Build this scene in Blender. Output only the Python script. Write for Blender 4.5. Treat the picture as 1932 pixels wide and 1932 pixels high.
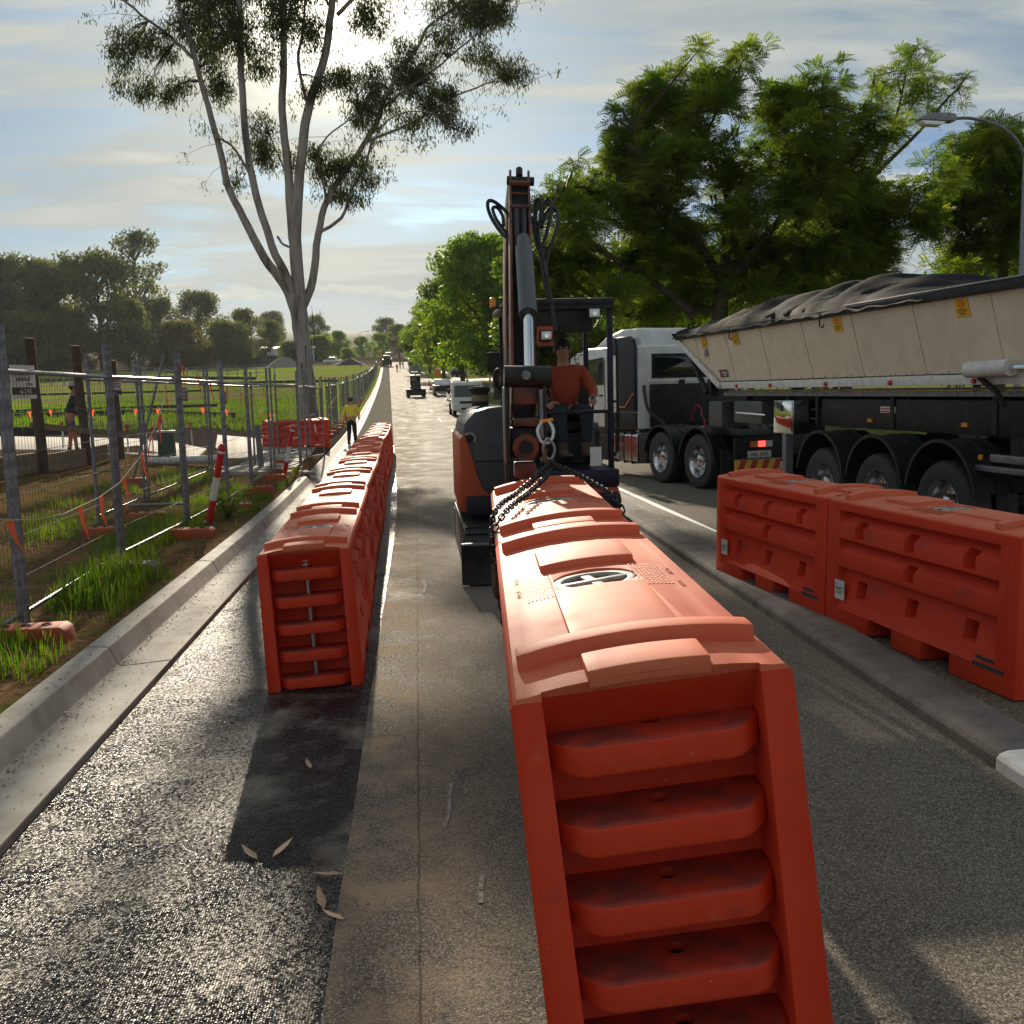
import bpy, bmesh, math, random
from mathutils import Vector, Matrix, noise as mnoise
R = math.radians
random.seed(7)
S = bpy.context.scene
C = S.collection
for o in list(bpy.data.objects):
    bpy.data.objects.remove(o, do_unlink=True)

# ------------------------------------------------------------------ camera
YAW, PITCH, ROLL = R(5.363), R(7.107), R(-1.5)
fw = Vector((math.sin(YAW)*math.cos(PITCH), math.cos(YAW)*math.cos(PITCH), -math.sin(PITCH)))
rt = Vector((math.cos(YAW), -math.sin(YAW), 0))
dn = fw.cross(rt)
rt2 = rt*math.cos(ROLL) - dn*math.sin(ROLL)
dn2 = dn*math.cos(ROLL) + rt*math.sin(ROLL)
cam = bpy.data.cameras.new('camera'); cam.sensor_width = 36; cam.lens = 36*1850/1932
cam.clip_start = .05; cam.clip_end = 4000
co = bpy.data.objects.new('camera', cam); C.objects.link(co)
co.matrix_world = Matrix(((rt2.x, -dn2.x, -fw.x, 0), (rt2.y, -dn2.y, -fw.y, 0), (rt2.z, -dn2.z, -fw.z, 1.9), (0, 0, 0, 1)))
S.camera = co

# ------------------------------------------------------------------ sky, sun, exposure
SUN_EL, SUN_AZ = R(20.8), R(-4.4)          # azimuth from +Y towards +X
sd = Vector((math.sin(SUN_AZ)*math.cos(SUN_EL), math.cos(SUN_AZ)*math.cos(SUN_EL), math.sin(SUN_EL)))
W = bpy.data.worlds.new('World'); S.world = W; W.use_nodes = True
wn, wl = W.node_tree.nodes, W.node_tree.links
wn.clear()
def N(nt, t, **k):
    n = nt.new(t)
    for a, b in k.items(): setattr(n, a, b)
    return n
def math_n(nt, lk, op, a, b=None, c=None, clamp=False):
    n = nt.new('ShaderNodeMath'); n.operation = op; n.use_clamp = clamp
    for i, v in enumerate((a, b, c)):
        if v is None: continue
        if isinstance(v, (int, float)): n.inputs[i].default_value = v
        else: lk.new(v, n.inputs[i])
    return n.outputs[0]
def mix_n(nt, lk, f, a, b, mode='MIX'):
    n = nt.new('ShaderNodeMix'); n.data_type = 'RGBA'; n.blend_type = mode
    for i, v in ((0, f), (6, a), (7, b)):
        if isinstance(v, (int, float)): n.inputs[i].default_value = v
        elif isinstance(v, tuple): n.inputs[i].default_value = (*v, 1)[:4]
        else: lk.new(v, n.inputs[i])
    return n.outputs[2]
def ramp_n(nt, lk, f, stops, interp='LINEAR'):
    n = nt.new('ShaderNodeValToRGB'); e = n.color_ramp.elements; n.color_ramp.interpolation = interp
    while len(e) < len(stops): e.new(.5)
    for x, (p, c) in zip(e, stops):
        x.position = p; x.color = (*c, 1) if isinstance(c, tuple) else (c, c, c, 1)
    lk.new(f, n.inputs[0]); return n.outputs[0]
sky = N(wn, 'ShaderNodeTexSky', sky_type='NISHITA', sun_disc=False, sun_elevation=SUN_EL, sun_rotation=SUN_AZ,
        altitude=50, air_density=1.0, dust_density=.9, ozone_density=1.6)
tc = N(wn, 'ShaderNodeTexCoord')
sep = N(wn, 'ShaderNodeSeparateXYZ'); wl.new(tc.outputs['Generated'], sep.inputs[0])
zz = math_n(wn, wl, 'MAXIMUM', sep.outputs[2], 0.0)
den = math_n(wn, wl, 'ADD', zz, .16)
cx = math_n(wn, wl, 'DIVIDE', sep.outputs[0], den); cy = math_n(wn, wl, 'DIVIDE', sep.outputs[1], den)
cmb = N(wn, 'ShaderNodeCombineXYZ'); wl.new(cx, cmb.inputs[0]); wl.new(cy, cmb.inputs[1])
mp = N(wn, 'ShaderNodeMapping'); wl.new(cmb.outputs[0], mp.inputs[0])
mp.inputs['Rotation'].default_value = (0, 0, R(-12)); mp.inputs['Scale'].default_value = (.8, 2.4, 1); mp.inputs['Location'].default_value = (3.1, 1.2, 0)
nz = N(wn, 'ShaderNodeTexNoise'); wl.new(mp.outputs[0], nz.inputs['Vector'])
nz.inputs['Scale'].default_value = 1.35; nz.inputs['Detail'].default_value = 8; nz.inputs['Roughness'].default_value = .56; nz.inputs['Distortion'].default_value = .7
mp2 = N(wn, 'ShaderNodeMapping'); wl.new(cmb.outputs[0], mp2.inputs[0])
mp2.inputs['Rotation'].default_value = (0, 0, R(9)); mp2.inputs['Scale'].default_value = (.9, 1.5, 1); mp2.inputs['Location'].default_value = (7.3, 0.4, 0)
nz2 = N(wn, 'ShaderNodeTexNoise'); wl.new(mp2.outputs[0], nz2.inputs['Vector'])
nz2.inputs['Scale'].default_value = .55; nz2.inputs['Detail'].default_value = 4; nz2.inputs['Roughness'].default_value = .5
csum = math_n(wn, wl, 'ADD', math_n(wn, wl, 'MULTIPLY', nz.outputs[0], .62), math_n(wn, wl, 'MULTIPLY', nz2.outputs[0], .62))
cover = ramp_n(wn, wl, csum, [(.47, 0.0), (.58, .62), (.68, 1.0)], 'EASE')
shade = ramp_n(wn, wl, nz.outputs[0], [(.36, 0.0), (.64, 1.0)])
vd = N(wn, 'ShaderNodeVectorMath', operation='DOT_PRODUCT'); wl.new(tc.outputs['Generated'], vd.inputs[0]); vd.inputs[1].default_value = sd
toward = math_n(wn, wl, 'POWER', math_n(wn, wl, 'MAXIMUM', vd.outputs['Value'], 0.0), 34.0)
near = math_n(wn, wl, 'POWER', math_n(wn, wl, 'MAXIMUM', vd.outputs['Value'], 0.0), 420.0)
cl_dark = mix_n(wn, wl, toward, (2.35, 2.95, 3.2), (3.9, 4.0, 3.5))
cl_lite = mix_n(wn, wl, toward, (4.5, 4.7, 4.4), (6.6, 6.2, 5.0))
cl = mix_n(wn, wl, shade, cl_dark, cl_lite)
cl = mix_n(wn, wl, near, cl, (30.0, 27.0, 22.0))
skyc = mix_n(wn, wl, 1.0, sky.outputs[0], (.27, .40, .56), 'MULTIPLY')
body = mix_n(wn, wl, math_n(wn, wl, 'MULTIPLY', cover, .96), skyc, cl)
# low bank of cumulus just above the far trees
el = sep.outputs[2]
cmb3 = N(wn, 'ShaderNodeCombineXYZ'); wl.new(sep.outputs[0], cmb3.inputs[0]); wl.new(math_n(wn, wl, 'MULTIPLY', el, 1.6), cmb3.inputs[1])
nz3 = N(wn, 'ShaderNodeTexNoise'); wl.new(cmb3.outputs[0], nz3.inputs['Vector'])
nz3.inputs['Scale'].default_value = 17; nz3.inputs['Detail'].default_value = 6; nz3.inputs['Roughness'].default_value = .55
edge = math_n(wn, wl, 'ADD', .072, math_n(wn, wl, 'MULTIPLY', nz3.outputs[0], .065))
dlt = math_n(wn, wl, 'SUBTRACT', edge, el)
bank = math_n(wn, wl, 'MULTIPLY', ramp_n(wn, wl, dlt, [(.0, 0.0), (.006, 1.0)]), .75)
rim = ramp_n(wn, wl, dlt, [(.0, (7.2, 6.7, 5.2)), (.012, (4.3, 4.6, 4.7)), (.05, (5.4, 5.2, 4.5))])
body = mix_n(wn, wl, bank, body, rim)
bg = N(wn, 'ShaderNodeBackground'); wl.new(body, bg.inputs[0]); bg.inputs[1].default_value = .088
wo = N(wn, 'ShaderNodeOutputWorld'); wl.new(bg.outputs[0], wo.inputs[0])
sl = bpy.data.lights.new('sun', 'SUN'); sl.energy = 5.0; sl.angle = R(.53); sl.color = (1, .87, .68)
so = bpy.data.objects.new('sun', sl); C.objects.link(so); so.rotation_euler = sd.to_track_quat('Z', 'Y').to_euler(); so.location = (0, 0, 30)
S.view_settings.view_transform = 'Standard'; S.view_settings.look = 'None'; S.view_settings.gamma = 1
S.view_settings.exposure = .52; S.view_settings.use_curve_mapping = False
S.render.engine = 'CYCLES'
S.cycles.max_bounces = 6; S.cycles.diffuse_bounces = 3; S.cycles.glossy_bounces = 3; S.cycles.transmission_bounces = 3; S.cycles.volume_bounces = 0

# ------------------------------------------------------------------ helpers
class MB:
    def __init__(s): s.v = []; s.f = []
    def add(s, v, f):
        k = len(s.v); s.v += [tuple(p) for p in v]; s.f += [tuple(i+k for i in q) for q in f]; return s
    def box(s, c, d, rz=0., rx=0., ry=0., top=(1, 1)):
        hx, hy, hz = d[0]/2, d[1]/2, d[2]/2
        M = Matrix.Rotation(rz, 3, 'Z') @ Matrix.Rotation(ry, 3, 'Y') @ Matrix.Rotation(rx, 3, 'X')
        p = [(-hx, -hy, -hz), (hx, -hy, -hz), (hx, hy, -hz), (-hx, hy, -hz), (-hx*top[0], -hy*top[1], hz), (hx*top[0], -hy*top[1], hz), (hx*top[0], hy*top[1], hz), (-hx*top[0], hy*top[1], hz)]
        return s.add([M @ Vector(q) + Vector(c) for q in p], [(3, 2, 1, 0), (4, 5, 6, 7), (0, 1, 5, 4), (1, 2, 6, 5), (2, 3, 7, 6), (3, 0, 4, 7)])
    def bb(s, x0, x1, y0, y1, z0, z1): return s.box(((x0+x1)/2, (y0+y1)/2, (z0+z1)/2), (abs(x1-x0), abs(y1-y0), abs(z1-z0)))
    def prism(s, poly, axis, lo, hi):
        def P(a, b, t): return (t, a, b) if axis == 'x' else ((a, t, b) if axis == 'y' else (a, b, t))
        n = len(poly)
        return s.add([P(a, b, lo) for a, b in poly]+[P(a, b, hi) for a, b in poly], [tuple(range(n)), tuple(range(2*n-1, n-1, -1))]+[(i, n+i, n+(i+1) % n, (i+1) % n) for i in range(n)])
    def tube(s, pts, r, n=8, caps=True):
        pts = [Vector(p) for p in pts]; m = len(pts)
        if isinstance(r, (int, float)): r = [r]*m
        up = None; rings = []
        for i in range(m):
            t = (pts[min(i+1, m-1)]-pts[max(i-1, 0)]).normalized()
            if up is None: up = t.orthogonal().normalized()
            u = (up - t*up.dot(t)); u = u.normalized() if u.length > 1e-6 else t.orthogonal().normalized(); up = u; w = t.cross(u)
            rings.append([pts[i]+(u*math.cos(2*math.pi*k/n)+w*math.sin(2*math.pi*k/n))*r[i] for k in range(n)])
        f = [(i*n+k, i*n+(k+1) % n, (i+1)*n+(k+1) % n, (i+1)*n+k) for i in range(m-1) for k in range(n)]
        if caps: f += [tuple(range(n-1, -1, -1)), tuple((m-1)*n+k for k in range(n))]
        return s.add([p for q in rings for p in q], f)
    def cyl(s, a, b, r, n=16): return s.tube([a, b], r, n)
    def lathe(s, prof, n, c=(0, 0, 0), ax='z', closed=False, cap0=True):
        c = Vector(c); vs = []
        for (r, h) in prof:
            for k in range(n):
                a = 2*math.pi*k/n; p = (r*math.cos(a), r*math.sin(a), h)
                if ax == 'x': p = (p[2], p[0], p[1])
                if ax == 'y': p = (p[0], p[2], p[1])
                vs.append(c+Vector(p))
        m = len(prof); f = [(i*n+k, i*n+(k+1) % n, (i+1)*n+(k+1) % n, (i+1)*n+k) for i in range(m-1) for k in range(n)]
        if closed: f += [((m-1)*n+k, (m-1)*n+(k+1) % n, (k+1) % n, k) for k in range(n)]
        else: f += ([tuple(range(n-1, -1, -1))] if cap0 else [])+[tuple((m-1)*n+k for k in range(n))]
        return s.add(vs, f)
    def ball(s, c, r, n=10):
        r = (r, r, r) if isinstance(r, (int, float)) else r
        m = max(4, n//2+1); vs = []; 
        for i in range(m+1):
            a = math.pi*i/m; rr = max(math.sin(a), .02)
            for k in range(n):
                b = 2*math.pi*k/n; vs.append((c[0]+r[0]*rr*math.cos(b), c[1]+r[1]*rr*math.sin(b), c[2]+r[2]*math.cos(a)))
        f = [(i*n+k, (i+1)*n+k, (i+1)*n+(k+1) % n, i*n+(k+1) % n) for i in range(m) for k in range(n)]
        return s.add(vs, f)
    def mesh(s, name, bevel=0, seg=2, smooth=35, recalc=True):
        me = bpy.data.meshes.new(name); me.from_pydata(s.v, [], s.f)
        if recalc or bevel:
            bm = bmesh.new(); bm.from_mesh(me)
            if recalc: bmesh.ops.recalc_face_normals(bm, faces=bm.faces)
            if bevel:
                es = [e for e in bm.edges if len(e.link_faces) == 2 and e.calc_face_angle(0) > R(32)]
                bmesh.ops.bevel(bm, geom=es, offset=bevel, segments=seg, affect='EDGES', profile=.6, clamp_overlap=True)
            bm.to_mesh(me); bm.free()
        if smooth:
            for p in me.polygons: p.use_smooth = True
            me.set_sharp_from_angle(angle=R(smooth))
        return me
    def build(s, name, mat, parent=None, bevel=0, seg=2, smooth=35, recalc=True):
        return link(s.mesh(name, bevel, seg, smooth, recalc), name, mat, parent)
def link(me, name, mat, parent=None):
    if mat is not None and not me.materials: me.materials.append(mat)
    o = bpy.data.objects.new(name, me); C.objects.link(o)
    if parent is not None: o.parent = parent
    return o
def tag(o, label=None, cat=None, group=None, kind=None):
    if label: o['label'] = label
    if cat: o['category'] = cat
    if group: o['group'] = group
    if kind: o['kind'] = kind
    return o
def thing(name, label, cat, loc=(0, 0, 0), rot=(0, 0, 0), group=None):
    o = bpy.data.objects.new(name, None); C.objects.link(o); o.empty_display_size = .1
    o.location = loc; o.rotation_euler = rot
    return tag(o, label, cat, group)
def copy_tree(o, parent=None):
    c = o.copy(); C.objects.link(c); c.parent = parent
    for ch in o.children: copy_tree(ch, c)
    return c
def dup(o, loc, rot, label=None, group=None, scale=None):
    c = copy_tree(o); c.location = loc; c.rotation_euler = rot
    if label: c['label'] = label
    if group: c['group'] = group
    if scale: c.scale = scale
    return c

# ------------------------------------------------------------------ materials
def mat(name, col, rough=.55, metal=0., col2=None, scale=6., lo=.4, hi=.6, bump=0., bscale=60., spec=.5, jitter=0., coat=0., detail=6, emit=0., coords='Object', speck=None, rvar=0., stretch=None):
    m = bpy.data.materials.new(name); m.use_nodes = True
    nt, lk = m.node_tree.nodes, m.node_tree.links
    b = nt['Principled BSDF']
    b.inputs['Base Color'].default_value = (*col, 1); b.inputs['Roughness'].default_value = rough; b.inputs['Metallic'].default_value = metal
    b.inputs['Specular IOR Level'].default_value = spec; b.inputs['Coat Weight'].default_value = coat
    t = nt.new('ShaderNodeTexCoord'); cs = None
    if col2 or bump or jitter or rvar or speck:
        cs = (*col, )
        if col2:
            n = nt.new('ShaderNodeTexNoise'); vec = t.outputs[coords]
            if stretch: mpx = nt.new('ShaderNodeMapping'); lk.new(vec, mpx.inputs[0]); mpx.inputs['Scale'].default_value = stretch; vec = mpx.outputs[0]
            lk.new(vec, n.inputs['Vector']); n.inputs['Scale'].default_value = scale; n.inputs['Detail'].default_value = detail; n.inputs['Roughness'].default_value = .6
            f = ramp_n(nt, lk, n.outputs[0], [(lo, 0.0), (hi, 1.0)])
            cs = mix_n(nt, lk, f, col, col2)
            if rvar:
                lk.new(math_n(nt, lk, 'ADD', math_n(nt, lk, 'MULTIPLY', f, rvar), rough), b.inputs['Roughness'])
        if speck:
            v = nt.new('ShaderNodeTexVoronoi'); lk.new(t.outputs[coords], v.inputs['Vector']); v.inputs['Scale'].default_value = speck[0]
            sp = nt.new('ShaderNodeSeparateColor'); lk.new(v.outputs['Color'], sp.inputs[0])
            cs = mix_n(nt, lk, ramp_n(nt, lk, sp.outputs[0], [(speck[2], 0.0), (min(1, speck[2]+.2), 1.0)]), cs, speck[1])
        if jitter:
            oi = nt.new('ShaderNodeObjectInfo')
            hs = nt.new('ShaderNodeHueSaturation')
            lk.new(math_n(nt, lk, 'ADD', math_n(nt, lk, 'MULTIPLY', oi.outputs['Random'], 2*jitter), 1-jitter), hs.inputs['Value'])
            if isinstance(cs, tuple): hs.inputs['Color'].default_value = (*cs, 1)
            else: lk.new(cs, hs.inputs['Color'])
            cs = hs.outputs[0]
        if not isinstance(cs, tuple): lk.new(cs, b.inputs['Base Color'])
        if bump:
            n2 = nt.new('ShaderNodeTexNoise'); lk.new(t.outputs[coords], n2.inputs['Vector']); n2.inputs['Scale'].default_value = bscale; n2.inputs['Detail'].default_value = 4
            bp = nt.new('ShaderNodeBump'); bp.inputs['Strength'].default_value = bump; bp.inputs['Distance'].default_value = .01; lk.new(n2.outputs[0], bp.inputs['Height']); lk.new(bp.outputs[0], b.inputs['Normal'])
    if emit:
        b.inputs['Emission Color'].default_value = (*col, 1); b.inputs['Emission Strength'].default_value = emit
    return m
def leaf_mat(name, col, col2, trans=.45, scale=.6, spec=.3, tcol=None):
    m = bpy.data.materials.new(name); m.use_nodes = True
    nt, lk = m.node_tree.nodes, m.node_tree.links; nt.clear()
    t = nt.new('ShaderNodeTexCoord'); n = nt.new('ShaderNodeTexNoise'); lk.new(t.outputs['Object'], n.inputs['Vector']); n.inputs['Scale'].default_value = scale; n.inputs['Detail'].default_value = 5
    c = mix_n(nt, lk, ramp_n(nt, lk, n.outputs[0], [(.36, 0.0), (.64, 1.0)]), col, col2)
    d = nt.new('ShaderNodeBsdfPrincipled'); lk.new(c, d.inputs['Base Color']); d.inputs['Roughness'].default_value = .5; d.inputs['Specular IOR Level'].default_value = spec
    tr = nt.new('ShaderNodeBsdfTranslucent'); lk.new(mix_n(nt, lk, 1.0, c, tcol or (1.6, 1.5, .55), 'MULTIPLY'), tr.inputs[0])
    mx = nt.new('ShaderNodeMixShader'); mx.inputs[0].default_value = trans; lk.new(d.outputs[0], mx.inputs[1]); lk.new(tr.outputs[0], mx.inputs[2])
    o = nt.new('ShaderNodeOutputMaterial'); lk.new(mx.outputs[0], o.inputs[0]); return m
M = {}
def plastic_mat():
    m = mat('orange_red_plastic', (.60, .036, .010), .54, spec=.30, col2=(.62, .056, .018), scale=3, lo=.35, hi=.7, bump=.06, bscale=230, rvar=.14)
    nt, lk = m.node_tree.nodes, m.node_tree.links; b = nt['Principled BSDF']; src = b.inputs['Base Color'].links[0].from_socket; t = nt.new('ShaderNodeTexCoord'); oi = nt.new('ShaderNodeObjectInfo')
    va = nt.new('ShaderNodeVectorMath'); va.operation = 'ADD'; lk.new(t.outputs['Object'], va.inputs[0]); cr = nt.new('ShaderNodeCombineXYZ'); lk.new(math_n(nt, lk, 'MULTIPLY', oi.outputs['Random'], 37.), cr.inputs[0]); lk.new(cr.outputs[0], va.inputs[1])
    def nz(sc, det, vec): n = nt.new('ShaderNodeTexNoise'); lk.new(vec, n.inputs['Vector']); n.inputs['Scale'].default_value = sc; n.inputs['Detail'].default_value = det; n.inputs['Roughness'].default_value = .62; return n.outputs[0]
    mp_ = nt.new('ShaderNodeMapping'); lk.new(va.outputs[0], mp_.inputs[0]); mp_.inputs['Scale'].default_value = (2.2, 1., 3.)
    c = mix_n(nt, lk, math_n(nt, lk, 'MULTIPLY', ramp_n(nt, lk, nz(2.6, 7, mp_.outputs[0]), [(.585, 0.0), (.72, 1.0)]), .6), src, (.14, .05, .045))       # tyre and rope scuffs
    c = mix_n(nt, lk, math_n(nt, lk, 'MULTIPLY', ramp_n(nt, lk, nz(9, 8, va.outputs[0]), [(.60, 0.0), (.82, 1.0)]), .4), c, (.60, .22, .13))              # chalky rubbed patches
    mp2_ = nt.new('ShaderNodeMapping'); lk.new(va.outputs[0], mp2_.inputs[0]); mp2_.inputs['Scale'].default_value = (1., .06, 1.); mp2_.inputs['Rotation'].default_value = (.2, .1, .5)
    c = mix_n(nt, lk, math_n(nt, lk, 'MULTIPLY', ramp_n(nt, lk, nz(60, 3, mp2_.outputs[0]), [(.70, 0.0), (.76, 1.0)]), .5), c, (.66, .28, .18))            # scratches
    hs = nt.new('ShaderNodeHueSaturation'); lk.new(c, hs.inputs['Color']); lk.new(math_n(nt, lk, 'ADD', math_n(nt, lk, 'MULTIPLY', oi.outputs['Random'], .14), .93), hs.inputs['Value']); lk.new(hs.outputs[0], b.inputs['Base Color']); return m
M['plastic'] = plastic_mat()
def lug_mat():       # ledge tops darkened: rubbed grime plus contact shade painted into the colour
    m = M['plastic'].copy(); m.name = 'grime_and_shade_lug_plastic'; nt, lk = m.node_tree.nodes, m.node_tree.links; b = nt['Principled BSDF']; src = b.inputs['Base Color'].links[0].from_socket
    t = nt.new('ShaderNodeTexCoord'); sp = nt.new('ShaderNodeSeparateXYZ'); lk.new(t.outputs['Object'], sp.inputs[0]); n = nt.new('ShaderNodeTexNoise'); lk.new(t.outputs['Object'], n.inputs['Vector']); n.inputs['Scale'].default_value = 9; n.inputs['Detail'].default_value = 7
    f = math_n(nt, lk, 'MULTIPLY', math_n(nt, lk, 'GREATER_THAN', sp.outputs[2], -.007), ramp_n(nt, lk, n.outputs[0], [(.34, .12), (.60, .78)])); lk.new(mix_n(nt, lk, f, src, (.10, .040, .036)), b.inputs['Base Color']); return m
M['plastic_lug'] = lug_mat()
def faded(z0):       # tops lightened: chalky fade, with sunlit sheen painted into the colour
    m = M['plastic'].copy(); m.name = 'faded_and_sunlit_plastic'; nt, lk = m.node_tree.nodes, m.node_tree.links; b = nt['Principled BSDF']; src = b.inputs['Base Color'].links[0].from_socket
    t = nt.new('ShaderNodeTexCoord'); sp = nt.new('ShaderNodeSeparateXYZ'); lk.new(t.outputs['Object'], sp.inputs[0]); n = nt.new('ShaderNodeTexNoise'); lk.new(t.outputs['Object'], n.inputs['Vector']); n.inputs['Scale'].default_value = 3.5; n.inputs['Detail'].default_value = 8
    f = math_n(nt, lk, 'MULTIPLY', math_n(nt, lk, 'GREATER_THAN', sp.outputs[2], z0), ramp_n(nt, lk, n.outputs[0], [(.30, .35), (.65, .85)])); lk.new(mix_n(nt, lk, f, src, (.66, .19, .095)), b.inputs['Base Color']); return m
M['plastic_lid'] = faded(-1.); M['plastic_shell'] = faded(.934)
M['plastic_text'] = mat('moulded_letter_orange', (.50, .10, .03), .5)
M['hole'] = mat('dark_hole', (.012, .011, .011), .8)
M['grey_cap'] = mat('grey_cap_plastic', (.42, .44, .40), .5, col2=(.3, .31, .28), scale=30)
M['galv'] = mat('galvanised_steel', (.26, .27, .30), .42, .75, col2=(.16, .165, .185), scale=25, lo=.35, hi=.65, jitter=.1)
M['galv_dark'] = mat('weathered_steel_post', (.27, .28, .31), .5, .5, col2=(.15, .155, .175), scale=22, jitter=.12)
M['wire'] = mat('fence_wire', (.10, .10, .11), .5, .5)
M['steel'] = mat('zinc_steel', (.5, .5, .5), .3, .9)
M['concrete'] = mat('kerb_concrete', (.36, .34, .30), .8, col2=(.22, .195, .16), scale=3.2, lo=.42, hi=.72, detail=10, bump=.25, bscale=180, jitter=.05)
M['concrete_pale'] = mat('slab_concrete', (.42, .38, .31), .8, col2=(.36, .32, .26), scale=2, bump=.2, bscale=120)
M['concrete_dark'] = mat('dark_kerb_concrete', (.19, .165, .145), .85, col2=(.095, .085, .076), scale=4, lo=.35, hi=.65, bump=.5, bscale=140, jitter=.1, speck=(160, (.22, .20, .17), .8))  # darker, blotched and speckled concrete for the median kerb
M['white_paint'] = mat('road_paint_white', (.72, .72, .70), .6, col2=(.5, .49, .46), scale=9, lo=.5, hi=.75, bump=.2, bscale=200)
M['timber'] = mat('weathered_timber', (.10, .062, .035), .85, col2=(.055, .035, .022), scale=14, bump=.6, bscale=30)
M['sleeper'] = mat('grey_timber_sleeper', (.27, .21, .13), .85, col2=(.17, .13, .085), scale=9, bump=.5, bscale=30)
M['bark'] = mat('smooth_gum_bark', (.31, .285, .27), .85, col2=(.10, .082, .07), scale=1.6, lo=.46, hi=.66, bump=.6, bscale=9, stretch=(1.6, 1.6, .22), detail=9)
M['bark_dark'] = mat('dark_bark', (.085, .065, .045), .9, col2=(.045, .035, .026), scale=3, bump=.8, bscale=12)
M['block_orange'] = mat('orange_block', (.50, .10, .028), .7, col2=(.36, .085, .035), scale=6, bump=.2, bscale=60, jitter=.12)
M['block_grey'] = mat('grey_concrete_block', (.24, .21, .20), .85, col2=(.16, .14, .135), scale=8, bump=.4, bscale=60)
M['flag'] = leaf_mat('orange_flag', (.85, .17, .08), (.80, .13, .05), .62, tcol=(1.15, 1.1, 1.0))
M['rope'] = mat('rope', (.55, .50, .40), .8)
M['black_rubber'] = mat('black_rubber', (.018, .018, .02), .6, col2=(.03, .03, .032), scale=12, bump=.3, bscale=80)
M['black'] = mat('satin_black_paint', (.012, .012, .014), .5, col2=(.026, .025, .024), scale=9, spec=.28)
M['charcoal'] = mat('charcoal_body_panel', (.055, .065, .075), .42, col2=(.075, .085, .09), scale=3, bump=.04, bscale=90)
M['kub_orange'] = mat('machine_orange_paint', (.44, .075, .018), .42, col2=(.30, .05, .015), scale=4, lo=.45, hi=.7, bump=.05)
M['navy'] = mat('dark_blue_black_paint', (.010, .013, .028), .42, spec=.3)
M['chrome'] = mat('chrome', (.75, .77, .8), .08, 1.)
M['alloy'] = mat('polished_alloy', (.62, .63, .65), .18, 1., col2=(.4, .4, .42), scale=7)
M['glass'] = mat('dark_tinted_glass', (.012, .016, .018), .05, spec=.8)
M['white_body'] = mat('white_truck_paint', (.70, .71, .70), .3, coat=.4, col2=(.58, .59, .58), scale=3)
M['cream'] = mat('cream_tipper_panel', (.80, .70, .55), .45, col2=(.68, .60, .47), scale=5, lo=.35, hi=.7, bump=.06, bscale=240)
M['tarp'] = mat('black_tarpaulin', (.008, .008, .009), .8, col2=(.03, .026, .021), scale=3, lo=.55, hi=.8, bump=.6, bscale=9, spec=.12)
M['tarp_dust'] = mat('dusty_tarpaulin', (.35, .29, .21), .6, col2=(.05, .045, .04), scale=5, lo=.4, hi=.55)
M['red_lens'] = mat('red_lens', (.6, .02, .015), .25, spec=.7)
M['red_lit'] = mat('lit_tail_lamp', (1., .06, .04), .3, emit=2.2)
M['amber'] = mat('amber_lens', (.75, .26, .02), .3)
M['lamp_glass'] = mat('lamp_glass', (.75, .78, .8), .15, .2)
M['yellow'] = mat('sign_yellow', (.80, .45, .02), .5)
M['red'] = mat('reflective_red', (.50, .016, .016), .4)
M['white'] = mat('matt_white', (.74, .74, .72), .5, col2=(.6, .6, .58), scale=9)
M['green_box'] = mat('pillar_green', (.018, .06, .035), .5)
M['sign_dark'] = mat('sign_charcoal', (.05, .05, .06), .5)
M['skin'] = mat('skin', (.42, .22, .15), .55)
M['skin_tan'] = mat('sunburnt_skin', (.36, .14, .09), .55)
M['hair'] = mat('dark_hair', (.02, .014, .01), .7)
M['boom'] = mat('dark_boom_paint', (.17, .036, .014), .5, col2=(.035, .02, .015), scale=7, lo=.42, hi=.6)  # darker orange with near-black blotches, for boom and linkage
M['shirt_orange'] = mat('orange_work_shirt', (.40, .062, .022), .85, col2=(.30, .045, .018), scale=9, bump=.5, bscale=14)
M['shirt_yellow'] = mat('yellow_hi_vis_shirt', (.70, .60, .06), .8)
M['navy_cloth'] = mat('navy_cloth', (.016, .02, .032), .9, bump=.5, bscale=14)
M['dark_shirt'] = mat('dark_shirt', (.035, .037, .045), .9)
M['grey_cloth'] = mat('grey_shorts', (.10, .095, .10), .9)
M['felt'] = mat('felt_hat', (.36, .30, .25), .85)
M['boots'] = mat('work_boots', (.09, .055, .03), .8)
M['leaf_jac'] = leaf_mat('jacaranda_leaf', (.042, .10, .018), (.125, .17, .028), .64, 1.0, tcol=(1.9, 1.75, .6))
M['leaf_gum'] = leaf_mat('gum_leaf', (.05, .07, .03), (.085, .105, .038), .42, 1.2, tcol=(1.3, 1.2, .6))
M['leaf_far'] = leaf_mat('bush_leaf', (.075, .105, .035), (.13, .15, .045), .5, .25, tcol=(1.5, 1.4, .6))
M['leaf_far2'] = leaf_mat('olive_bush_leaf', (.085, .09, .036), (.14, .13, .05), .48, .25, tcol=(1.4, 1.25, .6))
M['leaf_bright'] = leaf_mat('bright_leaf', (.06, .14, .02), (.15, .22, .03), .58, 1., tcol=(1.9, 1.75, .6))
M['grass'] = leaf_mat('grass_blade', (.070, .15, .014), (.13, .20, .025), .5, 1.5)
M['dry_grass'] = leaf_mat('dry_grass_blade', (.30, .23, .09), (.22, .20, .06), .4, 1.5, tcol=(1.1, 1.0, .7))
M['chalk'] = mat('rubbed_chalk', (.34, .33, .31), .9, col2=(.17, .155, .13), scale=40, lo=.4, hi=.6)
M['litter'] = mat('gutter_litter', (.12, .085, .05), .9, col2=(.25, .18, .11), scale=3)
M['dead_leaf'] = mat('dead_leaf', (.55, .42, .28), .7, col2=(.38, .2, .08), scale=3, jitter=.3)
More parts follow.
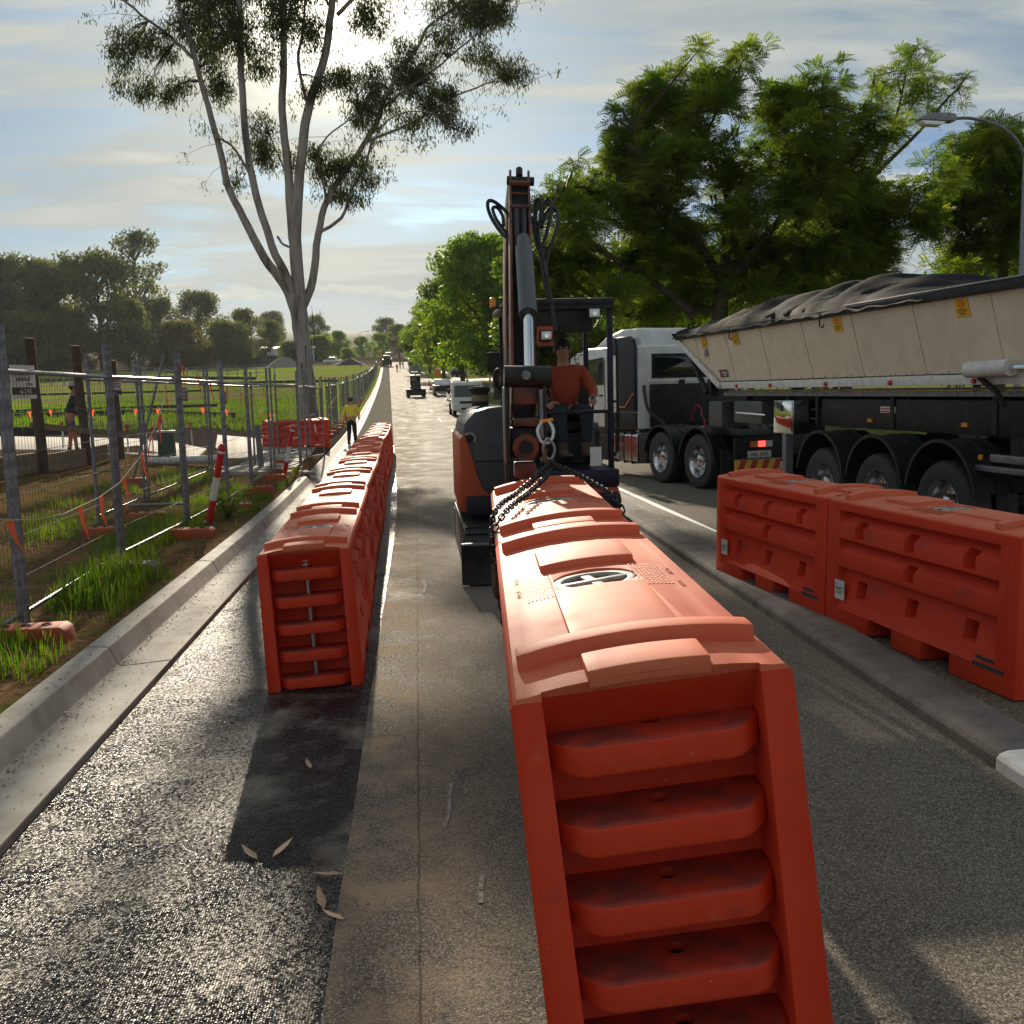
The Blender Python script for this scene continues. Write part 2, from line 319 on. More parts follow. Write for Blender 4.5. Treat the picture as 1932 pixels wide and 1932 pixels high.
M['stone'] = mat('loose_aggregate', (.16, .15, .14), .35, spec=.6, jitter=0)
M['dark_soil'] = mat('dark_soil', (.055, .042, .032), .95, col2=(.035, .027, .022), scale=2, bump=1, bscale=6)
M['grey_gravel'] = mat('grey_gravel', (.22, .21, .19), .95, col2=(.16, .15, .14), scale=3, bump=.6, bscale=10)
M['shed'] = mat('shed_cladding', (.38, .43, .48), .5)
M['blue_truck'] = mat('pale_blue_truck_paint', (.22, .30, .36), .35, coat=.3)
M['machine_grey'] = mat('machine_dark_green', (.035, .05, .045), .5)
M['dirt_wall'] = mat('low_wall_dark', (.035, .033, .035), .9)

# ------------------------------------------------------------------ lie of the land
PROF = [(-100, 0), (35, 0), (56, .3), (75, .8), (100, 1.5), (150, 3.2), (200, 5.4), (250, 8.2), (300, 11), (400, 17), (1200, 55)]
def lerp_tab(tab, x):
    if x <= tab[0][0]: return tab[0][1]
    for (a, b), (c, d) in zip(tab, tab[1:]):
        if x <= c: return b+(d-b)*(x-a)/(c-a)
    return tab[-1][1]
def prof(Y): return sum(lerp_tab(PROF, Y+d) for d in (-8, -4, 0, 4, 8))/5
def bend(Y):
    t = Y-12
    return 0. if t < 0 else (-.026*t*t/16 if t < 8 else -.026*(t-4))
def redge(Y): return lerp_tab([(20, 9.6), (50, 6.8)], Y)
def T(X, Y):
    xr = X-bend(Y); z = prof(Y)
    if xr < -2.44: return z+.09+min(.45, max(0, (-4.2-xr)*.12))
    if xr > redge(Y)+.05: return z+.10
    return z
def fn(x, y, s=1.): return mnoise.noise(Vector((x*s, y*s, 3.7)))
def stations(a, b):
    ys = []; y = a
    while y < b:
        ys.append(y); y += .6 if y < 20 else (1.5 if y < 60 else (5 if y < 300 else 30))
    return ys+[b]
def struct(o): o['kind'] = 'structure'; return o
def strip(name, m, xl, xr, y0, y1, zl=0., zr=0., cols=2, skirt_l=0, skirt_r=0, follow=True):
    """ground strip following the road; xl/xr are offsets from the road's bend (numbers or functions of Y)"""
    b = MB(); ys = stations(y0, y1); n = cols+1
    fx = lambda q, y: q(y) if callable(q) else q
    rows = []
    for y in ys:
        bx = bend(y) if follow else 0
        row = [(bx+fx(xl, y)+(fx(xr, y)-fx(xl, y))*k/cols, y, prof(y)+fx(zl, y)+(fx(zr, y)-fx(zl, y))*k/cols) for k in range(n)]
        if skirt_l: row = [(row[0][0], y, row[0][2]-skirt_l)]+row
        if skirt_r: row = row+[(row[-1][0], y, row[-1][2]-skirt_r)]
        rows.append(row)
    k = len(rows[0])
    b.add([p for r_ in rows for p in r_], [(i*k+j, i*k+j+1, (i+1)*k+j+1, (i+1)*k+j) for i in range(len(rows)-1) for j in range(k-1)])
    o = b.build(name, m, smooth=30, recalc=False); return struct(o)

def ground_material():
    m = bpy.data.materials.new('site_ground'); m.use_nodes = True
    nt, lk = m.node_tree.nodes, m.node_tree.links; b = nt['Principled BSDF']; b.inputs['Roughness'].default_value = 1.; b.inputs['Specular IOR Level'].default_value = .0
    t = nt.new('ShaderNodeTexCoord'); sp = nt.new('ShaderNodeSeparateXYZ'); lk.new(t.outputs['Object'], sp.inputs[0]); X, Y = sp.outputs[0], sp.outputs[1]
    def nz(scale, detail=5, vec=None, rough=.6):
        n = nt.new('ShaderNodeTexNoise'); lk.new(vec or t.outputs['Object'], n.inputs['Vector']); n.inputs['Scale'].default_value = scale; n.inputs['Detail'].default_value = detail; n.inputs['Roughness'].default_value = rough; return n.outputs[0]
    def smooth(v, a, c):
        n = nt.new('ShaderNodeMapRange'); n.interpolation_type = 'SMOOTHSTEP'; lk.new(v, n.inputs[0]); n.inputs[1].default_value = a; n.inputs[2].default_value = c; return n.outputs[0]
    n1, n2, n3 = nz(.35), nz(2.2), nz(14, 4)
    Yn = math_n(nt, lk, 'ADD', Y, math_n(nt, lk, 'MULTIPLY', math_n(nt, lk, 'SUBTRACT', n1, .5), 14.))
    mpg = nt.new('ShaderNodeMapping'); lk.new(t.outputs['Object'], mpg.inputs[0]); mpg.inputs['Scale'].default_value = (.012, .075, 1)
    band = nz(1., 4, mpg.outputs[0])
    green = mix_n(nt, lk, ramp_n(nt, lk, n2, [(.38, 0.0), (.62, 1.0)]), (.15, .26, .012), (.23, .31, .02))
    tan = mix_n(nt, lk, ramp_n(nt, lk, n2, [(.4, 0.0), (.6, 1.0)]), (.26, .20, .11), (.18, .15, .085))
    field = mix_n(nt, lk, ramp_n(nt, lk, band, [(.43, 0.0), (.55, .9)]), green, tan)
    soil = mix_n(nt, lk, ramp_n(nt, lk, n3, [(.35, 0.0), (.65, 1.0)]), (.095, .052, .028), (.20, .12, .07))
    soil = mix_n(nt, lk, ramp_n(nt, lk, n2, [(.44, 0.0), (.66, .8)]), soil, (.055, .085, .014))
    dark = mix_n(nt, lk, ramp_n(nt, lk, n3, [(.4, 0.0), (.7, 1.0)]), (.050, .040, .034), (.10, .085, .072))
    c = mix_n(nt, lk, smooth(Yn, 27, 31), soil, dark)
    c = mix_n(nt, lk, smooth(Yn, 47, 52), c, field)
    far = mix_n(nt, lk, smooth(Yn, 255, 275), c, (.10, .085, .06))
    # right-hand verge
    verge = mix_n(nt, lk, ramp_n(nt, lk, n2, [(.42, 0.0), (.6, 1.0)]), (.09, .14, .022), (.22, .18, .10))
    c = mix_n(nt, lk, smooth(X, 4.4, 4.6), far, verge)
    lk.new(c, b.inputs['Base Color'])
    bp = nt.new('ShaderNodeBump'); bp.inputs['Strength'].default_value = .9; bp.inputs['Distance'].default_value = .06; lk.new(nz(9, 8), bp.inputs['Height']); lk.new(bp.outputs[0], b.inputs['Normal'])
    return m
def asphalt(name, base, base2, stone, rough, vor, bump, dist, dust=None, wet=None, line=False, spec=.5, stone_t=.7, blotch=.9, facet=0.):
    m = bpy.data.materials.new(name); m.use_nodes = True
    nt, lk = m.node_tree.nodes, m.node_tree.links; b = nt['Principled BSDF']; b.inputs['Specular IOR Level'].default_value = spec
    t = nt.new('ShaderNodeTexCoord'); P = t.outputs['Object']; sp = nt.new('ShaderNodeSeparateXYZ'); lk.new(P, sp.inputs[0])
    def nz(scale, detail=5, rough_=.6):
        n = nt.new('ShaderNodeTexNoise'); lk.new(P, n.inputs['Vector']); n.inputs['Scale'].default_value = scale; n.inputs['Detail'].default_value = detail; n.inputs['Roughness'].default_value = rough_; return n.outputs[0]
    v = nt.new('ShaderNodeTexVoronoi'); lk.new(P, v.inputs['Vector']); v.inputs['Scale'].default_value = vor; v.inputs['Randomness'].default_value = 1
    sc = nt.new('ShaderNodeSeparateColor'); lk.new(v.outputs['Color'], sc.inputs[0])
    nb = nz(blotch, 6)
    c = mix_n(nt, lk, ramp_n(nt, lk, nb, [(.35, 0.0), (.65, 1.0)]), base, base2)
    c = mix_n(nt, lk, ramp_n(nt, lk, sc.outputs[0], [(stone_t, 0.0), (min(1., stone_t+.15), .85)]), c, stone)
    c = mix_n(nt, lk, math_n(nt, lk, 'MULTIPLY', ramp_n(nt, lk, v.outputs['Distance'], [(.45, 0.0), (.8, 1.0)]), .6), c, (.012, .011, .010))
    rg = math_n(nt, lk, 'ADD', rough, math_n(nt, lk, 'MULTIPLY', math_n(nt, lk, 'SUBTRACT', nb, .5), .5))
    if dust:
        dn_ = ramp_n(nt, lk, nz(dust[1], 7, .68), [(dust[2], 0.0), (dust[3], 1.0)])
        if len(dust) > 4:
            mr = nt.new('ShaderNodeMapRange'); mr.interpolation_type = 'SMOOTHSTEP'; lk.new(sp.outputs[0], mr.inputs[0]); mr.inputs[1].default_value = dust[5]; mr.inputs[2].default_value = dust[4]
            mr2 = nt.new('ShaderNodeMapRange'); mr2.interpolation_type = 'SMOOTHSTEP'; lk.new(sp.outputs[1], mr2.inputs[0]); mr2.inputs[1].default_value = 24; mr2.inputs[2].default_value = 40; mr2.inputs[3].default_value = 0; mr2.inputs[4].default_value = .35
            dn_ = math_n(nt, lk, 'MULTIPLY', math_n(nt, lk, 'ADD', math_n(nt, lk, 'MAXIMUM', mr.outputs[0], mr2.outputs[0]), .10), dn_)
        c = mix_n(nt, lk, dn_, c, dust[0]); rg = math_n(nt, lk, 'ADD', rg, math_n(nt, lk, 'MULTIPLY', dn_, .25))
    if line:      # sawn joint along the lane and a few transverse cracks
        wob = math_n(nt, lk, 'MULTIPLY', math_n(nt, lk, 'SUBTRACT', nz(6, 3), .5), .03)
        dx = math_n(nt, lk, 'ABSOLUTE', math_n(nt, lk, 'ADD', math_n(nt, lk, 'SUBTRACT', sp.outputs[0], -.06), wob))
        k = math_n(nt, lk, 'MULTIPLY', math_n(nt, lk, 'LESS_THAN', dx, .0045), .7)
        k = math_n(nt, lk, 'MULTIPLY', k, math_n(nt, lk, 'LESS_THAN', sp.outputs[1], 26.))
        v2 = nt.new('ShaderNodeTexVoronoi'); v2.feature = 'DISTANCE_TO_EDGE'; mpv = nt.new('ShaderNodeMapping'); lk.new(P, mpv.inputs[0]); mpv.inputs['Scale'].default_value = (.16, .22, .2)
        wv = nt.new('ShaderNodeVectorMath'); wv.operation = 'ADD'; lk.new(mpv.outputs[0], wv.inputs[0])
        nv = nt.new('ShaderNodeTexNoise'); lk.new(P, nv.inputs['Vector']); nv.inputs['Scale'].default_value = 1.3; nv.inputs['Detail'].default_value = 6
        sv = nt.new('ShaderNodeVectorMath'); sv.operation = 'SCALE'; lk.new(nv.outputs['Color'], sv.inputs[0]); sv.inputs['Scale'].default_value = .16; lk.new(sv.outputs[0], wv.inputs[1])
        lk.new(wv.outputs[0], v2.inputs['Vector']); v2.inputs['Scale'].default_value = 1.
        k2 = math_n(nt, lk, 'MULTIPLY', math_n(nt, lk, 'LESS_THAN', v2.outputs[0], .0006), .6)
        c = mix_n(nt, lk, math_n(nt, lk, 'MULTIPLY', math_n(nt, lk, 'MAXIMUM', k, k2), .75), c, (.02, .018, .016))
    lk.new(c, b.inputs['Base Color']); lk.new(math_n(nt, lk, 'MAXIMUM', rg, .12), b.inputs['Roughness'])
    inv = math_n(nt, lk, 'SUBTRACT', 1., v.outputs['Distance'])
    hh = math_n(nt, lk, 'ADD', inv, math_n(nt, lk, 'MULTIPLY', nz(vor*.35, 5), 1.2))
    hh = math_n(nt, lk, 'ADD', hh, math_n(nt, lk, 'MULTIPLY', sc.outputs[1], .5))
    bp = nt.new('ShaderNodeBump'); bp.inputs['Strength'].default_value = bump; bp.inputs['Distance'].default_value = dist; lk.new(hh, bp.inputs['Height'])
    if facet:       # each chip of stone lies at its own angle, so the sun glints off some and not others
        ma = nt.new('ShaderNodeVectorMath'); ma.operation = 'MULTIPLY_ADD'; lk.new(v.outputs['Color'], ma.inputs[0]); ma.inputs[1].default_value = (facet, facet, facet*.3); ma.inputs[2].default_value = (-facet*.5, -facet*.5, -facet*.15)
        va = nt.new('ShaderNodeVectorMath'); va.operation = 'ADD'; lk.new(ma.outputs[0], va.inputs[0]); lk.new(bp.outputs[0], va.inputs[1]); vn = nt.new('ShaderNodeVectorMath'); vn.operation = 'NORMALIZE'; lk.new(va.outputs[0], vn.inputs[0]); lk.new(vn.outputs[0], b.inputs['Normal'])
    else: lk.new(bp.outputs[0], b.inputs['Normal'])
    return m
M['ground'] = ground_material()
M['old_asphalt'] = asphalt('worn_asphalt', (.145, .132, .112), (.20, .178, .148), (.38, .335, .27), .66, 150, .5, .004, dust=((.34, .27, .19), 2.6, .42, .66, -.3, .5), line=True, stone_t=.66, spec=.015, facet=.4)
M['new_asphalt'] = asphalt('fresh_wet_asphalt', (.006, .006, .007), (.013, .012, .011), (.16, .15, .135), .31, 105, .7, .006, dust=((.24, .215, .17), 1.7, .49, .70), spec=.26, stone_t=.93, blotch=1.1, facet=1.15)
M['base_course'] = asphalt('pale_base_course', (.27, .25, .205), (.22, .20, .165), (.34, .31, .25), .9, 60, .5, .010, spec=.0)
M['right_asphalt'] = asphalt('median_aggregate', (.10, .085, .06), (.14, .115, .08), (.26, .21, .14), .7, 60, .8, .012)

# ground sheet
cols = [-420, -300, -220, -160, -120, -95, -75, -60, -48, -40, -34, -29, -25, -22, -19, -16.5, -14.5, -13, -11.5, -10, -9, -8, -7, -6.2, -5.6, -5.1, -4.7, -4.4, -4.1, -3.8, -3.5, -3.2, -2.95, -2.7, -2.49, -2.40]
ys = [-40, -20, -8]+stations(-2, 300)+[320, 350, 400, 480, 600, 800, 1100]
g = MB(); rows = []
for y in ys:
    re_ = redge(y); row = []
    for k, c in enumerate(cols+[re_-.02, re_+.12, re_+.6, re_+1.5, re_+3, re_+5, re_+8, re_+13, re_+20, re_+35, re_+60, re_+110, re_+220, re_+400]):
        x = c+bend(y)*(1 if abs(c) < 40 else 40/abs(c)); under = -2.43 < c < re_+.05
        z = prof(y)-.35 if under else T(x, y)
        if c < -3: z += .05*fn(x, y, .45)+.025*fn(x, y, 1.9)
        row.append((x, y, z))
    rows.append(row)
k = len(rows[0]); g.add([p for r_ in rows for p in r_], [(i*k+j, i*k+j+1, (i+1)*k+j+1, (i+1)*k+j) for i in range(len(rows)-1) for j in range(k-1)])
struct(g.build('ground', M['ground'], smooth=60, recalc=False))

# carriageway, fresh lane, pale base course beyond it
strip('road', M['old_asphalt'], lambda y: -.36+.008*fn(0, y, 2.2), lambda y: redge(y)-.02, -6, 300, 0, 0, cols=6, skirt_l=.2)
strip('fresh_asphalt_lane', M['new_asphalt'], -1.94, -.30, -6, 36, -.085, -.032, cols=3)
strip('base_course_lane', M['base_course'], -1.94, -.30, 36, 262, -.06, -.02, cols=3)
# edge line of the far carriageway and the faint lane line this side
strip('edge_line', M['white_paint'], lambda y: 3.72-.05*(y-15)*0, lambda y: 3.84, 10.5, 21.5, .005, .005, cols=1)
for a, b_ in ((30.5, 33.5), (42, 45), (54, 57), (66, 69)):
    strip('lane_line', M['white_paint'], 2.25, 2.35, a, b_, .005, .005, cols=1)
strip('edge_line', M['white_paint'], 4.6, 4.7, 34, 110, .005, .005, cols=1)

# left kerb and gutter: cast pieces with open joints
kerb = struct(bpy.data.objects.new('kerb_and_gutter', None)); C.objects.link(kerb)
def kerb_piece(y0, y1, prof_xz, name, m, parent, bev=.012, top=0):
    b = MB(); n = len(prof_xz); st = max(1, int((y1-y0)/1.5)); vs = []
    for i in range(st+1):
        y = y0+(y1-y0)*i/st
        for (x, z) in prof_xz: vs.append((x+bend(y), y, z+prof(y)))
    f = [(i*n+j, i*n+(j+1) % n, (i+1)*n+(j+1) % n, (i+1)*n+j) for i in range(st) for j in range(n)]+[tuple(range(n-1, -1, -1)), tuple(st*n+j for j in range(n))]
    b.add(vs, f); return b.build(name, m, parent, bevel=bev, smooth=0)
KP = [(-1.90, -.17), (-1.90, -.035), (-2.245, -.062), (-2.275, -.05), (-2.34, .085), (-2.49, .098), (-2.51, .08), (-2.51, -.17)]
yj = [-3.9, -.15, 3.6, 7.35, 11.1, 14.85, 18.6, 22.3]
for a, b_ in zip(yj, yj[1:]): kerb_piece(a+.005, b_-.005, KP, 'kerb_segment', M['concrete'], kerb)
LP = [(-1.90, -.17), (-1.90, -.035), (-2.235, -.06), (-2.30, -.03), (-2.42, .03), (-2.51, .04), (-2.51, -.17)]
y = 22.31
while y < 250:
    L_ = 4.3 if y < 60 else 16; kerb_piece(y+.005, min(y+L_, 262)-.005, LP, 'kerb_segment', M['concrete'], kerb, bev=.01); y += L_

# median: dark kerb stones round an aggregate infill, one stone painted white
md = struct(bpy.data.objects.new('median', None)); C.objects.link(md)
def mx(y): return 2.66+.019*y
for i in range(-2, 10):
    y0 = 4.35+1.2*i; y1 = y0+1.2; b = MB(); vs = []
    PR = [(.0, -.12), (.0, .058), (.018, .082), (.06, .096), (.20, .10), (.34, .10), (.34, -.12)]
    for y in (y0+.0025, y1-.0025):
        for (x, z) in PR: vs.append((mx(y)+x, y, z))
    n = len(PR); b.add(vs, [(j, (j+1) % n, n+(j+1) % n, n+j) for j in range(n)]+[tuple(range(n-1, -1, -1)), tuple(n+j for j in range(n))])
    b.build('kerb_stone', M['white_paint'] if i < 0 else M['concrete_dark'], md, bevel=.006, smooth=0)
b = MB()
q = [(mx(2.0)+.335, 2.0), (4.0, 2.0), (3.66, 12.0), (3.5, 17.0), (mx(16.3)+.335, 17.0)]
b.add([(x, y, .07) for x, y in q]+[(x, y, -.1) for x, y in q], [tuple(range(5))]+[(j, j+5, (j+1) % 5+5, (j+1) % 5) for j in range(5)])
b.build('median_infill', M['right_asphalt'], md, smooth=0)

# concrete paths and slabs on the site, footpath on the right
def slab(name, poly, h=.03, m='concrete_pale', th=.12):
    b = MB(); n = len(poly); top = [(x, y, T(x, y)+h) for x, y in poly]; b.add(top+[(x, y, z-th-.1) for x, y, z in top], [tuple(range(n)), tuple(range(2*n-1, n-1, -1))]+[(i, n+i, n+(i+1) % n, (i+1) % n) for i in range(n)])
    return struct(b.build(name, M[m], bevel=.01))
slab('concrete_path', [(-24, 36.5), (-24, 45), (-12, 36), (-9.2, 33.6), (-7.6, 32), (-6.4, 30.6), (-6.0, 27.6), (-7.0, 26.4), (-9, 27.6), (-12, 29.3)], .05)
slab('concrete_slab', [(-7.4, 37.4), (-5.2, 37.6), (-3.4, 33.9), (-3.3, 28.4), (-5.2, 27.6), (-6.3, 31.4)], .06)
slab('driveway', [(-3.0, 23.4), (-3.35, 32.4), (-4.6, 32.6), (-4.7, 23.6)], .035)
strip('footpath', M['concrete_pale'], lambda y: redge(y)+3.2, lambda y: redge(y)+4.6, 12, 260, .13, .13, cols=1)
slab('side_driveway', [(bend(150)+redge(150)+.2, 146), (bend(150)+redge(150)+14, 150), (bend(160)+redge(160)+14, 164), (bend(160)+redge(160)+.2, 160)], .03)

# ------------------------------------------------------------------ water-filled road barriers
def mesh_eval(o):
    dg = bpy.context.evaluated_depsgraph_get(); me = bpy.data.meshes.new_from_object(o.evaluated_get(dg)); return me
def boolean(me, cut, op='DIFFERENCE'):
    a = bpy.data.objects.new('tmp_a', me); b = bpy.data.objects.new('tmp_b', cut); C.objects.link(a); C.objects.link(b)
    md_ = a.modifiers.new('b', 'BOOLEAN'); md_.object = b; md_.operation = op; md_.solver = 'EXACT'; md_.use_self = True
    bpy.context.view_layer.update(); r_ = mesh_eval(a)
    bpy.data.objects.remove(a); bpy.data.objects.remove(b); return r_
def finish(me, bev, seg=2, ang=30):
    bm = bmesh.new(); bm.from_mesh(me); bmesh.ops.remove_doubles(bm, verts=bm.verts, dist=.0006)
    bmesh.ops.dissolve_limit(bm, angle_limit=R(1.5), verts=bm.verts, edges=bm.edges); bm.to_mesh(me); bm.free()
    o = bpy.data.objects.new('tmp', me); C.objects.link(o); md_ = o.modifiers.new('bev', 'BEVEL'); md_.width = bev; md_.segments = seg; md_.limit_method = 'ANGLE'; md_.angle_limit = R(ang); md_.use_clamp_overlap = True; md_.harden_normals = False
    bpy.context.view_layer.update(); r_ = mesh_eval(o); bpy.data.objects.remove(o)
    for p in r_.polygons: p.use_smooth = True
    r_.set_sharp_from_angle(angle=R(50)); return r_
BL = 2.0
def arch(x): return .970-.024*(x/.25)**2
def barrier_meshes():
    out = [(-.30, 0), (.30, 0), (.30, .10), (.287, .925), (.272, .945)]+[(x, arch(x)) for x in (.25, .17, .09, 0, -.09, -.17, -.25)]+[(-.272, .945), (-.287, .925), (-.30, .10)]
    body = MB().prism(out, 'y', .004, BL-.004).mesh('b', smooth=0)
    cut = MB()
    for s in (-1, 1):       # two stepped shelves and a set-back lower panel along each side
        def pr(pts): cut.prism([(s*x, z) for x, z in pts], 'y', .165, BL-.165)
        pr([(.33, .872), (.205, .862), (.205, .838), (.279, .765), (.33, .765)])
        pr([(.33, .662), (.215, .652), (.215, .632), (.283, .555), (.33, .555)])
        pr([(.33, .452), (.245, .442), (.245, .40), (.2975, .13), (.33, .13)])
        for yy in (.42, 1.0, 1.58): cut.bb(s*.20, s*.34, yy-.055, yy+.055, .675, .80)
        cut.bb(s*.21, s*.34, .945, 1.055, .47, .59)
        for yy in (.42, 1.0, 1.58): cut.bb(s*.15, s*.34, yy-.058, yy+.058, .235, .365)
    for yy in (.70, 1.30): cut.bb(-.4, .4, yy-.14, yy+.14, -.05, .125)
    cut.bb(-.16, .16, -.1, .16, -.05, .05); cut.bb(-.16, .16, BL-.16, BL+.1, -.05, .05)
    for e, (a, b_) in enumerate(((-.05, .105), (BL-.105, BL+.05))):    # end pockets that hold the hinge lugs
        yy = lambda q: q if e == 0 else BL-q
        cut.prism([(yy(-.05), .972), (yy(.003), .966), (yy(.05), .90), (yy(.115), .80), (yy(.15), .74), (yy(.15), .004), (yy(-.05), .004)], 'x', -.222, .222)
    c2 = MB(); c2.lathe([(.128, .70), (.128, 1.1)], 32, (0, .98, 0))
    me = boolean(body, cut.mesh('c', smooth=0)); me = boolean(me, c2.mesh('c2', smooth=0))
    shell = finish(me, .0075, 2)
    # hinge lugs, each with its pin hole
    lugs = []
    plan = [(-.225, .25), (-.225, .085), (-.217, .062), (-.175, .012), (-.15, .0), (.15, .0), (.175, .012), (.217, .062), (.225, .085), (.225, .25)]
    for e in (0, 1):
        lg = MB().prism([(x, y if e == 0 else -y) for x, y in plan], 'z', -.078, 0).mesh('lug', smooth=0)
        pin = MB().lathe([(.023, -.2), (.023, .2)], 18, (0, .10 if e == 0 else -.10, 0)).mesh('pin', smooth=0)
        me = boolean(finish(lg, .013, 3, 25), pin)
        for p_ in me.polygons: p_.use_smooth = True
        me.set_sharp_from_angle(angle=R(40))
        for i in range(5): lugs.append((me, (0, 0 if e == 0 else BL, .826-.183*i)))
    # ribs, pads and lips on the lid
    def slab_arch(x0, x1, y0, y1, h0, h1, n=8):
        xs = [x0+(x1-x0)*k/n for k in range(n+1)]
        return MB().prism([(x, arch(x)+h0) for x in xs]+[(x, arch(x)+h1) for x in reversed(xs)], 'y', y0, y1).mesh('lid', bevel=.007, seg=2)
    rib = slab_arch(-.262, .262, -.036, .036, -.02, .042); lip = slab_arch(-.125, .125, -.072, .064, -.02, .022)
    lid = [('rib', rib, .22), ('rib', rib, 1.78), ('lip', lip, .076), ('lip', lip, BL-.076), ('pad', slab_arch(-.15, .15, -.16, .16, -.02, .026), 1.34), ('tray', slab_arch(-.13, .13, -.267, .267, -.02, .012), .567)]
    return shell, lugs, lid
SHELL, LUGS, LID = barrier_meshes()
cap = MB(); cap.lathe([(.100, .945), (.122, .945), (.122, .962), (.100, .962)], 28, (0, .98, 0), closed=True)
cap.box((0, .98, .955), (.215, .022, .014), rz=R(12)).box((0, .98, .9505), (.03, .215, .014), rz=R(12))
CAP = cap.mesh('filler_cap', bevel=.003)
WELL = MB().lathe([(.127, .72), (.127, .725)], 24, (0, .98, 0)).mesh('filler_opening_shade')  # black disc standing in for the shade down inside the filler
def text_mesh(lines, size, ex=.0012, align='LEFT', sp=1.):
    cu = bpy.data.curves.new('t', 'FONT'); cu.body = lines; cu.size = size; cu.extrude = ex; cu.align_x = align; cu.space_line = sp; cu.resolution_u = 3
    o = bpy.data.objects.new('t', cu); C.objects.link(o); bpy.context.view_layer.update(); me = mesh_eval(o); bpy.data.objects.remove(o); return me
def join_meshes(parts):
    b = MB()
    for me, mtx in parts: b.add([mtx @ v.co for v in me.vertices], [tuple(p.vertices) for p in me.polygons])
    return b
def letter_block():
    b = MB(); rnd = random.Random(4)
    big = text_mesh('MASH', .034); warn = text_mesh('WARNING', .016)
    for s in (-1, 1):
        rot = Matrix.Rotation(R(90)*s, 4, 'Z')
        def put(me, x, y): b.add(*[(lambda v, f: ([Matrix.Translation((0, 0, arch(x)+.0016)) @ (Matrix.Translation((x, y, 0)) @ rot @ q) for q in v], f))([q.co for q in me.vertices], [tuple(p.vertices) for p in me.polygons])][0])
        put(big, s*.235, .98-s*.02); put(warn, s*.235, .98-s*.20)
        for k in range(8):           # lines of small moulded print, too fine to read
            x = s*(.205-.011*k) if k < 5 else s*(.15-.013*(k-5)); y0 = .98-.17+.006*rnd.random(); y = y0
            while y < .98+.16-.03*rnd.random():
                w = rnd.uniform(.012, .035); b.box((x, y+w/2, arch(x)+.0006), (.006, w, .0024)); y += w+.007
    return b.mesh('moulded_lettering', smooth=0)
LETTER = letter_block()
smart = join_meshes([(text_mesh('smart', .040, .0008), Matrix.Translation((.004, .070, .0016))), (text_mesh('))', .02, .0008), Matrix.Translation((.02, .105, .0016)) @ Matrix.Rotation(R(90), 4, 'Z'))]).box((.058, .058, .0014), (.105, .004, .002)).box((.05, .046, .0014), (.085, .003, .002)).box((.045, .038, .0014), (.07, .003, .002)).mesh('sticker_print', smooth=0)
STICK = MB().box((.058, .07, 0), (.125, .145, .002)).mesh('sticker', smooth=0)
HOLE = MB().lathe([(.0228, -.024), (.0228, -.02)], 16, (0, .10, 0)).mesh('pin_hole_shade')  # black disc painted in for the shade inside a pin hole
def road_barrier(label, loc, rot, group=None, cap_on=True, letters=True, pin=False, stickers=(), holes=False):
    t = thing('road_barrier', label, 'barrier', loc, rot, group)
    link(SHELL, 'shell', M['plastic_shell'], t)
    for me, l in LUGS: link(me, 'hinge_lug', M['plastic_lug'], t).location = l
    if holes:
        for ch in [c for c in t.children if c.location.y < .5 and c.name.startswith('hinge_lug')]: link(HOLE, 'pin_hole_shade', M['hole'], ch)
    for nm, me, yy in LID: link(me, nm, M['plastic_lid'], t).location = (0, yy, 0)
    t.scale = (1.055, 1.055, 1)
    link(WELL, 'filler_opening_shade', M['hole'], t)
    if cap_on: link(CAP, 'filler_cap', M['grey_cap'], t)
    if letters: link(LETTER, 'moulded_lettering', M['plastic_text'], t)['kind'] = 'stuff'
    if pin: link(PIN, 'hinge_pin', M['steel'], t)
    for (y, z) in stickers:
        k = link(STICK, 'sticker', M['white'], t); k.location = (-.3015, y, z); k.rotation_euler = (R(90), 0, R(-90))
        pz = link(smart, 'sticker_print', M['sign_dark'], k)
    return t
PIN = MB().cyl((0, .10, .012), (0, .10, .87), .0165, 14).lathe([(.032, .832), (.036, .836), (.036, .846), (.02, .848), (.02, .862), (.034, .864), (.034, .873), (.012, .88)], 18, (0, .10, 0)).mesh('hinge_pin')
# row of barriers standing along the fresh lane
y = 6.45
rowx = [(6, -.727), (12, -.845), (16, -.875), (21, -1.0), (26, -1.0), (34, -1.14)]
RG = 'barrier row along the fresh lane'
for i in range(12):
    x0 = lerp_tab(rowx, y)+(.0, .004, -.006, .008, 0, -.01, .012, .0, .01, -.01, .012, 0)[i]; x1 = lerp_tab(rowx, y+2.12)
    z = -.058+prof(y)
    lab = 'orange road barrier with steel hinge pin in its open end, heading the row' if i == 0 else ('orange road barrier at the far end of the row, next to the worker' if i == 11 else 'orange road barrier standing %s in the row, counted from the steel pin' % ('', 'second', 'third', 'fourth', 'fifth', 'sixth', 'seventh', 'eighth', 'ninth', 'tenth', 'eleventh', '')[i])
    road_barrier(lab, (x0, y, z), (0, R(-2.4), math.atan2(-(x1-x0), 2.12)), RG, pin=(i == 0), letters=i < 5)
    y += 2.122
# the pair hung from the excavator
nb = road_barrier('orange road barrier hanging free on chains with its ribbed end facing out', (.569, 1.967, .341), (R(.17), R(-5.97), R(-3.77)), 'barrier pair lifted by the excavator', holes=True)
d2 = Matrix.Rotation(R(-3.77), 3, 'Z') @ Vector((0, 2.122, 0))
road_barrier('orange road barrier with chains slung round it beside the excavator', (.569+d2.x, 1.967+d2.y, .347), (R(.17), R(-5.97), R(-3.77)), 'barrier pair lifted by the excavator')
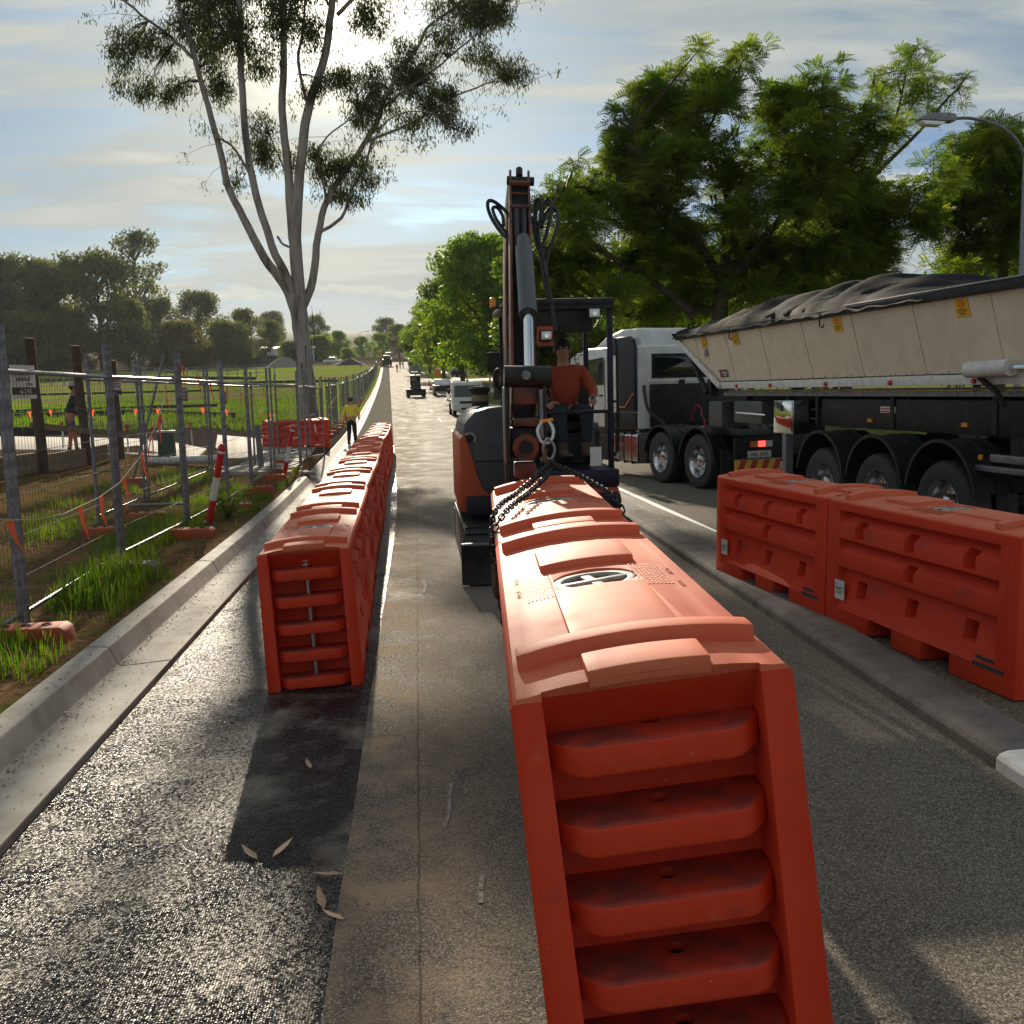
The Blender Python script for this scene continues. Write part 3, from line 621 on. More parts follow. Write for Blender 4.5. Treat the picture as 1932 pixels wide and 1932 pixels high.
# median barriers
yw = R(5.8)
for i, lab in enumerate(('orange road barrier with small white sticker standing at the far end of the median', 'orange road barrier with large white sticker standing on the median beside the kerb')):
    px, py = 3.115+.29, 8.98-2.122*(i+1)
    off = Matrix.Rotation(yw, 3, 'Z') @ Vector((0, -2.122*(i+1), 0))
    t = road_barrier(lab, (3.188+off.x, 9.33+off.y, .078), (0, 0, yw), 'barriers on the median', stickers=((1.86, .20),))
    MB().box((-.3015, .22, .13), (.002, .26, .028)).box((-.3012, .25, .175), (.002, .15, .022)).build('stencil_mark', M['sign_dark'], t, smooth=0)['kind'] = 'stuff'
# one standing crosswise behind the fence by the tree
road_barrier('orange road barrier standing crosswise behind the fence near the tree', (-3.05, 33.55, T(-4, 33)+.02), (0, 0, R(90+24)), None, letters=False)

# ------------------------------------------------------------------ temporary fence
PL = 2.74
def fence_meshes(L_):
    post = MB().cyl((0, 0, .02), (0, 0, 2.44), .0255, 10).lathe([(.031, 2.0), (.031, 2.06)], 10).mesh('post')
    top = MB().cyl((0, .02, 2.07), (0, L_-.02, 2.07), .021, 10).mesh('top_rail')
    bot = MB().cyl((0, .02, .13), (0, L_-.02, .13), .019, 10).mesh('bottom_rail')
    w = MB(); n = int(L_/.072)
    for k in range(1, n): w.cyl((.004, k*L_/n, .13), (.004, k*L_/n, 2.07), .0017, 4)
    for z in (.42, .75, 1.08, 1.41, 1.74): w.cyl((-.003, .02, z), (-.003, L_-.02, z), .0032, 4)
    return post, top, bot, w.mesh('wire_mesh', smooth=0, recalc=False)
FM = {}
def fence_panel(p, q, label, group, detail=True):
    """p, q: (x, y) ends of the panel"""
    d = Vector((q[0]-p[0], q[1]-p[1])); L_ = round(d.length-.13, 2); z = T(p[0], p[1])-.01; dz = T(q[0], q[1])-.01-z
    if L_ not in FM: FM[L_] = fence_meshes(L_)
    po, to, bo, wm = FM[L_]
    t = thing('mesh_fence', label, 'fence', (p[0]+d.x/d.length*.065, p[1]+d.y/d.length*.065, z), (math.atan2(dz, d.length), 0, math.atan2(d.y, d.x)-math.pi/2), group)
    for yy in (0, L_): link(po, 'post', M['galv_dark'], t).location = (0, yy, 0)
    link(to, 'top_rail', M['galv'], t); link(bo, 'bottom_rail', M['galv'], t); w = link(wm, 'wire_mesh', M['wire'], t); w['kind'] = 'stuff'
    return t
FB = {}
def fence_block(label, loc, rz, m, s=(1, 1, 1), group='fence feet'):
    t = thing('ballast_block', label, 'block', loc, (0, 0, rz), group)
    if 'b' not in FB:
        FB['b'] = MB().prism([(-.31, 0), (.31, 0), (.29, .115), (.25, .145), (-.25, .145), (-.29, .115)], 'y', -.115, .115).mesh('block', bevel=.018)
        FB['s'] = MB().lathe([(.034, .135), (.034, .152), (.024, .152), (.024, .135)], 12, (0, 0, 0), closed=True).mesh('socket')
        FB['m'] = {}
    if m not in FB['m']:
        FB['m'][m] = FB['b'].copy(); FB['m'][m].materials.clear()
    link(FB['m'][m], 'block', M[m], t)
    for x in (-.14, 0, .14): link(FB['s'], 'socket', M['hole'], t).location = (x, 0, 0)
    t.scale = s; return t
FG = 'temporary fence panels along the kerb'
yj2 = [5.3, 8.1, 11.15, 13.95, 16.75, 19.9, 22.7]
fx = [-3.2, -3.22, -3.33, -3.24, -3.2, -3.33, -3.33]
labs = ['wire mesh fence panel in front of the advanced group sign, first in the kerbside line', 'wire mesh fence panel carrying the advanced group sign', 'wire mesh fence panel carrying the sign with a red spot', 'wire mesh fence panel behind the leaning red and white bollard',
        'wire mesh fence panel between the two leaning bollards', 'wire mesh fence panel ending at the driveway']
for i in range(6): fence_panel((fx[i], yj2[i]), (fx[i+1], yj2[i+1]), labs[i], FG)
fence_panel((-3.3, 22.85), (-2.98, 25.5), 'wire mesh fence panel standing across the driveway mouth', FG)
fence_panel((-3.0, 25.6), (-4.7, 27.7), 'wire mesh fence panel turned in behind the second bollard', FG)
fence_panel((-4.6, 14.4), (-4.66, 17.2), 'wire mesh fence panel of the inner line by the loose tube', FG)
fence_panel((-4.66, 17.3), (-4.7, 20.1), 'wire mesh fence panel of the inner line before the steel stay', FG)
fence_panel((-3.05, 27.2), (-2.8, 29.9), 'wire mesh fence panel along the edge of the concrete slab', FG)
fence_panel((-4.1, 29.3), (-3.4, 32.0), 'wire mesh fence panel next to the crosswise barrier', FG)
fence_panel((-4.72, 20.2), (-4.75, 22.95), 'wire mesh fence panel of the inner line beside the steel stay', FG)
fence_panel((-4.75, 23.05), (-4.2, 25.9), 'wire mesh fence panel of the inner line near the grey pipe', FG)
y = 34.6; k = 0
rf = random.Random(3)
while y < 232:
    far = y > 130; L2 = 2.87 if not far else 5.74
    xo = -3.2+rf.uniform(-.06, .06); a = (bend(y)+xo, y); b_ = (bend(y+L2)-3.2+rf.uniform(-.25, .25)*(1 if not far else .3), y+L2-rf.uniform(.0, .12))
    d = Vector((b_[0]-a[0], b_[1]-a[1])); L3 = 2.8 if not far else 5.6; d = d.normalized()*(L3+.13)
    fence_panel(a, (a[0]+d.x, a[1]+d.y), 'weathered wire mesh fence panel in the long line running past the gum tree', 'far fence panels'); y += L2
    if y < 90 and k % 1 == 0: fence_block('small orange block holding the long fence line past the gum tree', (a[0]+.12, y, T(a[0], y)), rf.uniform(-.2, .2), 'block_orange', (.8, 1, 1), 'feet of the far fence')
    k += 1
for (x, yy, m, lab, s) in [(-3.02, 7.62, 'block_orange', 'orange fence foot sunk in tall grass under the first pair of posts', 1.08), (-3.08, 10.45, 'block_grey', 'weathered grey fence foot behind the tall grass', 1.05), (-2.98, 13.05, 'block_orange', 'orange fence foot under the first leaning bollard', .95),
                          (-2.9, 15.95, 'block_orange', 'short orange fence foot beside the leafy bush at the kerb', .7), (-3.0, 18.9, 'block_orange', 'orange fence foot midway between the two bollards', .8), (-3.1, 21.6, 'block_orange', 'orange fence foot next to the second leaning bollard', .8), (-3.3, 23.2, 'block_orange', 'orange fence foot at the driveway edge by loose pipe', .7),
                          (-4.22, 13.5, 'block_orange', 'faded orange fence foot lying behind the line, inner one of two', .95), (-4.1, 15.1, 'block_orange', 'faded orange fence foot behind the line with steel tube over it', 1.), (-5.6, 19.9, 'block_orange', 'orange fence foot holding the leaning stay', .8), (-3.6, 26.5, 'block_orange', 'orange fence foot on the driveway slab', .7)]:
    fence_block(lab, (x, yy, T(x, yy)-.02), R(random.Random(int(x*100+yy*10)).uniform(-8, 8)), m, (s, 1, 1))
t = thing('fence_stay', 'steel stay leaning against the inner fence line', 'fence stay', (-5.6, 19.86, T(-5.6, 19.86)))
MB().cyl((0, 0, .1), (.75, .0, 2.5), .024, 10).build('strut', M['galv_dark'], t); MB().cyl((.75, 0, 2.2), (.92, .1, 2.16), .02, 8).build('clamp', M['galv_dark'], t); MB().cyl((.95, .08, .05), (.93, .1, 2.55), .022, 10).build('post', M['galv_dark'], t)
tag(MB().cyl((-4.35, 15.0, .34), (-3.45, 14.75, .36), .02, 10).build('loose_tube', M['galv']), 'short steel tube lying across the rear fence foot', 'tube')

# signs wired to the fence
def fence_sign(label, p0, p1, z0, z1, build):
    t = thing('fence_sign', label, 'sign', (p0[0], p0[1], z0), (0, 0, 0)); d = Vector((p1[0]-p0[0], p1[1]-p0[1], 0)); t.rotation_euler = (0, 0, math.atan2(d.y, d.x))
    build(t, d.length, z1-z0); return t
def flat_text(s, size, loc, parent, m, name='lettering', align='CENTER'):
    me = text_mesh(s, size, .0006, align); o = link(me, name, M[m], parent); o.location = loc; o.rotation_euler = (R(90), 0, 0); return o
def sg1(t, w, h):
    MB().bb(0, w, 0, .004, 0, h).build('plate', M['white'], t); MB().bb(.004, w-.004, -.002, .0, .035, .095).build('panel', M['sign_dark'], t)
    flat_text('advanced', .056, (w/2, -.0025, .148), t, 'sign_dark'); flat_text('group', .034, (w*.74, -.0025, .115), t, 'sign_dark'); flat_text('66 2345', .056, (w*.54, -.004, .044), t, 'white')
fence_sign('white sign reading advanced group hung on the fence', (-3.29, 8.44), (-3.23, 8.8), 1.93, 2.21, sg1)
def sg2(t, w, h):
    MB().bb(0, w, 0, .004, 0, h).build('plate', M['white'], t); MB().lathe([(.035, -.002), (.035, .0)], 18, (w*.2, 0, h*.62), ax='y').build('spot', M['red'], t); MB().bb(.01, w-.01, -.002, 0, .005, .05).build('panel', M['sign_dark'], t)
    for k in range(4): MB().bb(w*.38, w*(.9-.06*k), -.002, 0, h*.4+.03*k, h*.4+.03*k+.012).build('print_line', M['sign_dark'], t)
    flat_text('OX 6', .04, (w*.4, -.004, .012), t, 'white')
fence_sign('small white sign with a red spot hung on the fence', (-3.37, 11.2), (-3.33, 11.62), 1.96, 2.17, sg2)
def sg3(t, w, h): MB().bb(0, w, 0, .004, 0, h).build('plate', M['block_grey'], t); [MB().bb(.02, w-.05-.03*k, -.002, 0, h-.05-.05*k, h-.03-.05*k).build('print_line', M['white'], t) for k in range(3)]
fence_sign('grey notice plate hung on the fence behind the bunting', (-3.27, 14.15), (-3.25, 14.5), 1.86, 2.05, sg3)
fence_sign('dark notice plate hung on the fence before the second bollard', (-3.3, 17.1), (-3.32, 17.75), 1.78, 2.0, sg3)

# bunting
def bunting(label, pts, flags, seed=1, fl=.36, fwid=.15):
    t = thing('bunting', label, 'bunting', pts[0]); o = Vector(pts[0]); P = [Vector(p)-o for p in pts]
    fine = []
    for a, b_ in zip(P, P[1:]):
        for k in range(4): fine.append(a.lerp(b_, k/4))
    fine.append(P[-1]); MB().tube(fine, .0045, 5).build('cord', M['rope'], t)
    rn = random.Random(seed); tot = len(fine)-1
    for f in flags:
        i = min(int(f*tot), tot-1); a = fine[i].lerp(fine[i+1], f*tot-i); dr = (fine[i+1]-fine[i]).normalized()
        w = dr*fwid/2; tip = Vector((rn.uniform(-.05, .05), rn.uniform(-.02, .16), -fl*rn.uniform(.85, 1.05))); sag = Vector((rn.uniform(-.03, .03), 0, 0))
        mid1 = (-w*.55+tip*.5)+sag; mid2 = (w*.55+tip*.5)+sag
        b = MB().add([-w, w, mid2, mid1, tip*.97+w*.06, tip*.97-w*.06], [(0, 1, 2, 3), (3, 2, 4, 5)]); e = b.build('flag', M['flag'], t, smooth=60, recalc=False); e.location = a
    return t
bunting('orange pennant bunting drooping along the first fence panels', [(-3.05, 5.6, 1.35), (-3.08, 7.6, 1.03), (-3.1, 8.3, .95), (-3.12, 8.9, .92), (-3.12, 9.87, .96), (-3.13, 10.6, 1.04), (-3.14, 11.45, 1.25), (-3.15, 12.16, 1.53), (-3.16, 12.68, 1.81), (-3.2, 13.1, 2.13)], (.12, .38, .455, .575, .68, .755, .83, .905, .985), 2)
bunting('orange pennant bunting strung high between the fence and the driveway', [(-3.2, 13.85, 2.37), (-3.2, 14.84, 2.24), (-3.2, 15.9, 2.14), (-3.2, 17.3, 2.07), (-3.25, 19.0, 1.96), (-3.28, 20.0, 1.95), (-3.3, 21.9, 2.09), (-3.3, 22.7, 2.2)], (.02, .16, .28, .42, .55, .66, .74, .86), 5)
bunting('orange pennant bunting hanging from the driveway panel to the turned panel', [(-3.3, 22.8, 2.1), (-3.4, 23.6, 1.75), (-3.6, 24.6, 1.5), (-3.9, 25.6, 1.45), (-4.1, 26.3, 1.55)], (.1, .3, .5, .7, .9), 8, .26)
bunting('orange pennant bunting running low down behind the second bollard', [(-2.95, 25.5, 1.9), (-2.9, 26.8, 1.35), (-2.85, 28.6, 1.0), (-3.1, 30.6, .75), (-3.3, 32.2, .95)], (.08, .3, .5, .7, .9), 9, .28)
bunting('orange pennant bunting across the far fence by the gum tree', [(-3.55, 34.7, 2.0), (-3.6, 38, 1.5), (-3.7, 41, 1.25), (-3.75, 45, 1.6), (-3.85, 49, 1.9)], [.05+.1*i for i in range(10)], 10, .3)
bl = []
for i in range(9):
    x = -17.5+1.5*i; yy = 45.5-.45*i; bl.append((x, yy, T(x, yy)+.8+.08*(i % 2)))
bunting('orange pennant bunting around the dark soil beyond the path', bl, [.04+.083*i for i in range(12)], 11, .32, .22)
bl = [(x, 40.5, T(x, 40.5)+.9-.18*math.sin(math.pi*(x+22)/6)) for x in [-22+.75*i for i in range(9)]]
bunting('short orange pennant bunting behind the worker in the hat', bl, [.06+.125*i for i in range(8)], 12, .3, .2)

# leaning bollards
def bollard(label, base, lean):
    t = thing('bollard', label, 'bollard', base, lean, 'leaning red and white bollards')
    segs = [('band_red', .0, .36, 'red'), ('band_white', .36, .70, 'white'), ('band_red', .70, 1.06, 'red')]
    for n, a, b_, m in segs: MB().lathe([(.049, a), (.049, b_)], 20).build(n, M[m], t)
    MB().lathe([(.056, 1.06), (.056, 1.10), (.054, 1.14), (.03, 1.185), (.006, 1.195)], 20).build('cap', M['red'], t, smooth=50)
    MB().lathe([(.057, 1.052), (.0575, 1.056), (.0575, 1.082), (.057, 1.086)], 20).build('reflector', M['white'], t)
    MB().lathe([(.052, .685), (.052, .70)], 20).build('collar', M['white'], t)
    MB().lathe([(.11, -.03), (.11, .02), (.06, .035)], 16).build('foot', M['black_rubber'], t)
bollard('red and white bollard leaning over the third fence foot', (-3.04, 14.35, T(-3.04, 14.35)), (R(4), R(13.5), 0))
bollard('red and white bollard leaning by the driveway edge', (-3.02, 22.3, T(-3.02, 22.3)), (R(3), R(13.5), 0))

# site furniture behind the fence
for i, (x, yy, h, lab) in enumerate([(-7.53, 20.56, 2.72, 'tall weathered timber post at the end of the sleeper wall'), (-7.5, 23.1, 2.70, 'tall weathered timber post in front of the worker with the hat'), (-7.44, 25.44, 2.46, 'shorter weathered timber post at the concrete path')]):
    t = thing('timber_post', lab, 'post', (x, yy, T(x, yy)-.05), (R(.6), R(-1.2), R(20*i)), 'timber posts of the sleeper wall')
    MB().tube([(0, 0, 0), (.008, 0, .9), (-.006, .006, 1.8), (0, 0, h)], [.105, .1, .1, .095], 12).build('shaft', M['timber'], t); MB().lathe([(.1, h-.004), (.102, h+.015), (.06, h+.022)], 12).build('cap', M['sleeper'], t)
for i, (a, b_) in enumerate((((-7.95, 18.2), (-7.62, 20.5)), ((-7.55, 20.65), (-7.5, 23.0)), ((-7.52, 23.2), (-7.75, 26.0)))):
    d = Vector((b_[0]-a[0], b_[1]-a[1])); z = T(*a)-.04
    t = thing('sleeper_wall', ('low timber sleeper wall running out of the first tall post', 'low timber sleeper wall between the two tall posts', 'low timber sleeper wall ending at the concrete path')[i], 'wall', (*a, z), (0, 0, math.atan2(d.y, d.x)), 'sleeper walls')
    for k in range(2): MB().box((d.length/2, 0, .1+.205*k), (d.length-.03, .075, .2)).build('sleeper', M['sleeper'], t, bevel=.01)
t = thing('timber_rail', 'loose timber rail propped across the posts at waist height', 'rail', (-7.62, 20.7, 1.42), (0, R(0), R(72)))
MB().box((1.7, .1, -.17), (3.6, .045, .12), ry=R(6)).build('board', M['sleeper'], t)
t = thing('service_pillar', 'dark green service pillar on the path edge', 'pillar', (-6.4, 25.84, T(-6.4, 25.84)))
MB().box((0, 0, .36), (.40, .32, .72), top=(.9, .9)).build('cabinet', M['green_box'], t, bevel=.02); MB().box((0, 0, .75), (.43, .35, .05)).build('lid', M['white'], t, bevel=.012)
for i, (x, yy, h) in enumerate([(-7.75, 27.2, .78), (-7.45, 28.0, .8), (-7.1, 27.2, .76), (-7.11, 31.96, .75), (-9.9, 28.6, .8), (-6.75, 27.0, 1.15)]):
    t = thing('marker_stake', 'white survey stake with red top beside the concrete path', 'stake', (x, yy, T(x, yy)), (R(2), R(2*(-1)**i), 0), 'survey stakes'); MB().bb(-.018, .018, -.012, .012, -.05, h).build('stake', M['white'], t); MB().bb(-.03, .03, -.024, .024, h-.26, h+.005).build('top_band', M['red'], t)
t = thing('drain_pipe', 'upright grey drain pipe stub by the fence', 'pipe', (-3.96, 25.2, T(-3.96, 25.2)), (0, R(-2), 0)); MB().lathe([(.075, 0), (.075, 1.08), (.062, 1.08), (.062, .2)], 18).build('pipe', M['galv'], t); MB().lathe([(.085, 1.0), (.085, 1.09), (.079, 1.09), (.079, 1.0)], 18, closed=True).build('collar', M['galv_dark'], t)
t = thing('ribbed_pipe', 'white ribbed pipe lying along the concrete path edge', 'pipe', (-5.9, 25.1, T(-5.9, 25.1)+.1), (0, 0, R(12)))
MB().lathe([(.10+.008*(k % 2), -.9+k*.03) for k in range(61)], 14, ax='x').build('pipe', M['white'], t)
for i, (x, yy) in enumerate([(-3.4, 24.2), (-3.9, 24.7)]):
    t = thing('loose_board', ('weathered board lying at the driveway lip', 'weathered board lying beside the grey pipe')[i], 'board', (x, yy, T(x, yy)+.05), (0, 0, R(25+30*i)), 'loose boards'); MB().box((0, 0, 0), (1.3, .12, .04)).build('board', M['sleeper'], t, bevel=.004)
t = thing('rubber_edge', 'grey plastic ramp wedge on the kerb where the driveway begins', 'ramp', (-2.62, 23.2, .06), (0, 0, R(-70))); MB().prism([(-.16, 0), (.16, 0), (.1, .08), (-.1, .08)], 'x', -.35, .35).build('wedge', M['block_grey'], t, bevel=.01)
# low retaining walls and silt fences across the site
for i, (pts, h, lab) in enumerate([([(-30, 41.5), (-13, 40.2)], .32, 'low dark retaining wall beyond the concrete path'), ([(-26, 60), (-16.3, 62), (-13.6, 58.5)], .3, 'dark silt fence with a bend at the edge of the grass'), ([(-34, 70), (-13.96, 71.5)], .2, 'long low dark wall crossing the grass field'), ([(-13, 57), (-9.5, 53)], .28, 'short dark silt fence near the gum tree'), ([(-95, 196), (-48, 195), (-27, 172)], .5, 'black silt fence far across the field'), ([(-33, 152), (-11.5, 150)], .35, 'black silt fence behind the gum tree'), ([(-60, 120), (-22, 117)], .2, 'thin dark edging across the middle of the field')]):
    t = thing('site_wall', lab, 'low wall', (pts[0][0], pts[0][1], T(*pts[0])), group='low walls and silt fences'); o = t.location
    for a, b_ in zip(pts, pts[1:]):
        n = max(1, int((Vector(b_)-Vector(a)).length/2.4))
        for k in range(n):
            p, q = Vector(a).lerp(Vector(b_), k/n), Vector(a).lerp(Vector(b_), (k+1)/n-.004)
            z1, z2 = T(p.x, p.y), T(q.x, q.y); e = Vector((q.y-p.y, p.x-q.x)).normalized()*.05
            m = MB().add([(p.x-e.x-o.x, p.y-e.y-o.y, z1-.2-o.z), (q.x-e.x-o.x, q.y-e.y-o.y, z2-.2-o.z), (q.x+e.x-o.x, q.y+e.y-o.y, z2-.2-o.z), (p.x+e.x-o.x, p.y+e.y-o.y, z1-.2-o.z), (p.x-e.x-o.x, p.y-e.y-o.y, z1+h-o.z), (q.x-e.x-o.x, q.y-e.y-o.y, z2+h-o.z), (q.x+e.x-o.x, q.y+e.y-o.y, z2+h-o.z), (p.x+e.x-o.x, p.y+e.y-o.y, z1+h-o.z)], [(3, 2, 1, 0), (4, 5, 6, 7), (0, 1, 5, 4), (1, 2, 6, 5), (2, 3, 7, 6), (3, 0, 4, 7)])
            m.build('panel', M['dirt_wall'], t, smooth=0)
# handrail fence far left
t = thing('rail_fence', 'long black post and rail fence before the left trees', 'fence', (-62, 165, T(-62, 165)))
for k in range(24):
    x, yy = -62+1.55*k, 165+1.1*k; MB().box((x+62, yy-165, T(x, yy)-T(-62, 165)+1.0), (.16, .16, 2.6)).build('post', M['galv_dark'], t, smooth=0)
for h in (.9, 1.6, 2.25): MB().tube([(-62+1.55*k+62, 165+1.1*k-165, T(-62+1.55*k, 165+1.1*k)-T(-62, 165)+h) for k in range(24)], .06, 4).build('rail', M['galv_dark'], t)

# ------------------------------------------------------------------ people
def skin_mesh(vs, es, rs, sub=2, root=0):
    me = bpy.data.meshes.new('sk'); me.from_pydata([tuple(v) for v in vs], es, []); o = bpy.data.objects.new('sk', me); C.objects.link(o)
    o.modifiers.new('s', 'SKIN')
    sv = me.skin_vertices[0].data
    for i, r_ in enumerate(rs): sv[i].radius = (r_, r_) if isinstance(r_, (int, float)) else r_; sv[i].use_root = (i == root)
    sb = o.modifiers.new('u', 'SUBSURF'); sb.levels = sub; sb.render_levels = sub
    bpy.context.view_layer.update(); r = mesh_eval(o); bpy.data.objects.remove(o)
    for p in r.polygons: p.use_smooth = True
    return r
def person(label, loc, rz, J, skin='skin', top=None, bottom=None, long_sleeve=True, long_leg=True, hat=None, hair=True, lod=2, face=True, gloves=None, vest=None, group=None):
    """J: joints in local metres, the figure faces -Y"""
    t = thing('person', label, 'person', loc, (0, 0, rz), group)
    V = Vector; j = {k: V(v) for k, v in J.items()}
    names = ['pelvis', 'belly', 'chest', 'neck', 'jaw', 'head', 'crown']
    vs = [j['pelvis'], j['belly'], j['chest'], j['neck'], j['jaw'], j['head'], j['crown']]; rs = [.14, .135, .15, .058, .07, .088, .062]
    es = [(i, i+1) for i in range(6)]
    def chain(pts, rr, start):
        k = start
        for p, r_ in zip(pts, rr): vs.append(p); rs.append(r_); es.append((k, len(vs)-1)); k = len(vs)-1
        return k
    for s in ('l', 'r'):
        hb = j['hand_'+s]; dv = (hb-j['elbow_'+s]).normalized()
        k = chain([j['sho_'+s], j['elbow_'+s], j['elbow_'+s].lerp(hb, .88), hb+dv*.03], [.062, .044, .028, .036], 2)
        side = dv.orthogonal().normalized(); oth = dv.cross(side)
        if lod > 1:       # four fingers of unequal length and a thumb off the side of the palm
            for q, ln in zip((-.027, -.009, .009, .026), (.062, .075, .07, .054)):
                b0 = hb+dv*.055+side*q; chain([b0, b0+dv*ln*.5+oth*.012, b0+dv*ln*.8+oth*.034], [.0105, .0095, .0085], k)
            b0 = hb+dv*.01+side*.032; chain([b0+side*.012, b0+side*.03+dv*.035+oth*.012], [.012, .010], k)
    for s in ('l', 'r'):
        f = j['foot_'+s]; chain([j['hip_'+s], j['knee_'+s], f+V((0, 0, .09)), f+V((0, -.06, .035)), f+V((0, -.17, .03))], [.098, .062, .043, .042, .036], 0)
    link(skin_mesh(vs, es, rs, lod), 'body', M[skin], t)
    hc = (j['head']+j['jaw'])/2+V((0, 0, .02))
    if face:
        f = MB(); f.add([hc+V(p) for p in [(-.016, -.086, -.01), (.016, -.086, -.01), (0, -.118, -.012), (0, -.088, .04)]], [(0, 2, 3), (2, 1, 3), (0, 1, 2)]); f.build('nose', M[skin], t)
        for sx in (-1, 1):
            MB().ball(hc+V((sx*.034, -.084, .032)), (.014, .008, .009), 8).build('eye', M['white'], t); MB().ball(hc+V((sx*.034, -.091, .032)), (.006, .004, .006), 6).build('pupil', M['hair'], t)
            MB().ball(hc+V((sx*.094, .012, .01)), (.012, .022, .034), 8).build('ear', M[skin], t)
        MB().ball(hc+V((0, -.078, -.052)), (.028, .010, .007), 8).build('mouth', M['skin_tan'], t)
    if hair: MB().ball(hc+V((0, .022, .05)), (.101, .104, .092), 12).build('hair', M['hair'], t, smooth=60)
    def cloth(nm, m, pts, ed, rr): link(skin_mesh(pts, ed, rr, max(1, lod)), nm, M[m], t)
    if top:
        pts = [j['pelvis']+V((0, 0, .05)), j['belly'], j['chest'], j['neck'].lerp(j['chest'], .25)]; rr = [.165, .16, .172, .085]; ed = [(0, 1), (1, 2), (2, 3)]
        for s in ('l', 'r'):
            k = len(pts); e = j['sho_'+s].lerp(j['elbow_'+s], .85)
            pts += [j['sho_'+s], e]; rr += [.082, .068]; ed += [(2, k), (k, k+1)]
            if long_sleeve: pts += [j['elbow_'+s], j['elbow_'+s].lerp(j['hand_'+s], .8)]; rr += [.064, .048]; ed += [(k+1, k+2), (k+2, k+3)]
        cloth('shirt', top, pts, ed, rr)
    if bottom:
        pts = [j['pelvis']+V((0, 0, .08)), j['pelvis']]; rr = [.15, .158]; ed = [(0, 1)]
        for s in ('l', 'r'):
            k = len(pts); kn = j['hip_'+s].lerp(j['knee_'+s], .9)
            pts += [j['hip_'+s], kn]; rr += [.115, .088]; ed += [(1, k), (k, k+1)]
            if long_leg: pts += [j['knee_'+s], j['knee_'+s].lerp(j['foot_'+s]+V((0, 0, .09)), .92)]; rr += [.082, .066]; ed += [(k+1, k+2), (k+2, k+3)]
        cloth('trousers', bottom, pts, ed, rr)
    for s in ('l', 'r'):
        f = j['foot_'+s]; b = MB().tube([f+V((0, .05, .05)), f+V((0, -.02, .055)), f+V((0, -.12, .045)), f+V((0, -.2, .035))], [.05, .056, .05, .036], 10); b.cyl(f+V((0, .0, .04)), f+V((0, 0, .17)), .056, 10); b.build('boot', M['boots'], t)
    if hat:
        MB().lathe([(.185, .05), (.19, .058), (.11, .07), (.102, .16), (.07, .185), (.01, .18)], 18, hc+V((0, 0, .02))).build('hat', M[hat], t, smooth=50)
    return t
def stand(h=1.75, lean=0, arms=((.27, 0, .80), (-.27, 0, .80)), feet=((.11, 0, 0), (-.11, 0, 0)), bend_=0):
    k = h/1.75; ln = lean
    J = dict(pelvis=(0, 0, .93), belly=(0, -.02-ln*.3, 1.08), chest=(0, -.02-ln*.8, 1.3), neck=(0, -ln, 1.5), jaw=(0, -.015-ln*1.05, 1.575), head=(0, -ln*1.08, 1.64), crown=(0, -ln*1.08, 1.70),
             sho_l=(.19, -.01-ln*.9, 1.40), sho_r=(-.19, -.01-ln*.9, 1.40), hip_l=(.09, 0, .88), hip_r=(-.09, 0, .88))
    for s, a, f in (('l', arms[0], feet[0]), ('r', arms[1], feet[1])):
        sh = Vector(J['sho_'+s]); hd = Vector(a); md_ = sh.lerp(hd, .52); out = Vector((.06 if s == 'l' else -.06, .07, -.02)); J['elbow_'+s] = md_+out; J['hand_'+s] = hd
        hp = Vector(J['hip_'+s]); ft = Vector(f); J['knee_'+s] = hp.lerp(ft+Vector((0, 0, .06)), .5)+Vector((0, -.03-bend_, 0)); J['foot_'+s] = f
    return {a: Vector(b_)*k for a, b_ in J.items()}

# ------------------------------------------------------------------ excavator
EX = Vector((1.3, 11.2, 0))
ex = thing('excavator', 'orange and charcoal mini excavator with raised boom and open canopy', 'excavator', EX)
def W_(p): return Vector(p)-EX
def xb(x0, x1, y0, y1, z0, z1): return MB().bb(x0-EX.x, x1-EX.x, y0-EX.y, y1-EX.y, z0, z1)
def stadium(y0, y1, z0, z1, n=10):
    r = (z1-z0)/2; zc = (z0+z1)/2
    return [(y1-r+r*math.sin(math.pi*k/n), zc+r*math.cos(math.pi*k/n)) for k in range(n+1)]+[(y0+r-r*math.sin(math.pi*k/n), zc-r*math.cos(math.pi*k/n)) for k in range(n+1)]
for (a, b_) in ((.43, .80), (1.80, 2.17)):
    tk = MB().prism([(y-EX.y, z) for y, z in stadium(9.62, 12.5, .02, .52)], 'x', a-EX.x, b_-EX.x).build('track', M['black_rubber'], ex, bevel=.012)
    st = stadium(9.62, 12.5, .02, .52, 8); P = st+[st[0]]; cum = 0; nxt = 0
    bars = MB()
    for (p, q) in zip(P, P[1:]):
        d = Vector((q[0]-p[0], q[1]-p[1])); L_ = d.length
        while nxt < cum+L_ and L_ > 1e-5:
            f = (nxt-cum)/L_; yy, z = p[0]+d.x*f, p[1]+d.y*f; bars.box((((a+b_)/2-EX.x), yy-EX.y, z), (b_-a-.02, .045, .05), rx=math.atan2(d.y, d.x)); nxt += .115
        cum += L_
    tr = bars.build('tread_bars', M['black_rubber'], tk); tr['kind'] = 'stuff'
    for yy in (9.9, 12.22): MB().lathe([(.19, -.19), (.19, .19)], 18, (((a+b_)/2-EX.x), yy-EX.y, .27), ax='x').build('sprocket', M['black'], ex)
xb(.8, 1.8, 10.4, 11.9, .25, .55).build('undercarriage', M['black'], ex, bevel=.02)
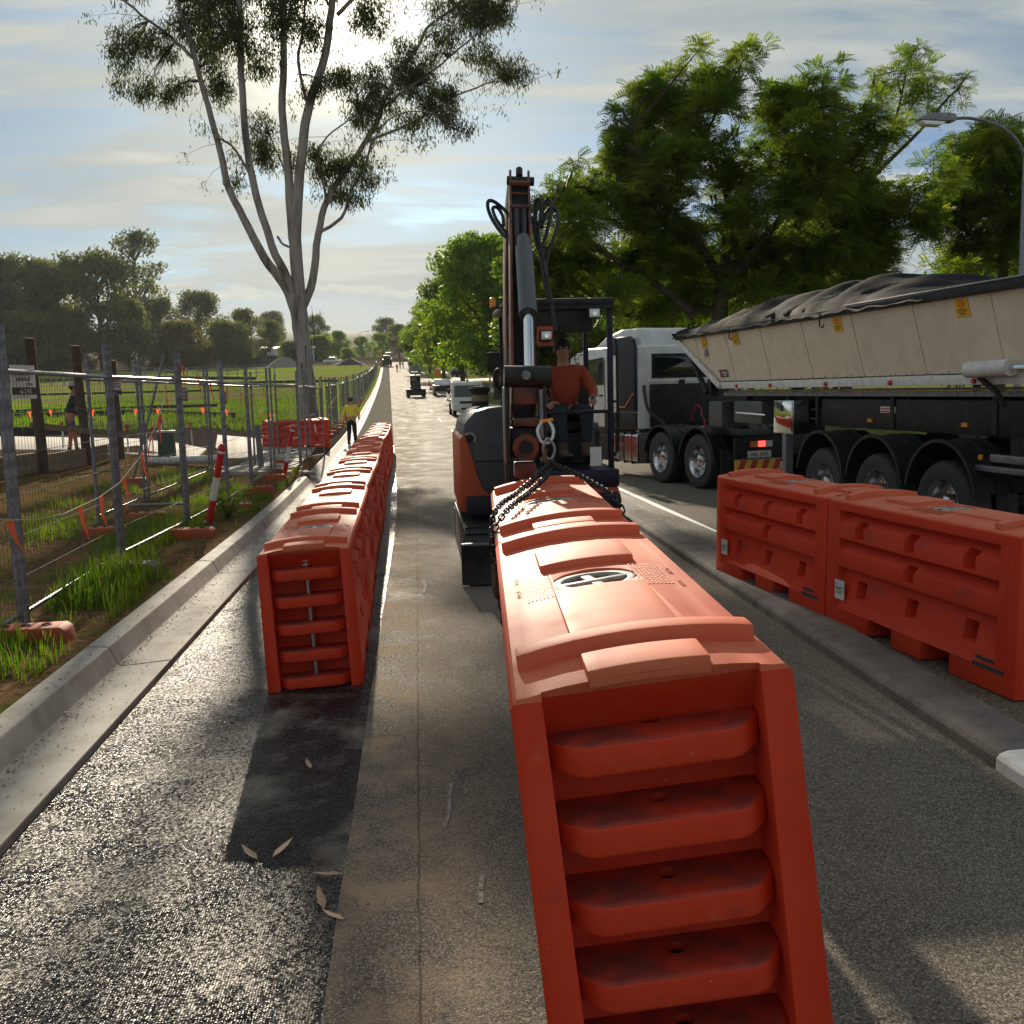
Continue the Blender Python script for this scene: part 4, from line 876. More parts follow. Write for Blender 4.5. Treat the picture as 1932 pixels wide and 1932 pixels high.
# dozer blade
MB().prism([(9.40-EX.y, .41), (9.44-EX.y, .425), (9.50-EX.y, .30), (9.52-EX.y, .15), (9.47-EX.y, .015), (9.40-EX.y, .02), (9.45-EX.y, .15), (9.44-EX.y, .28)], 'x', .38-EX.x, 2.2-EX.x).build('dozer_blade', M['kub_orange'] if 0 else M['black'], ex, bevel=.006)
xb(.385, 2.195, 9.39, 9.45, .405, .43).build('blade_lit_edge', M['galv'], ex, bevel=.004)  # lit top edge of the blade, painted on as a pale strip
for x in (.95, 1.65): MB().tube([W_((x, 9.5, .28)), W_((x, 10.5, .38))], .05, 8).build('blade_arm', M['black'], ex)
MB().lathe([(.55, .55), (.55, .63)], 28, (0, .0, 0)).build('slew_ring', M['black'], ex)
# house
xb(.48, 2.08, 9.98, 12.35, .625, .80).build('platform', M['navy'], ex, bevel=.02)
hood = [(.93, .66), (.52, .66), (.455, .74), (.445, 1.34), (.49, 1.56), (.60, 1.675), (.74, 1.715), (.93, 1.735)]
MB().prism([(x-EX.x, z) for x, z in hood], 'y', 10.30-EX.y, 12.25-EX.y).build('engine_hood', M['charcoal'], ex, bevel=.03, seg=3)
orp = [(.425, .63), (.94, .63), (.94, .775), (.74, .795), (.665, .87), (.61, 1.02), (.555, 1.24), (.487, 1.455), (.430, 1.40)]
MB().prism([(x-EX.x, z) for x, z in orp], 'y', 10.262-EX.y, 12.27-EX.y).build('side_panel', M['kub_orange'], ex, bevel=.022, seg=3)
MB().box(W_((.765, 10.296, 1.16)), (.34, .012, .012)).build('hood_seam', M['hole'], ex)
MB().lathe([(.045, -.02), (.045, .0), (.03, .0)], 18, W_((.535, 10.297, 1.40)), ax='y').build('latch', M['black'], ex)
cr = MB()
for k in range(9):
    a = R(-20+150*k/9); cr.box(W_((.535+.057*math.cos(a), 10.29, 1.40+.057*math.sin(a))), (.026, .006, .026), ry=-a)
cr.build('latch_decal', M['white'], ex)
dk = xb(.83, .92, 10.285, 10.29, .83, .88).build('warning_decal', M['white'], ex); xb(.835, .865, 10.281, 10.2848, .838, .872).build('warning_triangle', M['yellow'], dk)
MB().lathe([(.10, 0), (.10, .16), (.12, .165), (.125, .20), (.10, .225), (.02, .23)], 18, W_((.74, 11.5, 1.72))).build('air_cleaner', M['black'], ex); MB().lathe([(.098, .02), (.104, .13)], 18, W_((.74, 11.5, 1.72))).build('air_cleaner_band', M['sleeper'], ex)
# cab floor, skirt and guards
MB().prism([(1.02-EX.x, .62), (2.10-EX.x, .62), (2.13-EX.x, .70), (2.09-EX.x, .86), (1.02-EX.x, .86)], 'y', 10.16-EX.y, 12.2-EX.y).build('skirt', M['kub_orange'], ex, bevel=.02)
xb(1.05, 2.10, 10.13, 12.1, .862, 1.045).build('cab_floor', M['navy'], ex, bevel=.025)
xb(1.06, 2.03, 11.45, 12.1, 1.045, 1.60).build('seat_box', M['charcoal'], ex, bevel=.04)
st_ = xb(1.42, 1.98, 11.05, 11.55, 1.40, 1.54).build('seat', M['black'], ex, bevel=.05, seg=3); xb(1.42, 1.98, 11.45, 11.62, 1.54, 2.12).build('backrest', M['black'], ex, bevel=.06, seg=3)
xb(1.45, 1.95, 10.95, 11.5, 1.045, 1.40).build('seat_pedestal', M['black'], ex, bevel=.03)
# canopy
for (x, yy) in ((2.075, 10.45), (2.075, 11.95), (.99, 10.75), (1.05, 11.95)):
    MB().box(W_((x, yy, 1.0+.88)), (.06, .06, 1.80)).build('canopy_post', M['navy'], ex, bevel=.012)
MB().box(W_((1.535, 11.2, 2.80)), (1.16, 1.68, .075)).build('canopy_roof', M['black'], ex, bevel=.025)
MB().box(W_((1.44, 10.44, 2.62)), (.9, .05, .27)).build('sun_visor', M['black'], ex, bevel=.015)
MB().box(W_((1.535, 10.40, 2.745)), (1.14, .06, .05)).build('header_beam', M['black'], ex, bevel=.01)
for (x, z) in ((1.88, 2.67), (1.37, 2.45)):
    l = MB().box(W_((x, 10.30, z)), (.135, .09, .115)).build('work_lamp', M['black'], ex, bevel=.025, seg=3); MB().box(W_((x, 10.252, z)), (.105, .012, .085)).build('lens', M['lamp_glass'], l, bevel=.005)
    MB().lathe([(.022, -.006), (.022, 0)], 12, W_((x, 10.243, z-.005)), ax='y').build('bulb', M['chrome'], l)
MB().box(W_((1.37, 10.36, 2.45)), (.17, .04, .2)).build('lamp_bracket', M['kub_orange'], ex)
MB().tube([W_(p) for p in [(1.30, 10.42, 1.05), (1.30, 10.42, 1.62), (1.34, 10.42, 1.645), (2.03, 10.42, 1.645), (2.07, 10.42, 1.62)]], .019, 8).build('front_guard', M['black'], ex)
MB().tube([W_(p) for p in [(2.09, 10.5, 2.42), (2.15, 10.5, 2.40), (2.16, 10.5, 2.30), (2.16, 10.5, 1.62), (2.14, 10.5, 1.56), (2.09, 10.5, 1.54)]], .014, 8).build('grab_rail', M['black'], ex)
MB().tube([W_(p) for p in [(2.1, 10.75, 1.75), (2.2, 10.7, 1.74), (2.21, 10.7, 1.62), (2.20, 10.7, 1.2), (2.1, 10.7, 1.1)]], .017, 8).build('step_rail', M['black'], ex)
for x in (1.46, 1.96):
    lv = MB().cyl(W_((x, 10.93, 1.5)), W_((x, 10.86, 1.74)), .012, 8).build('lever', M['black'], ex); MB().ball(W_((x, 10.85, 1.77)), (.026, .026, .045), 10).build('grip', M['black_rubber'], lv)
    MB().box(W_((x, 11.05, 1.46)), (.13, .34, .1)).build('console', M['charcoal'], ex, bevel=.02)
for x in (1.58, 1.82): MB().box(W_((x, 10.34, 1.16)), (.09, .16, .03), rx=R(-30)).build('pedal', M['black_rubber'], ex)
pl = MB().box(W_((1.86, 10.2, 1.18)), (.12, .01, .2)).build('id_plate', M['white'], ex)
mr = MB().tube([W_(p) for p in [(1.0, 10.7, 2.3), (.86, 10.55, 2.38), (.82, 10.5, 2.32)]], .01, 6).build('mirror_arm', M['black'], ex); MB().box(W_((.83, 10.48, 2.2)), (.14, .03, .2)).build('mirror', M['black'], mr, bevel=.012)
an = MB().tube([W_((.865, 10.9, 2.86)), W_((.858, 10.9, 3.45))], .006, 6).build('aerial', M['black'], ex); MB().lathe([(.035, 0), (.035, .06), (.025, .10), (.008, .11)], 12, W_((.87, 10.9, 2.80))).build('beacon', M['amber'], an); MB().box(W_((.93, 10.85, 2.79)), (.16, .04, .02)).build('beacon_bracket', M['black'], an)
# boom, stick, linkage
def box_path(pts, ws, hs, depth=Vector((0, -1, 0))):
    """box section along pts; ws width in x, hs depth across"""
    b = MB(); n = len(pts); vs = []
    for i, p in enumerate(pts):
        t = (Vector(pts[min(i+1, n-1)])-Vector(pts[max(i-1, 0)])).normalized(); sx = Vector((1, 0, 0)); dz = t.cross(sx).normalized(); sx = dz.cross(t)
        for (u, v) in ((-1, -1), (1, -1), (1, 1), (-1, 1)): vs.append(Vector(p)+sx*u*ws[i]/2+dz*v*hs[i]/2)
    f = [(i*4+k, i*4+(k+1) % 4, (i+1)*4+(k+1) % 4, (i+1)*4+k) for i in range(n-1) for k in range(4)]+[(3, 2, 1, 0), tuple((n-1)*4+k for k in range(4))]
    b.add(vs, f); return b
xb(.86, 1.14, 9.55, 10.05, .68, 1.32).build('swing_bracket', M['boom'], ex, bevel=.04)
MB().cyl(W_((1.0, 9.72, .60)), W_((1.0, 9.72, 1.4)), .075, 14).build('swing_pin', M['black'], ex)
box_path([W_(p) for p in [(1.0, 9.72, 1.1), (1.0, 9.75, 1.7), (.985, 9.65, 2.4), (.95, 9.2, 3.0), (.92, 8.7, 3.35), (.90, 8.25, 3.56)]], [.24, .22, .21, .2, .19, .17], [.24, .3, .36, .34, .28, .16]).build('boom', M['boom'], ex, bevel=.015)
MB().tube([W_((.90, 9.32, 1.0)), W_((.90, 9.18, 2.0))], .058, 12).build('boom_cylinder', M['black'], ex); MB().tube([W_((.90, 9.18, 2.0)), W_((.92, 9.15, 2.55))], .03, 10).build('boom_rod', M['chrome'], ex)
MB().box(W_((.895, 9.62, 1.26)), (.10, .05, .5)).build('guard_plate', M['galv_dark'], ex, bevel=.01)
A, B = Vector((.893, 8.14, 3.60)), Vector((.695, 6.42, 1.74))
ax = (A-B).normalized(); sx = (Vector((1, 0, 0))-ax*ax.x).normalized(); nr = ax.cross(sx).normalized()
if nr.y > 0: nr = -nr
def stk(u, a, d=0): return W_(B+ax*a+sx*u+nr*d)
SLn = (A-B).length
for s in (-1, 1):
    b = MB(); pts = [(-.06, -.10), (-.06, .03), (.25, .075), (SLn-.9, .075), (SLn-.55, .05), (SLn+.04, .04), (SLn+.04, -.06), (SLn-.6, -.14), (.3, -.12)]
    n = len(pts); vs = [stk(s*.083, a, d) for a, d in pts]+[stk(s*.064, a, d) for a, d in pts]
    b.add(vs, [tuple(range(n)), tuple(range(2*n-1, n-1, -1))]+[(i, (i+1) % n, n+(i+1) % n, n+i) for i in range(n)]); b.build('stick_side', M['boom'], ex, bevel=.004)
box_path([stk(0, .0, -.06), stk(0, .3, -.08), stk(0, SLn-.6, -.10), stk(0, SLn-.05, -.045)], [.126]*4, [.05]*4).build('stick_core', M['black'], ex)
for a, h_ in ((SLn-.14, .05), (SLn-.44, .045), (SLn-.27, .02)): MB().tube([stk(-.083, a, .04), stk(.083, a, .04)], h_*.5, 8).build('cross_tie', M['boom'], ex)
MB().tube([stk(-.10, SLn-.05, .0), stk(.12, SLn-.05, .0)], .035, 12).build('stick_pin', M['black'], ex); MB().tube([stk(0, SLn-.02, .02), stk(0, SLn+.075, .02)], .028, 10).build('grease_cap', M['black'], ex)
for u in (-.028, .028): MB().tube([stk(u, SLn-.48, .045), stk(u, SLn-1.05, .055)], .02, 8).build('feed_pipe', M['black_rubber'], ex)
c0, c1, c2 = stk(.012, SLn-.92, .13), stk(.03, .72, .20), stk(.03, .18, .17)
MB().tube([c0, c0.lerp(c1, .14), c0.lerp(c1, .15), c1.lerp(c0, .04), c1], [.045, .047, .064, .064, .068], 18).build('bucket_cylinder', M['charcoal'], ex); MB().tube([c1, c2], .034, 16).build('cylinder_rod', M['chrome'], ex)
# quick hitch at the foot of the stick
hz = Vector((.70, 6.36, 0))
def hb(x0, x1, y0, y1, z0, z1): return MB().bb(hz.x+x0-EX.x, hz.x+x1-EX.x, hz.y+y0-EX.y, hz.y+y1-EX.y, z0, z1)
MB().tube([W_((.565, 6.33, 1.985)), W_((.865, 6.33, 1.975))], .07, 16).build('tilt_barrel', M['black'], ex); MB().lathe([(.03, -.085), (.03, -.07)], 12, W_((.70, 6.33, 1.99)), ax='y').build('barrel_boss', M['galv_dark'], ex)
for x in (-.125, .118): hb(x-.012, x+.012, -.10, .12, 1.42, 1.92).build('hitch_plate', M['black'], ex, bevel=.012)
hb(-.085, .085, -.04, .1, 1.80, 1.93).build('link_block', M['boom'], ex, bevel=.015); hb(-.09, .09, -.07, .09, 1.66, 1.72).build('wedge', M['boom'], ex, bevel=.02)
hb(-.10, .10, -.02, .11, 1.45, 1.66).build('hitch_body', M['black'], ex, bevel=.02)
MB().lathe([(.085, -.03), (.085, .05)], 22, W_((.69, 6.3, 1.53)), ax='y').build('rotator', M['boom'], ex); MB().lathe([(.045, -.045), (.045, 0)], 18, W_((.69, 6.28, 1.53)), ax='y').build('rotator_hub', M['black'], ex)
hb(-.08, .06, -.05, .08, 1.33, 1.43).build('hitch_foot', M['boom'], ex, bevel=.015)
hk = hb(.085, .125, -.09, -.03, 1.58, 1.90).build('lifting_lug', M['galv_dark'], ex, bevel=.012)
# hoses
def zs(a, b): return W_((.893+(a-470)*.000598, 8.14-(b-180)*.00030, 3.60-(b-180)*.000598))
def smooth_path(P, n=5):
    out = []
    for i in range(len(P)-1):
        p0, p1, p2, p3 = P[max(i-1, 0)], P[i], P[i+1], P[min(i+2, len(P)-1)]
        for k in range(n):
            t = k/n; out.append(.5*((2*p1)+(p2-p0)*t+(2*p0-5*p1+4*p2-p3)*t*t+(3*p1-p0-3*p2+p3)*t**3))
    return out+[P[-1]]
for path, r_ in [([(300, 800), (280, 690), (190, 590), (80, 525), (20, 545), (25, 650), (80, 790), (170, 960), (280, 1130), (300, 1500), (335, 1930), (350, 2300)], .0150), ([(210, 870), (210, 720), (150, 612), (80, 630), (105, 760), (190, 900), (290, 1060), (320, 1500), (350, 1930)], .014),
                 ([(640, 860), (650, 640), (690, 505), (728, 560), (705, 780), (665, 960), (680, 1400), (720, 1930)], .016), ([(715, 900), (755, 650), (830, 492), (868, 560), (842, 720), (775, 980), (715, 1150), (700, 1500), (745, 1930), (760, 2300)], .015), ([(735, 840), (790, 700), (880, 618), (938, 700), (918, 880), (840, 1090), (745, 1350), (720, 1600)], .015),
                 ([(330, 760), (320, 1100), (330, 1500), (330, 1930), (340, 2300)], .02), ([(610, 760), (640, 1100), (690, 1300), (700, 1560), (745, 1930)], .019)]:
    MB().tube(smooth_path([zs(a, b)+Vector((0, .03*math.sin(i*1.3), 0)) for i, (a, b) in enumerate(path)]), r_, 8).build('hose', M['black_rubber'], ex)
for path in ([(.88, 9.6, 1.5), (.85, 9.6, 1.84), (.77, 9.55, 1.97), (.765, 9.52, 2.06), (.805, 9.5, 2.09), (.85, 9.5, 1.97), (.885, 9.55, 1.85), (.89, 9.6, 1.4)], [(.93, 9.55, 2.03), (.90, 9.5, 1.98), (.87, 9.5, 1.88), (.86, 9.55, 1.5), (.87, 9.6, .95)], [(.9, 9.4, 2.3), (.87, 9.3, 2.0), (.90, 9.4, 1.5), (.9, 9.5, 1.0)]):
    MB().tube(smooth_path([W_(p) for p in path]), .02, 8).build('hose', M['black_rubber'], ex)
MB().tube(smooth_path([W_(p) for p in [(.915, 9.0, 2.72), (.88, 8.95, 2.6), (.855, 8.95, 2.48), (.875, 8.95, 2.36), (.91, 8.95, 2.2), (.915, 8.95, 1.95)]]), .014, 8).build('guard_rod', M['boom'], ex)
MB().tube(smooth_path([W_(p) for p in [(.84, 8.3, 2.7), (.80, 7.9, 2.55), (.74, 7.2, 2.2), (.66, 6.7, 2.0)]]), .012, 8).build('hose', M['black_rubber'], ex)

# chain sling
LK = []
st = [(.0, .013)]
lkp = []
for k in range(20):
    a = 2*math.pi*k/20; lkp.append(Vector((math.cos(a)*.012, math.sin(a)*.012+(.012 if math.sin(a) > .01 else (-.012 if math.sin(a) < -.01 else 0)), 0)))
LINK = MB().tube(lkp+[lkp[0]], .0048, 6, caps=False).mesh('link')
sl_ = thing('chain_sling', 'rusty lifting chain sling running from the hitch hook over the hanging barriers', 'chain', (.79, 6.0, 1.56)); SO = sl_.location.copy()
MB().tube(smooth_path([Vector(p)-SO for p in [(.765, 6.03, 1.70), (.735, 6.0, 1.645), (.75, 5.99, 1.585), (.79, 5.98, 1.57), (.825, 5.99, 1.60), (.83, 6.0, 1.655), (.81, 6.03, 1.70)]]), .011, 8).build('shackle', M['steel'], sl_)
MB().cyl(Vector((.75, 6.03, 1.70))-SO, Vector((.835, 6.03, 1.71))-SO, .011, 8).build('shackle_pin', M['amber'], sl_)
MB().tube(smooth_path([Vector(p)-SO for p in [(.79, 5.98, 1.60), (.765, 5.96, 1.56), (.765, 5.96, 1.50), (.80, 5.95, 1.47), (.83, 5.96, 1.51), (.825, 5.96, 1.56), (.79, 5.98, 1.60)]]), .009, 8).build('master_link', M['galv'], sl_)
MB().tube(smooth_path([Vector(p)-SO for p in [(.775, 5.95, 1.53), (.765, 5.93, 1.48), (.79, 5.92, 1.44), (.82, 5.93, 1.47)]]), .013, 8).build('hook', M['timber'], sl_)
def chain_run(pts):
    P = smooth_path([Vector(p)-SO for p in pts], 10); pitch = .0385; acc = 0; nxt = 0; k = 0
    for a, b_ in zip(P, P[1:]):
        L_ = (b_-a).length
        while nxt < acc+L_:
            p = a.lerp(b_, (nxt-acc)/L_); q = (b_-a).to_track_quat('Y', 'Z'); o = link(LINK, 'link', M['black'], sl_); o.location = p; o.rotation_mode = 'QUATERNION'
            from mathutils import Quaternion
            o.rotation_quaternion = q @ Quaternion((0, 1, 0), R(45+90*(k % 2))); nxt += pitch; k += 1
        acc += L_
chain_run([(.80, 5.93, 1.45), (.68, 5.6, 1.405), (.52, 5.15, 1.36), (.375, 4.72, 1.335), (.328, 4.55, 1.25), (.335, 4.5, 1.12), (.36, 4.48, .9), (.395, 4.47, .6)])
chain_run([(.80, 5.92, 1.43), (.72, 5.55, 1.40), (.56, 5.0, 1.372), (.40, 4.55, 1.335), (.325, 4.42, 1.25), (.322, 4.38, 1.18), (.323, 4.34, 1.12)])
chain_run([(.80, 5.93, 1.45), (.87, 5.6, 1.425), (.93, 5.25, 1.39), (.985, 4.9, 1.345), (1.015, 4.8, 1.25), (1.04, 4.75, 1.05), (1.08, 4.7, .7)])
MB().tube(smooth_path([Vector(p)-SO for p in [(.323, 4.34, 1.12), (.318, 4.3, 1.07), (.322, 4.28, 1.0), (.332, 4.3, .98)]]), .014, 8).build('hook', M['timber'], sl_)

# operator
OP = dict(pelvis=(1.70, 11.28, 1.63), belly=(1.70, 11.27, 1.78), chest=(1.70, 11.25, 2.0), neck=(1.69, 11.23, 2.19), jaw=(1.68, 11.205, 2.27), head=(1.68, 11.21, 2.345), crown=(1.68, 11.22, 2.41), sho_r=(1.50, 11.23, 2.09), sho_l=(1.90, 11.23, 2.09), elbow_r=(1.40, 11.10, 1.86), elbow_l=(2.00, 11.08, 1.87), hand_r=(1.45, 10.89, 1.75), hand_l=(1.965, 10.88, 1.78),
          hip_r=(1.61, 11.2, 1.62), hip_l=(1.79, 11.2, 1.62), knee_r=(1.57, 10.78, 1.63), knee_l=(1.87, 10.78, 1.65), foot_r=(1.58, 10.62, 1.14), foot_l=(1.83, 10.62, 1.14))
op0 = Vector((1.70, 11.2, 1.14))
person('person in a rust orange work shirt seated at the excavator controls', op0, 0, {k: Vector(v)-op0 for k, v in OP.items()}, 'skin', 'shirt_orange', 'navy_cloth', True, True)
# worker standing by the kerb, back to the road works
person('person in a yellow shirt and navy trousers standing by the end of the barrier row', (-2.42, 36.8, prof(36.8)-.03), R(172), stand(1.76, 0, ((.30, -.06, .82), (-.25, -.14, 1.02)), ((.12, .02, 0), (-.12, -.03, 0))), 'skin', 'shirt_yellow', 'navy_cloth', True, True)
person('person in a brimmed hat, dark shirt and shorts bent over behind the timber posts', (-8.93, 26.4, T(-8.93, 26.4)), R(110), stand(1.80, .14, ((.16, -.40, .92), (-.16, -.40, .90)), ((.12, .05, 0), (-.12, -.12, 0))), 'skin_tan', 'dark_shirt', 'grey_cloth', False, False, hat='felt')
for (x, yy, top, lab, rz) in [(-4.0, 220.9, 'shirt_orange', 'person in dark clothes and orange top walking on the far road', 20), (-2.9, 241.9, 'shirt_orange', 'person in an orange top standing with a second worker down the road', 60), (-3.6, 242.6, 'dark_shirt', 'person in a dark top standing beside the blue truck', 200)]:
    person(lab, (x, yy, T(x, yy)), R(rz), stand(1.75), 'skin', top, 'navy_cloth', True, True, lod=1, face=False, group='road crew in the distance')

# ------------------------------------------------------------------ tipper truck: prime mover and trailer
TYRE = MB().lathe([(.30, .02), (.40, 0), (.475, .012), (.505, .05), (.505, .23), (.475, .268), (.40, .28), (.30, .26)], 40, ax='x', closed=True).mesh('tyre', smooth=40)
RIM = MB().lathe([(.298, .0), (.302, .012), (.285, .03), (.27, .10), (.25, .145), (.20, .15), (.14, .15), (.135, .10), (.11, .055), (.06, .04), (.005, .04)], 32, ax='x', cap0=False).mesh('rim', smooth=35)
NUT = MB().lathe([(.013, -.03), (.013, 0)], 6, ax='x').mesh('wheel_nut')
def truck_wheel(x, y, z, parent, rim='alloy', nuts=True):
    w = link(TYRE, 'tyre', M['black_rubber'], parent); w.location = (x, y, z)
    r_ = link(RIM.copy() if rim != 'alloy' else RIM, 'rim', M[rim], w)
    if nuts:
        for k in range(10):
            a = 2*math.pi*k/10; link(NUT, 'wheel_nut', M['chrome'], w).location = (.15, .165*math.cos(a), .165*math.sin(a))
    return w
def fender_mesh(r0, wd, a0=8, a1=172, n=18):
    b = MB(); P = [(r0*math.cos(R(a0+(a1-a0)*k/n)), r0*math.sin(R(a0+(a1-a0)*k/n))) for k in range(n+1)]; Q = [(c*(r0+.018)/r0, s*(r0+.018)/r0) for c, s in P]
    b.prism(P+Q[::-1], 'x', 0, wd)
    for x in (0, wd*.45, wd*.72):
        b.prism([(c*(r0-.006)/r0, s*(r0-.006)/r0) for c, s in P]+[(c*(r0+.034)/r0, s*(r0+.034)/r0) for c, s in P][::-1], 'x', x-.012, x+.02)
    return b.mesh('mudguard', smooth=40)
FEND = fender_mesh(.60, .62)
PMX, PMY = 5.09, 17.59
pm = thing('prime_mover', 'white cab over prime mover with black roof fairing hauling the tipper trailer', 'truck', (PMX, PMY, 0), (0, 0, math.atan2(.255, .967)))
for y in (0, 1.39):
    truck_wheel(0, y, .505, pm); truck_wheel(.31, y, .505, pm, nuts=False)
    o = truck_wheel(2.44, y, .505, pm, nuts=False); o.rotation_euler = (0, 0, math.pi); link(FEND, 'mudguard', M['black'], pm).location = (-.02, y, .51); link(FEND, 'mudguard', M['black'], pm).location = (1.84, y, .51)
    MB().cyl((.2, y, .505), (2.3, y, .505), .09, 12).build('axle', M['black'], pm)
for x in (0.02, 2.42): o = truck_wheel(x, 5.0, .505, pm, nuts=False); o.rotation_euler = (0, 0, 0 if x < 1 else math.pi)
for x in (.72, 1.68): MB().bb(x-.045, x+.045, -1.15, 5.6, .72, .98).build('chassis_rail', M['black'], pm, bevel=.01)
# cab
cab = MB().prism([(2.38, 1.02), (5.55, 1.02), (5.62, 1.75), (5.35, 2.62), (5.0, 2.78), (2.38, 2.74)], 'x', .03, 2.45).build('cab', M['white_body'], pm, bevel=.06, seg=3)
MB().prism([(2.55, 2.70), (4.9, 2.74), (4.2, 3.0), (3.4, 3.12), (2.62, 3.1)], 'x', .2, 2.3).build('roof_fairing', M['white_body'], pm, bevel=.08, seg=3)
MB().prism([(2.36, 1.38), (3.22, 1.38), (3.22, 2.56), (3.66, 2.60), (3.5, 2.84), (3.1, 2.94), (2.6, 2.93), (2.42, 2.86), (2.36, 2.72)], 'x', -.05, .028).build('side_fairing', M['navy'], pm, bevel=.035, seg=3)
MB().prism([(2.36, 1.38), (3.22, 1.38), (3.5, 2.84), (2.42, 2.86)], 'x', 2.452, 2.52).build('side_fairing', M['navy'], pm, bevel=.03)
MB().prism([(3.95, 1.95), (4.95, 1.95), (4.72, 2.52), (3.95, 2.55)], 'x', .018, .028).build('side_window', M['glass'], pm); MB().prism([(3.28, 1.95), (3.85, 1.95), (3.85, 2.55), (3.28, 2.56)], 'x', .012, .028).build('sleeper_panel', M['white_body'], pm, bevel=.01)
MB().box((.025, 3.9, 1.75), (.012, .012, 1.5)).build('door_seam', M['hole'], pm); MB().box((.02, 4.1, 1.72), (.03, .16, .035)).build('door_handle', M['black'], pm)
bw = MB().bb(.42, 1.78, 2.355, 2.378, 2.12, 2.50).build('rear_window', M['glass'], pm, bevel=.02); MB().bb(.36, 1.84, 2.364, 2.3795, 2.06, 2.56).build('window_seal', M['black'], bw, bevel=.015)
MB().bb(.30, 2.3, 2.30, 2.379, 1.06, 1.94).build('rear_lower_panel', M['black'], pm, bevel=.03)
MB().bb(.25, 2.3, 2.362, 2.379, 1.985, 2.01).build('rear_swage', M['white_body'], pm); MB().bb(1.0, 1.12, 2.34, 2.379, 1.93, 2.02).build('latch', M['black'], pm)
MB().bb(.3, 2.2, -1.05, 2.28, .985, 1.01).build('deck_plate', M['black'], pm)
MB().tube(smooth_path([Vector(p) for p in [(.16, 2.33, 1.92), (.15, 2.28, 1.7), (.2, 2.2, 1.4), (.4, 2.1, 1.2), (.5, 2.0, 1.05)]]), .035, 8).build('intake_hose', M['black_rubber'], pm)
MB().tube([(-.07, 3.28, 1.48), (-.07, 2.75, 1.48), (-.07, 2.36, 1.76)], .014, 8).build('step_handle', M['amber'], pm)
MB().bb(.0, .06, 2.4, 3.9, 1.03, 1.36).build('side_skirt', M['black'], pm, bevel=.02)
# tank, battery box, steps
tk = MB().prism([(-.0+.05*0, .36), (.06, .31), (.56, .31), (.6, .36), (.6, .88), (.55, .95), (.06, .95), (0, .90)], 'y', 2.38, 3.66).build('fuel_tank', M['alloy'], pm, bevel=.03, seg=3)
for y in (2.6, 2.95, 3.35, 3.55): MB().bb(-.006, .6, y-.014, y+.014, .30, .957).build('strap', M['black'], tk)
for (z0, z1) in ((.72, .90), (.38, .66)): MB().tube([(-.02, 3.02, z0), (-.02, 3.18, z0), (-.02, 3.18, z1), (-.02, 3.02, z1), (-.02, 3.02, z0)], .014, 6).build('tank_step', M['alloy'], tk)
MB().lathe([(.06, 0), (.06, .04), (.03, .05)], 14, (.25, 2.75, .95)).build('filler_cap', M['alloy'], tk); MB().bb(.02, .6, 1.98, 2.34, .34, .93).build('battery_box', M['black'], pm, bevel=.03)
MB().bb(.05, .6, 3.7, 4.3, .3, .9).build('step_box', M['black'], pm, bevel=.03)
# mirrors and visor
mr = MB().tube([(-.02, 4.7, 2.66), (-.3, 4.75, 2.62), (-.3, 4.75, 1.95), (-.02, 4.8, 1.9)], .014, 6).build('mirror_bracket', M['black'], pm); MB().box((-.31, 4.72, 2.26), (.2, .08, .46)).build('mirror', M['white_body'], mr, bevel=.03); MB().box((-.31, 4.675, 2.26), (.17, .006, .42)).build('mirror_glass', M['chrome'], mr)
MB().prism([(5.15, 2.62), (5.65, 2.52), (5.66, 2.56), (5.2, 2.70)], 'x', -.02, 2.48).build('sun_visor', M['white_body'], pm, bevel=.012)
# tail
MB().bb(.05, 2.4, -1.17, -1.12, .62, .98).build('tail_beam', M['black'], pm, bevel=.01)
lt = MB().bb(.34, .80, -1.20, -1.168, .80, .91).build('tail_lamp', M['red_lens'], pm, bevel=.008); MB().bb(.50, .64, -1.207, -1.198, .805, .905).build('brake_lamp', M['red_lit'], lt); MB().bb(.35, .49, -1.207, -1.198, .805, .905).build('indicator_lens', M['amber'], lt); MB().bb(.65, .79, -1.207, -1.198, .805, .905).build('reverse_lens', M['lamp_glass'], lt)
pt = MB().bb(.30, .78, -1.185, -1.172, .615, .735).build('number_plate', M['white'], pm, bevel=.004); o = flat_text('046 XPK', .115, (.54, -1.188, .635), pt, 'navy'); o.scale = (.9, 1, 1)
mf = MB().bb(.06, 1.0, -1.16, -1.14, .40, .58).build('rear_marker', M['yellow'], pm)
for k in range(4):
    MB().add([(.10+.24*k, -1.163, .402), (.22+.24*k, -1.163, .402), (.30+.24*k, -1.163, .578), (.18+.24*k, -1.163, .578)], [(0, 1, 2, 3)]).build('stripe', M['red'], mf, smooth=0)
MB().bb(.04, 1.05, -1.158, -1.142, .585, .60).build('marker_edge', M['galv'], mf)
for x0 in (.02, 1.85): MB().bb(x0, x0+.6, -.78, -.765, .2, .75).build('mud_flap', M['black_rubber'], pm)
for k, m in enumerate(('red', 'navy', 'black_rubber')):     # coiled air lines
    MB().tube([Vector((1.0+.1*k, 1.9-t_*.04, 1.15+.35*math.sin(t_*.25+k)+.02*math.cos(t_*2.2)))+Vector((.03*math.sin(t_*2.2), 0, 0)) for t_ in range(44)], .011, 6).build('air_line', M[m], pm)

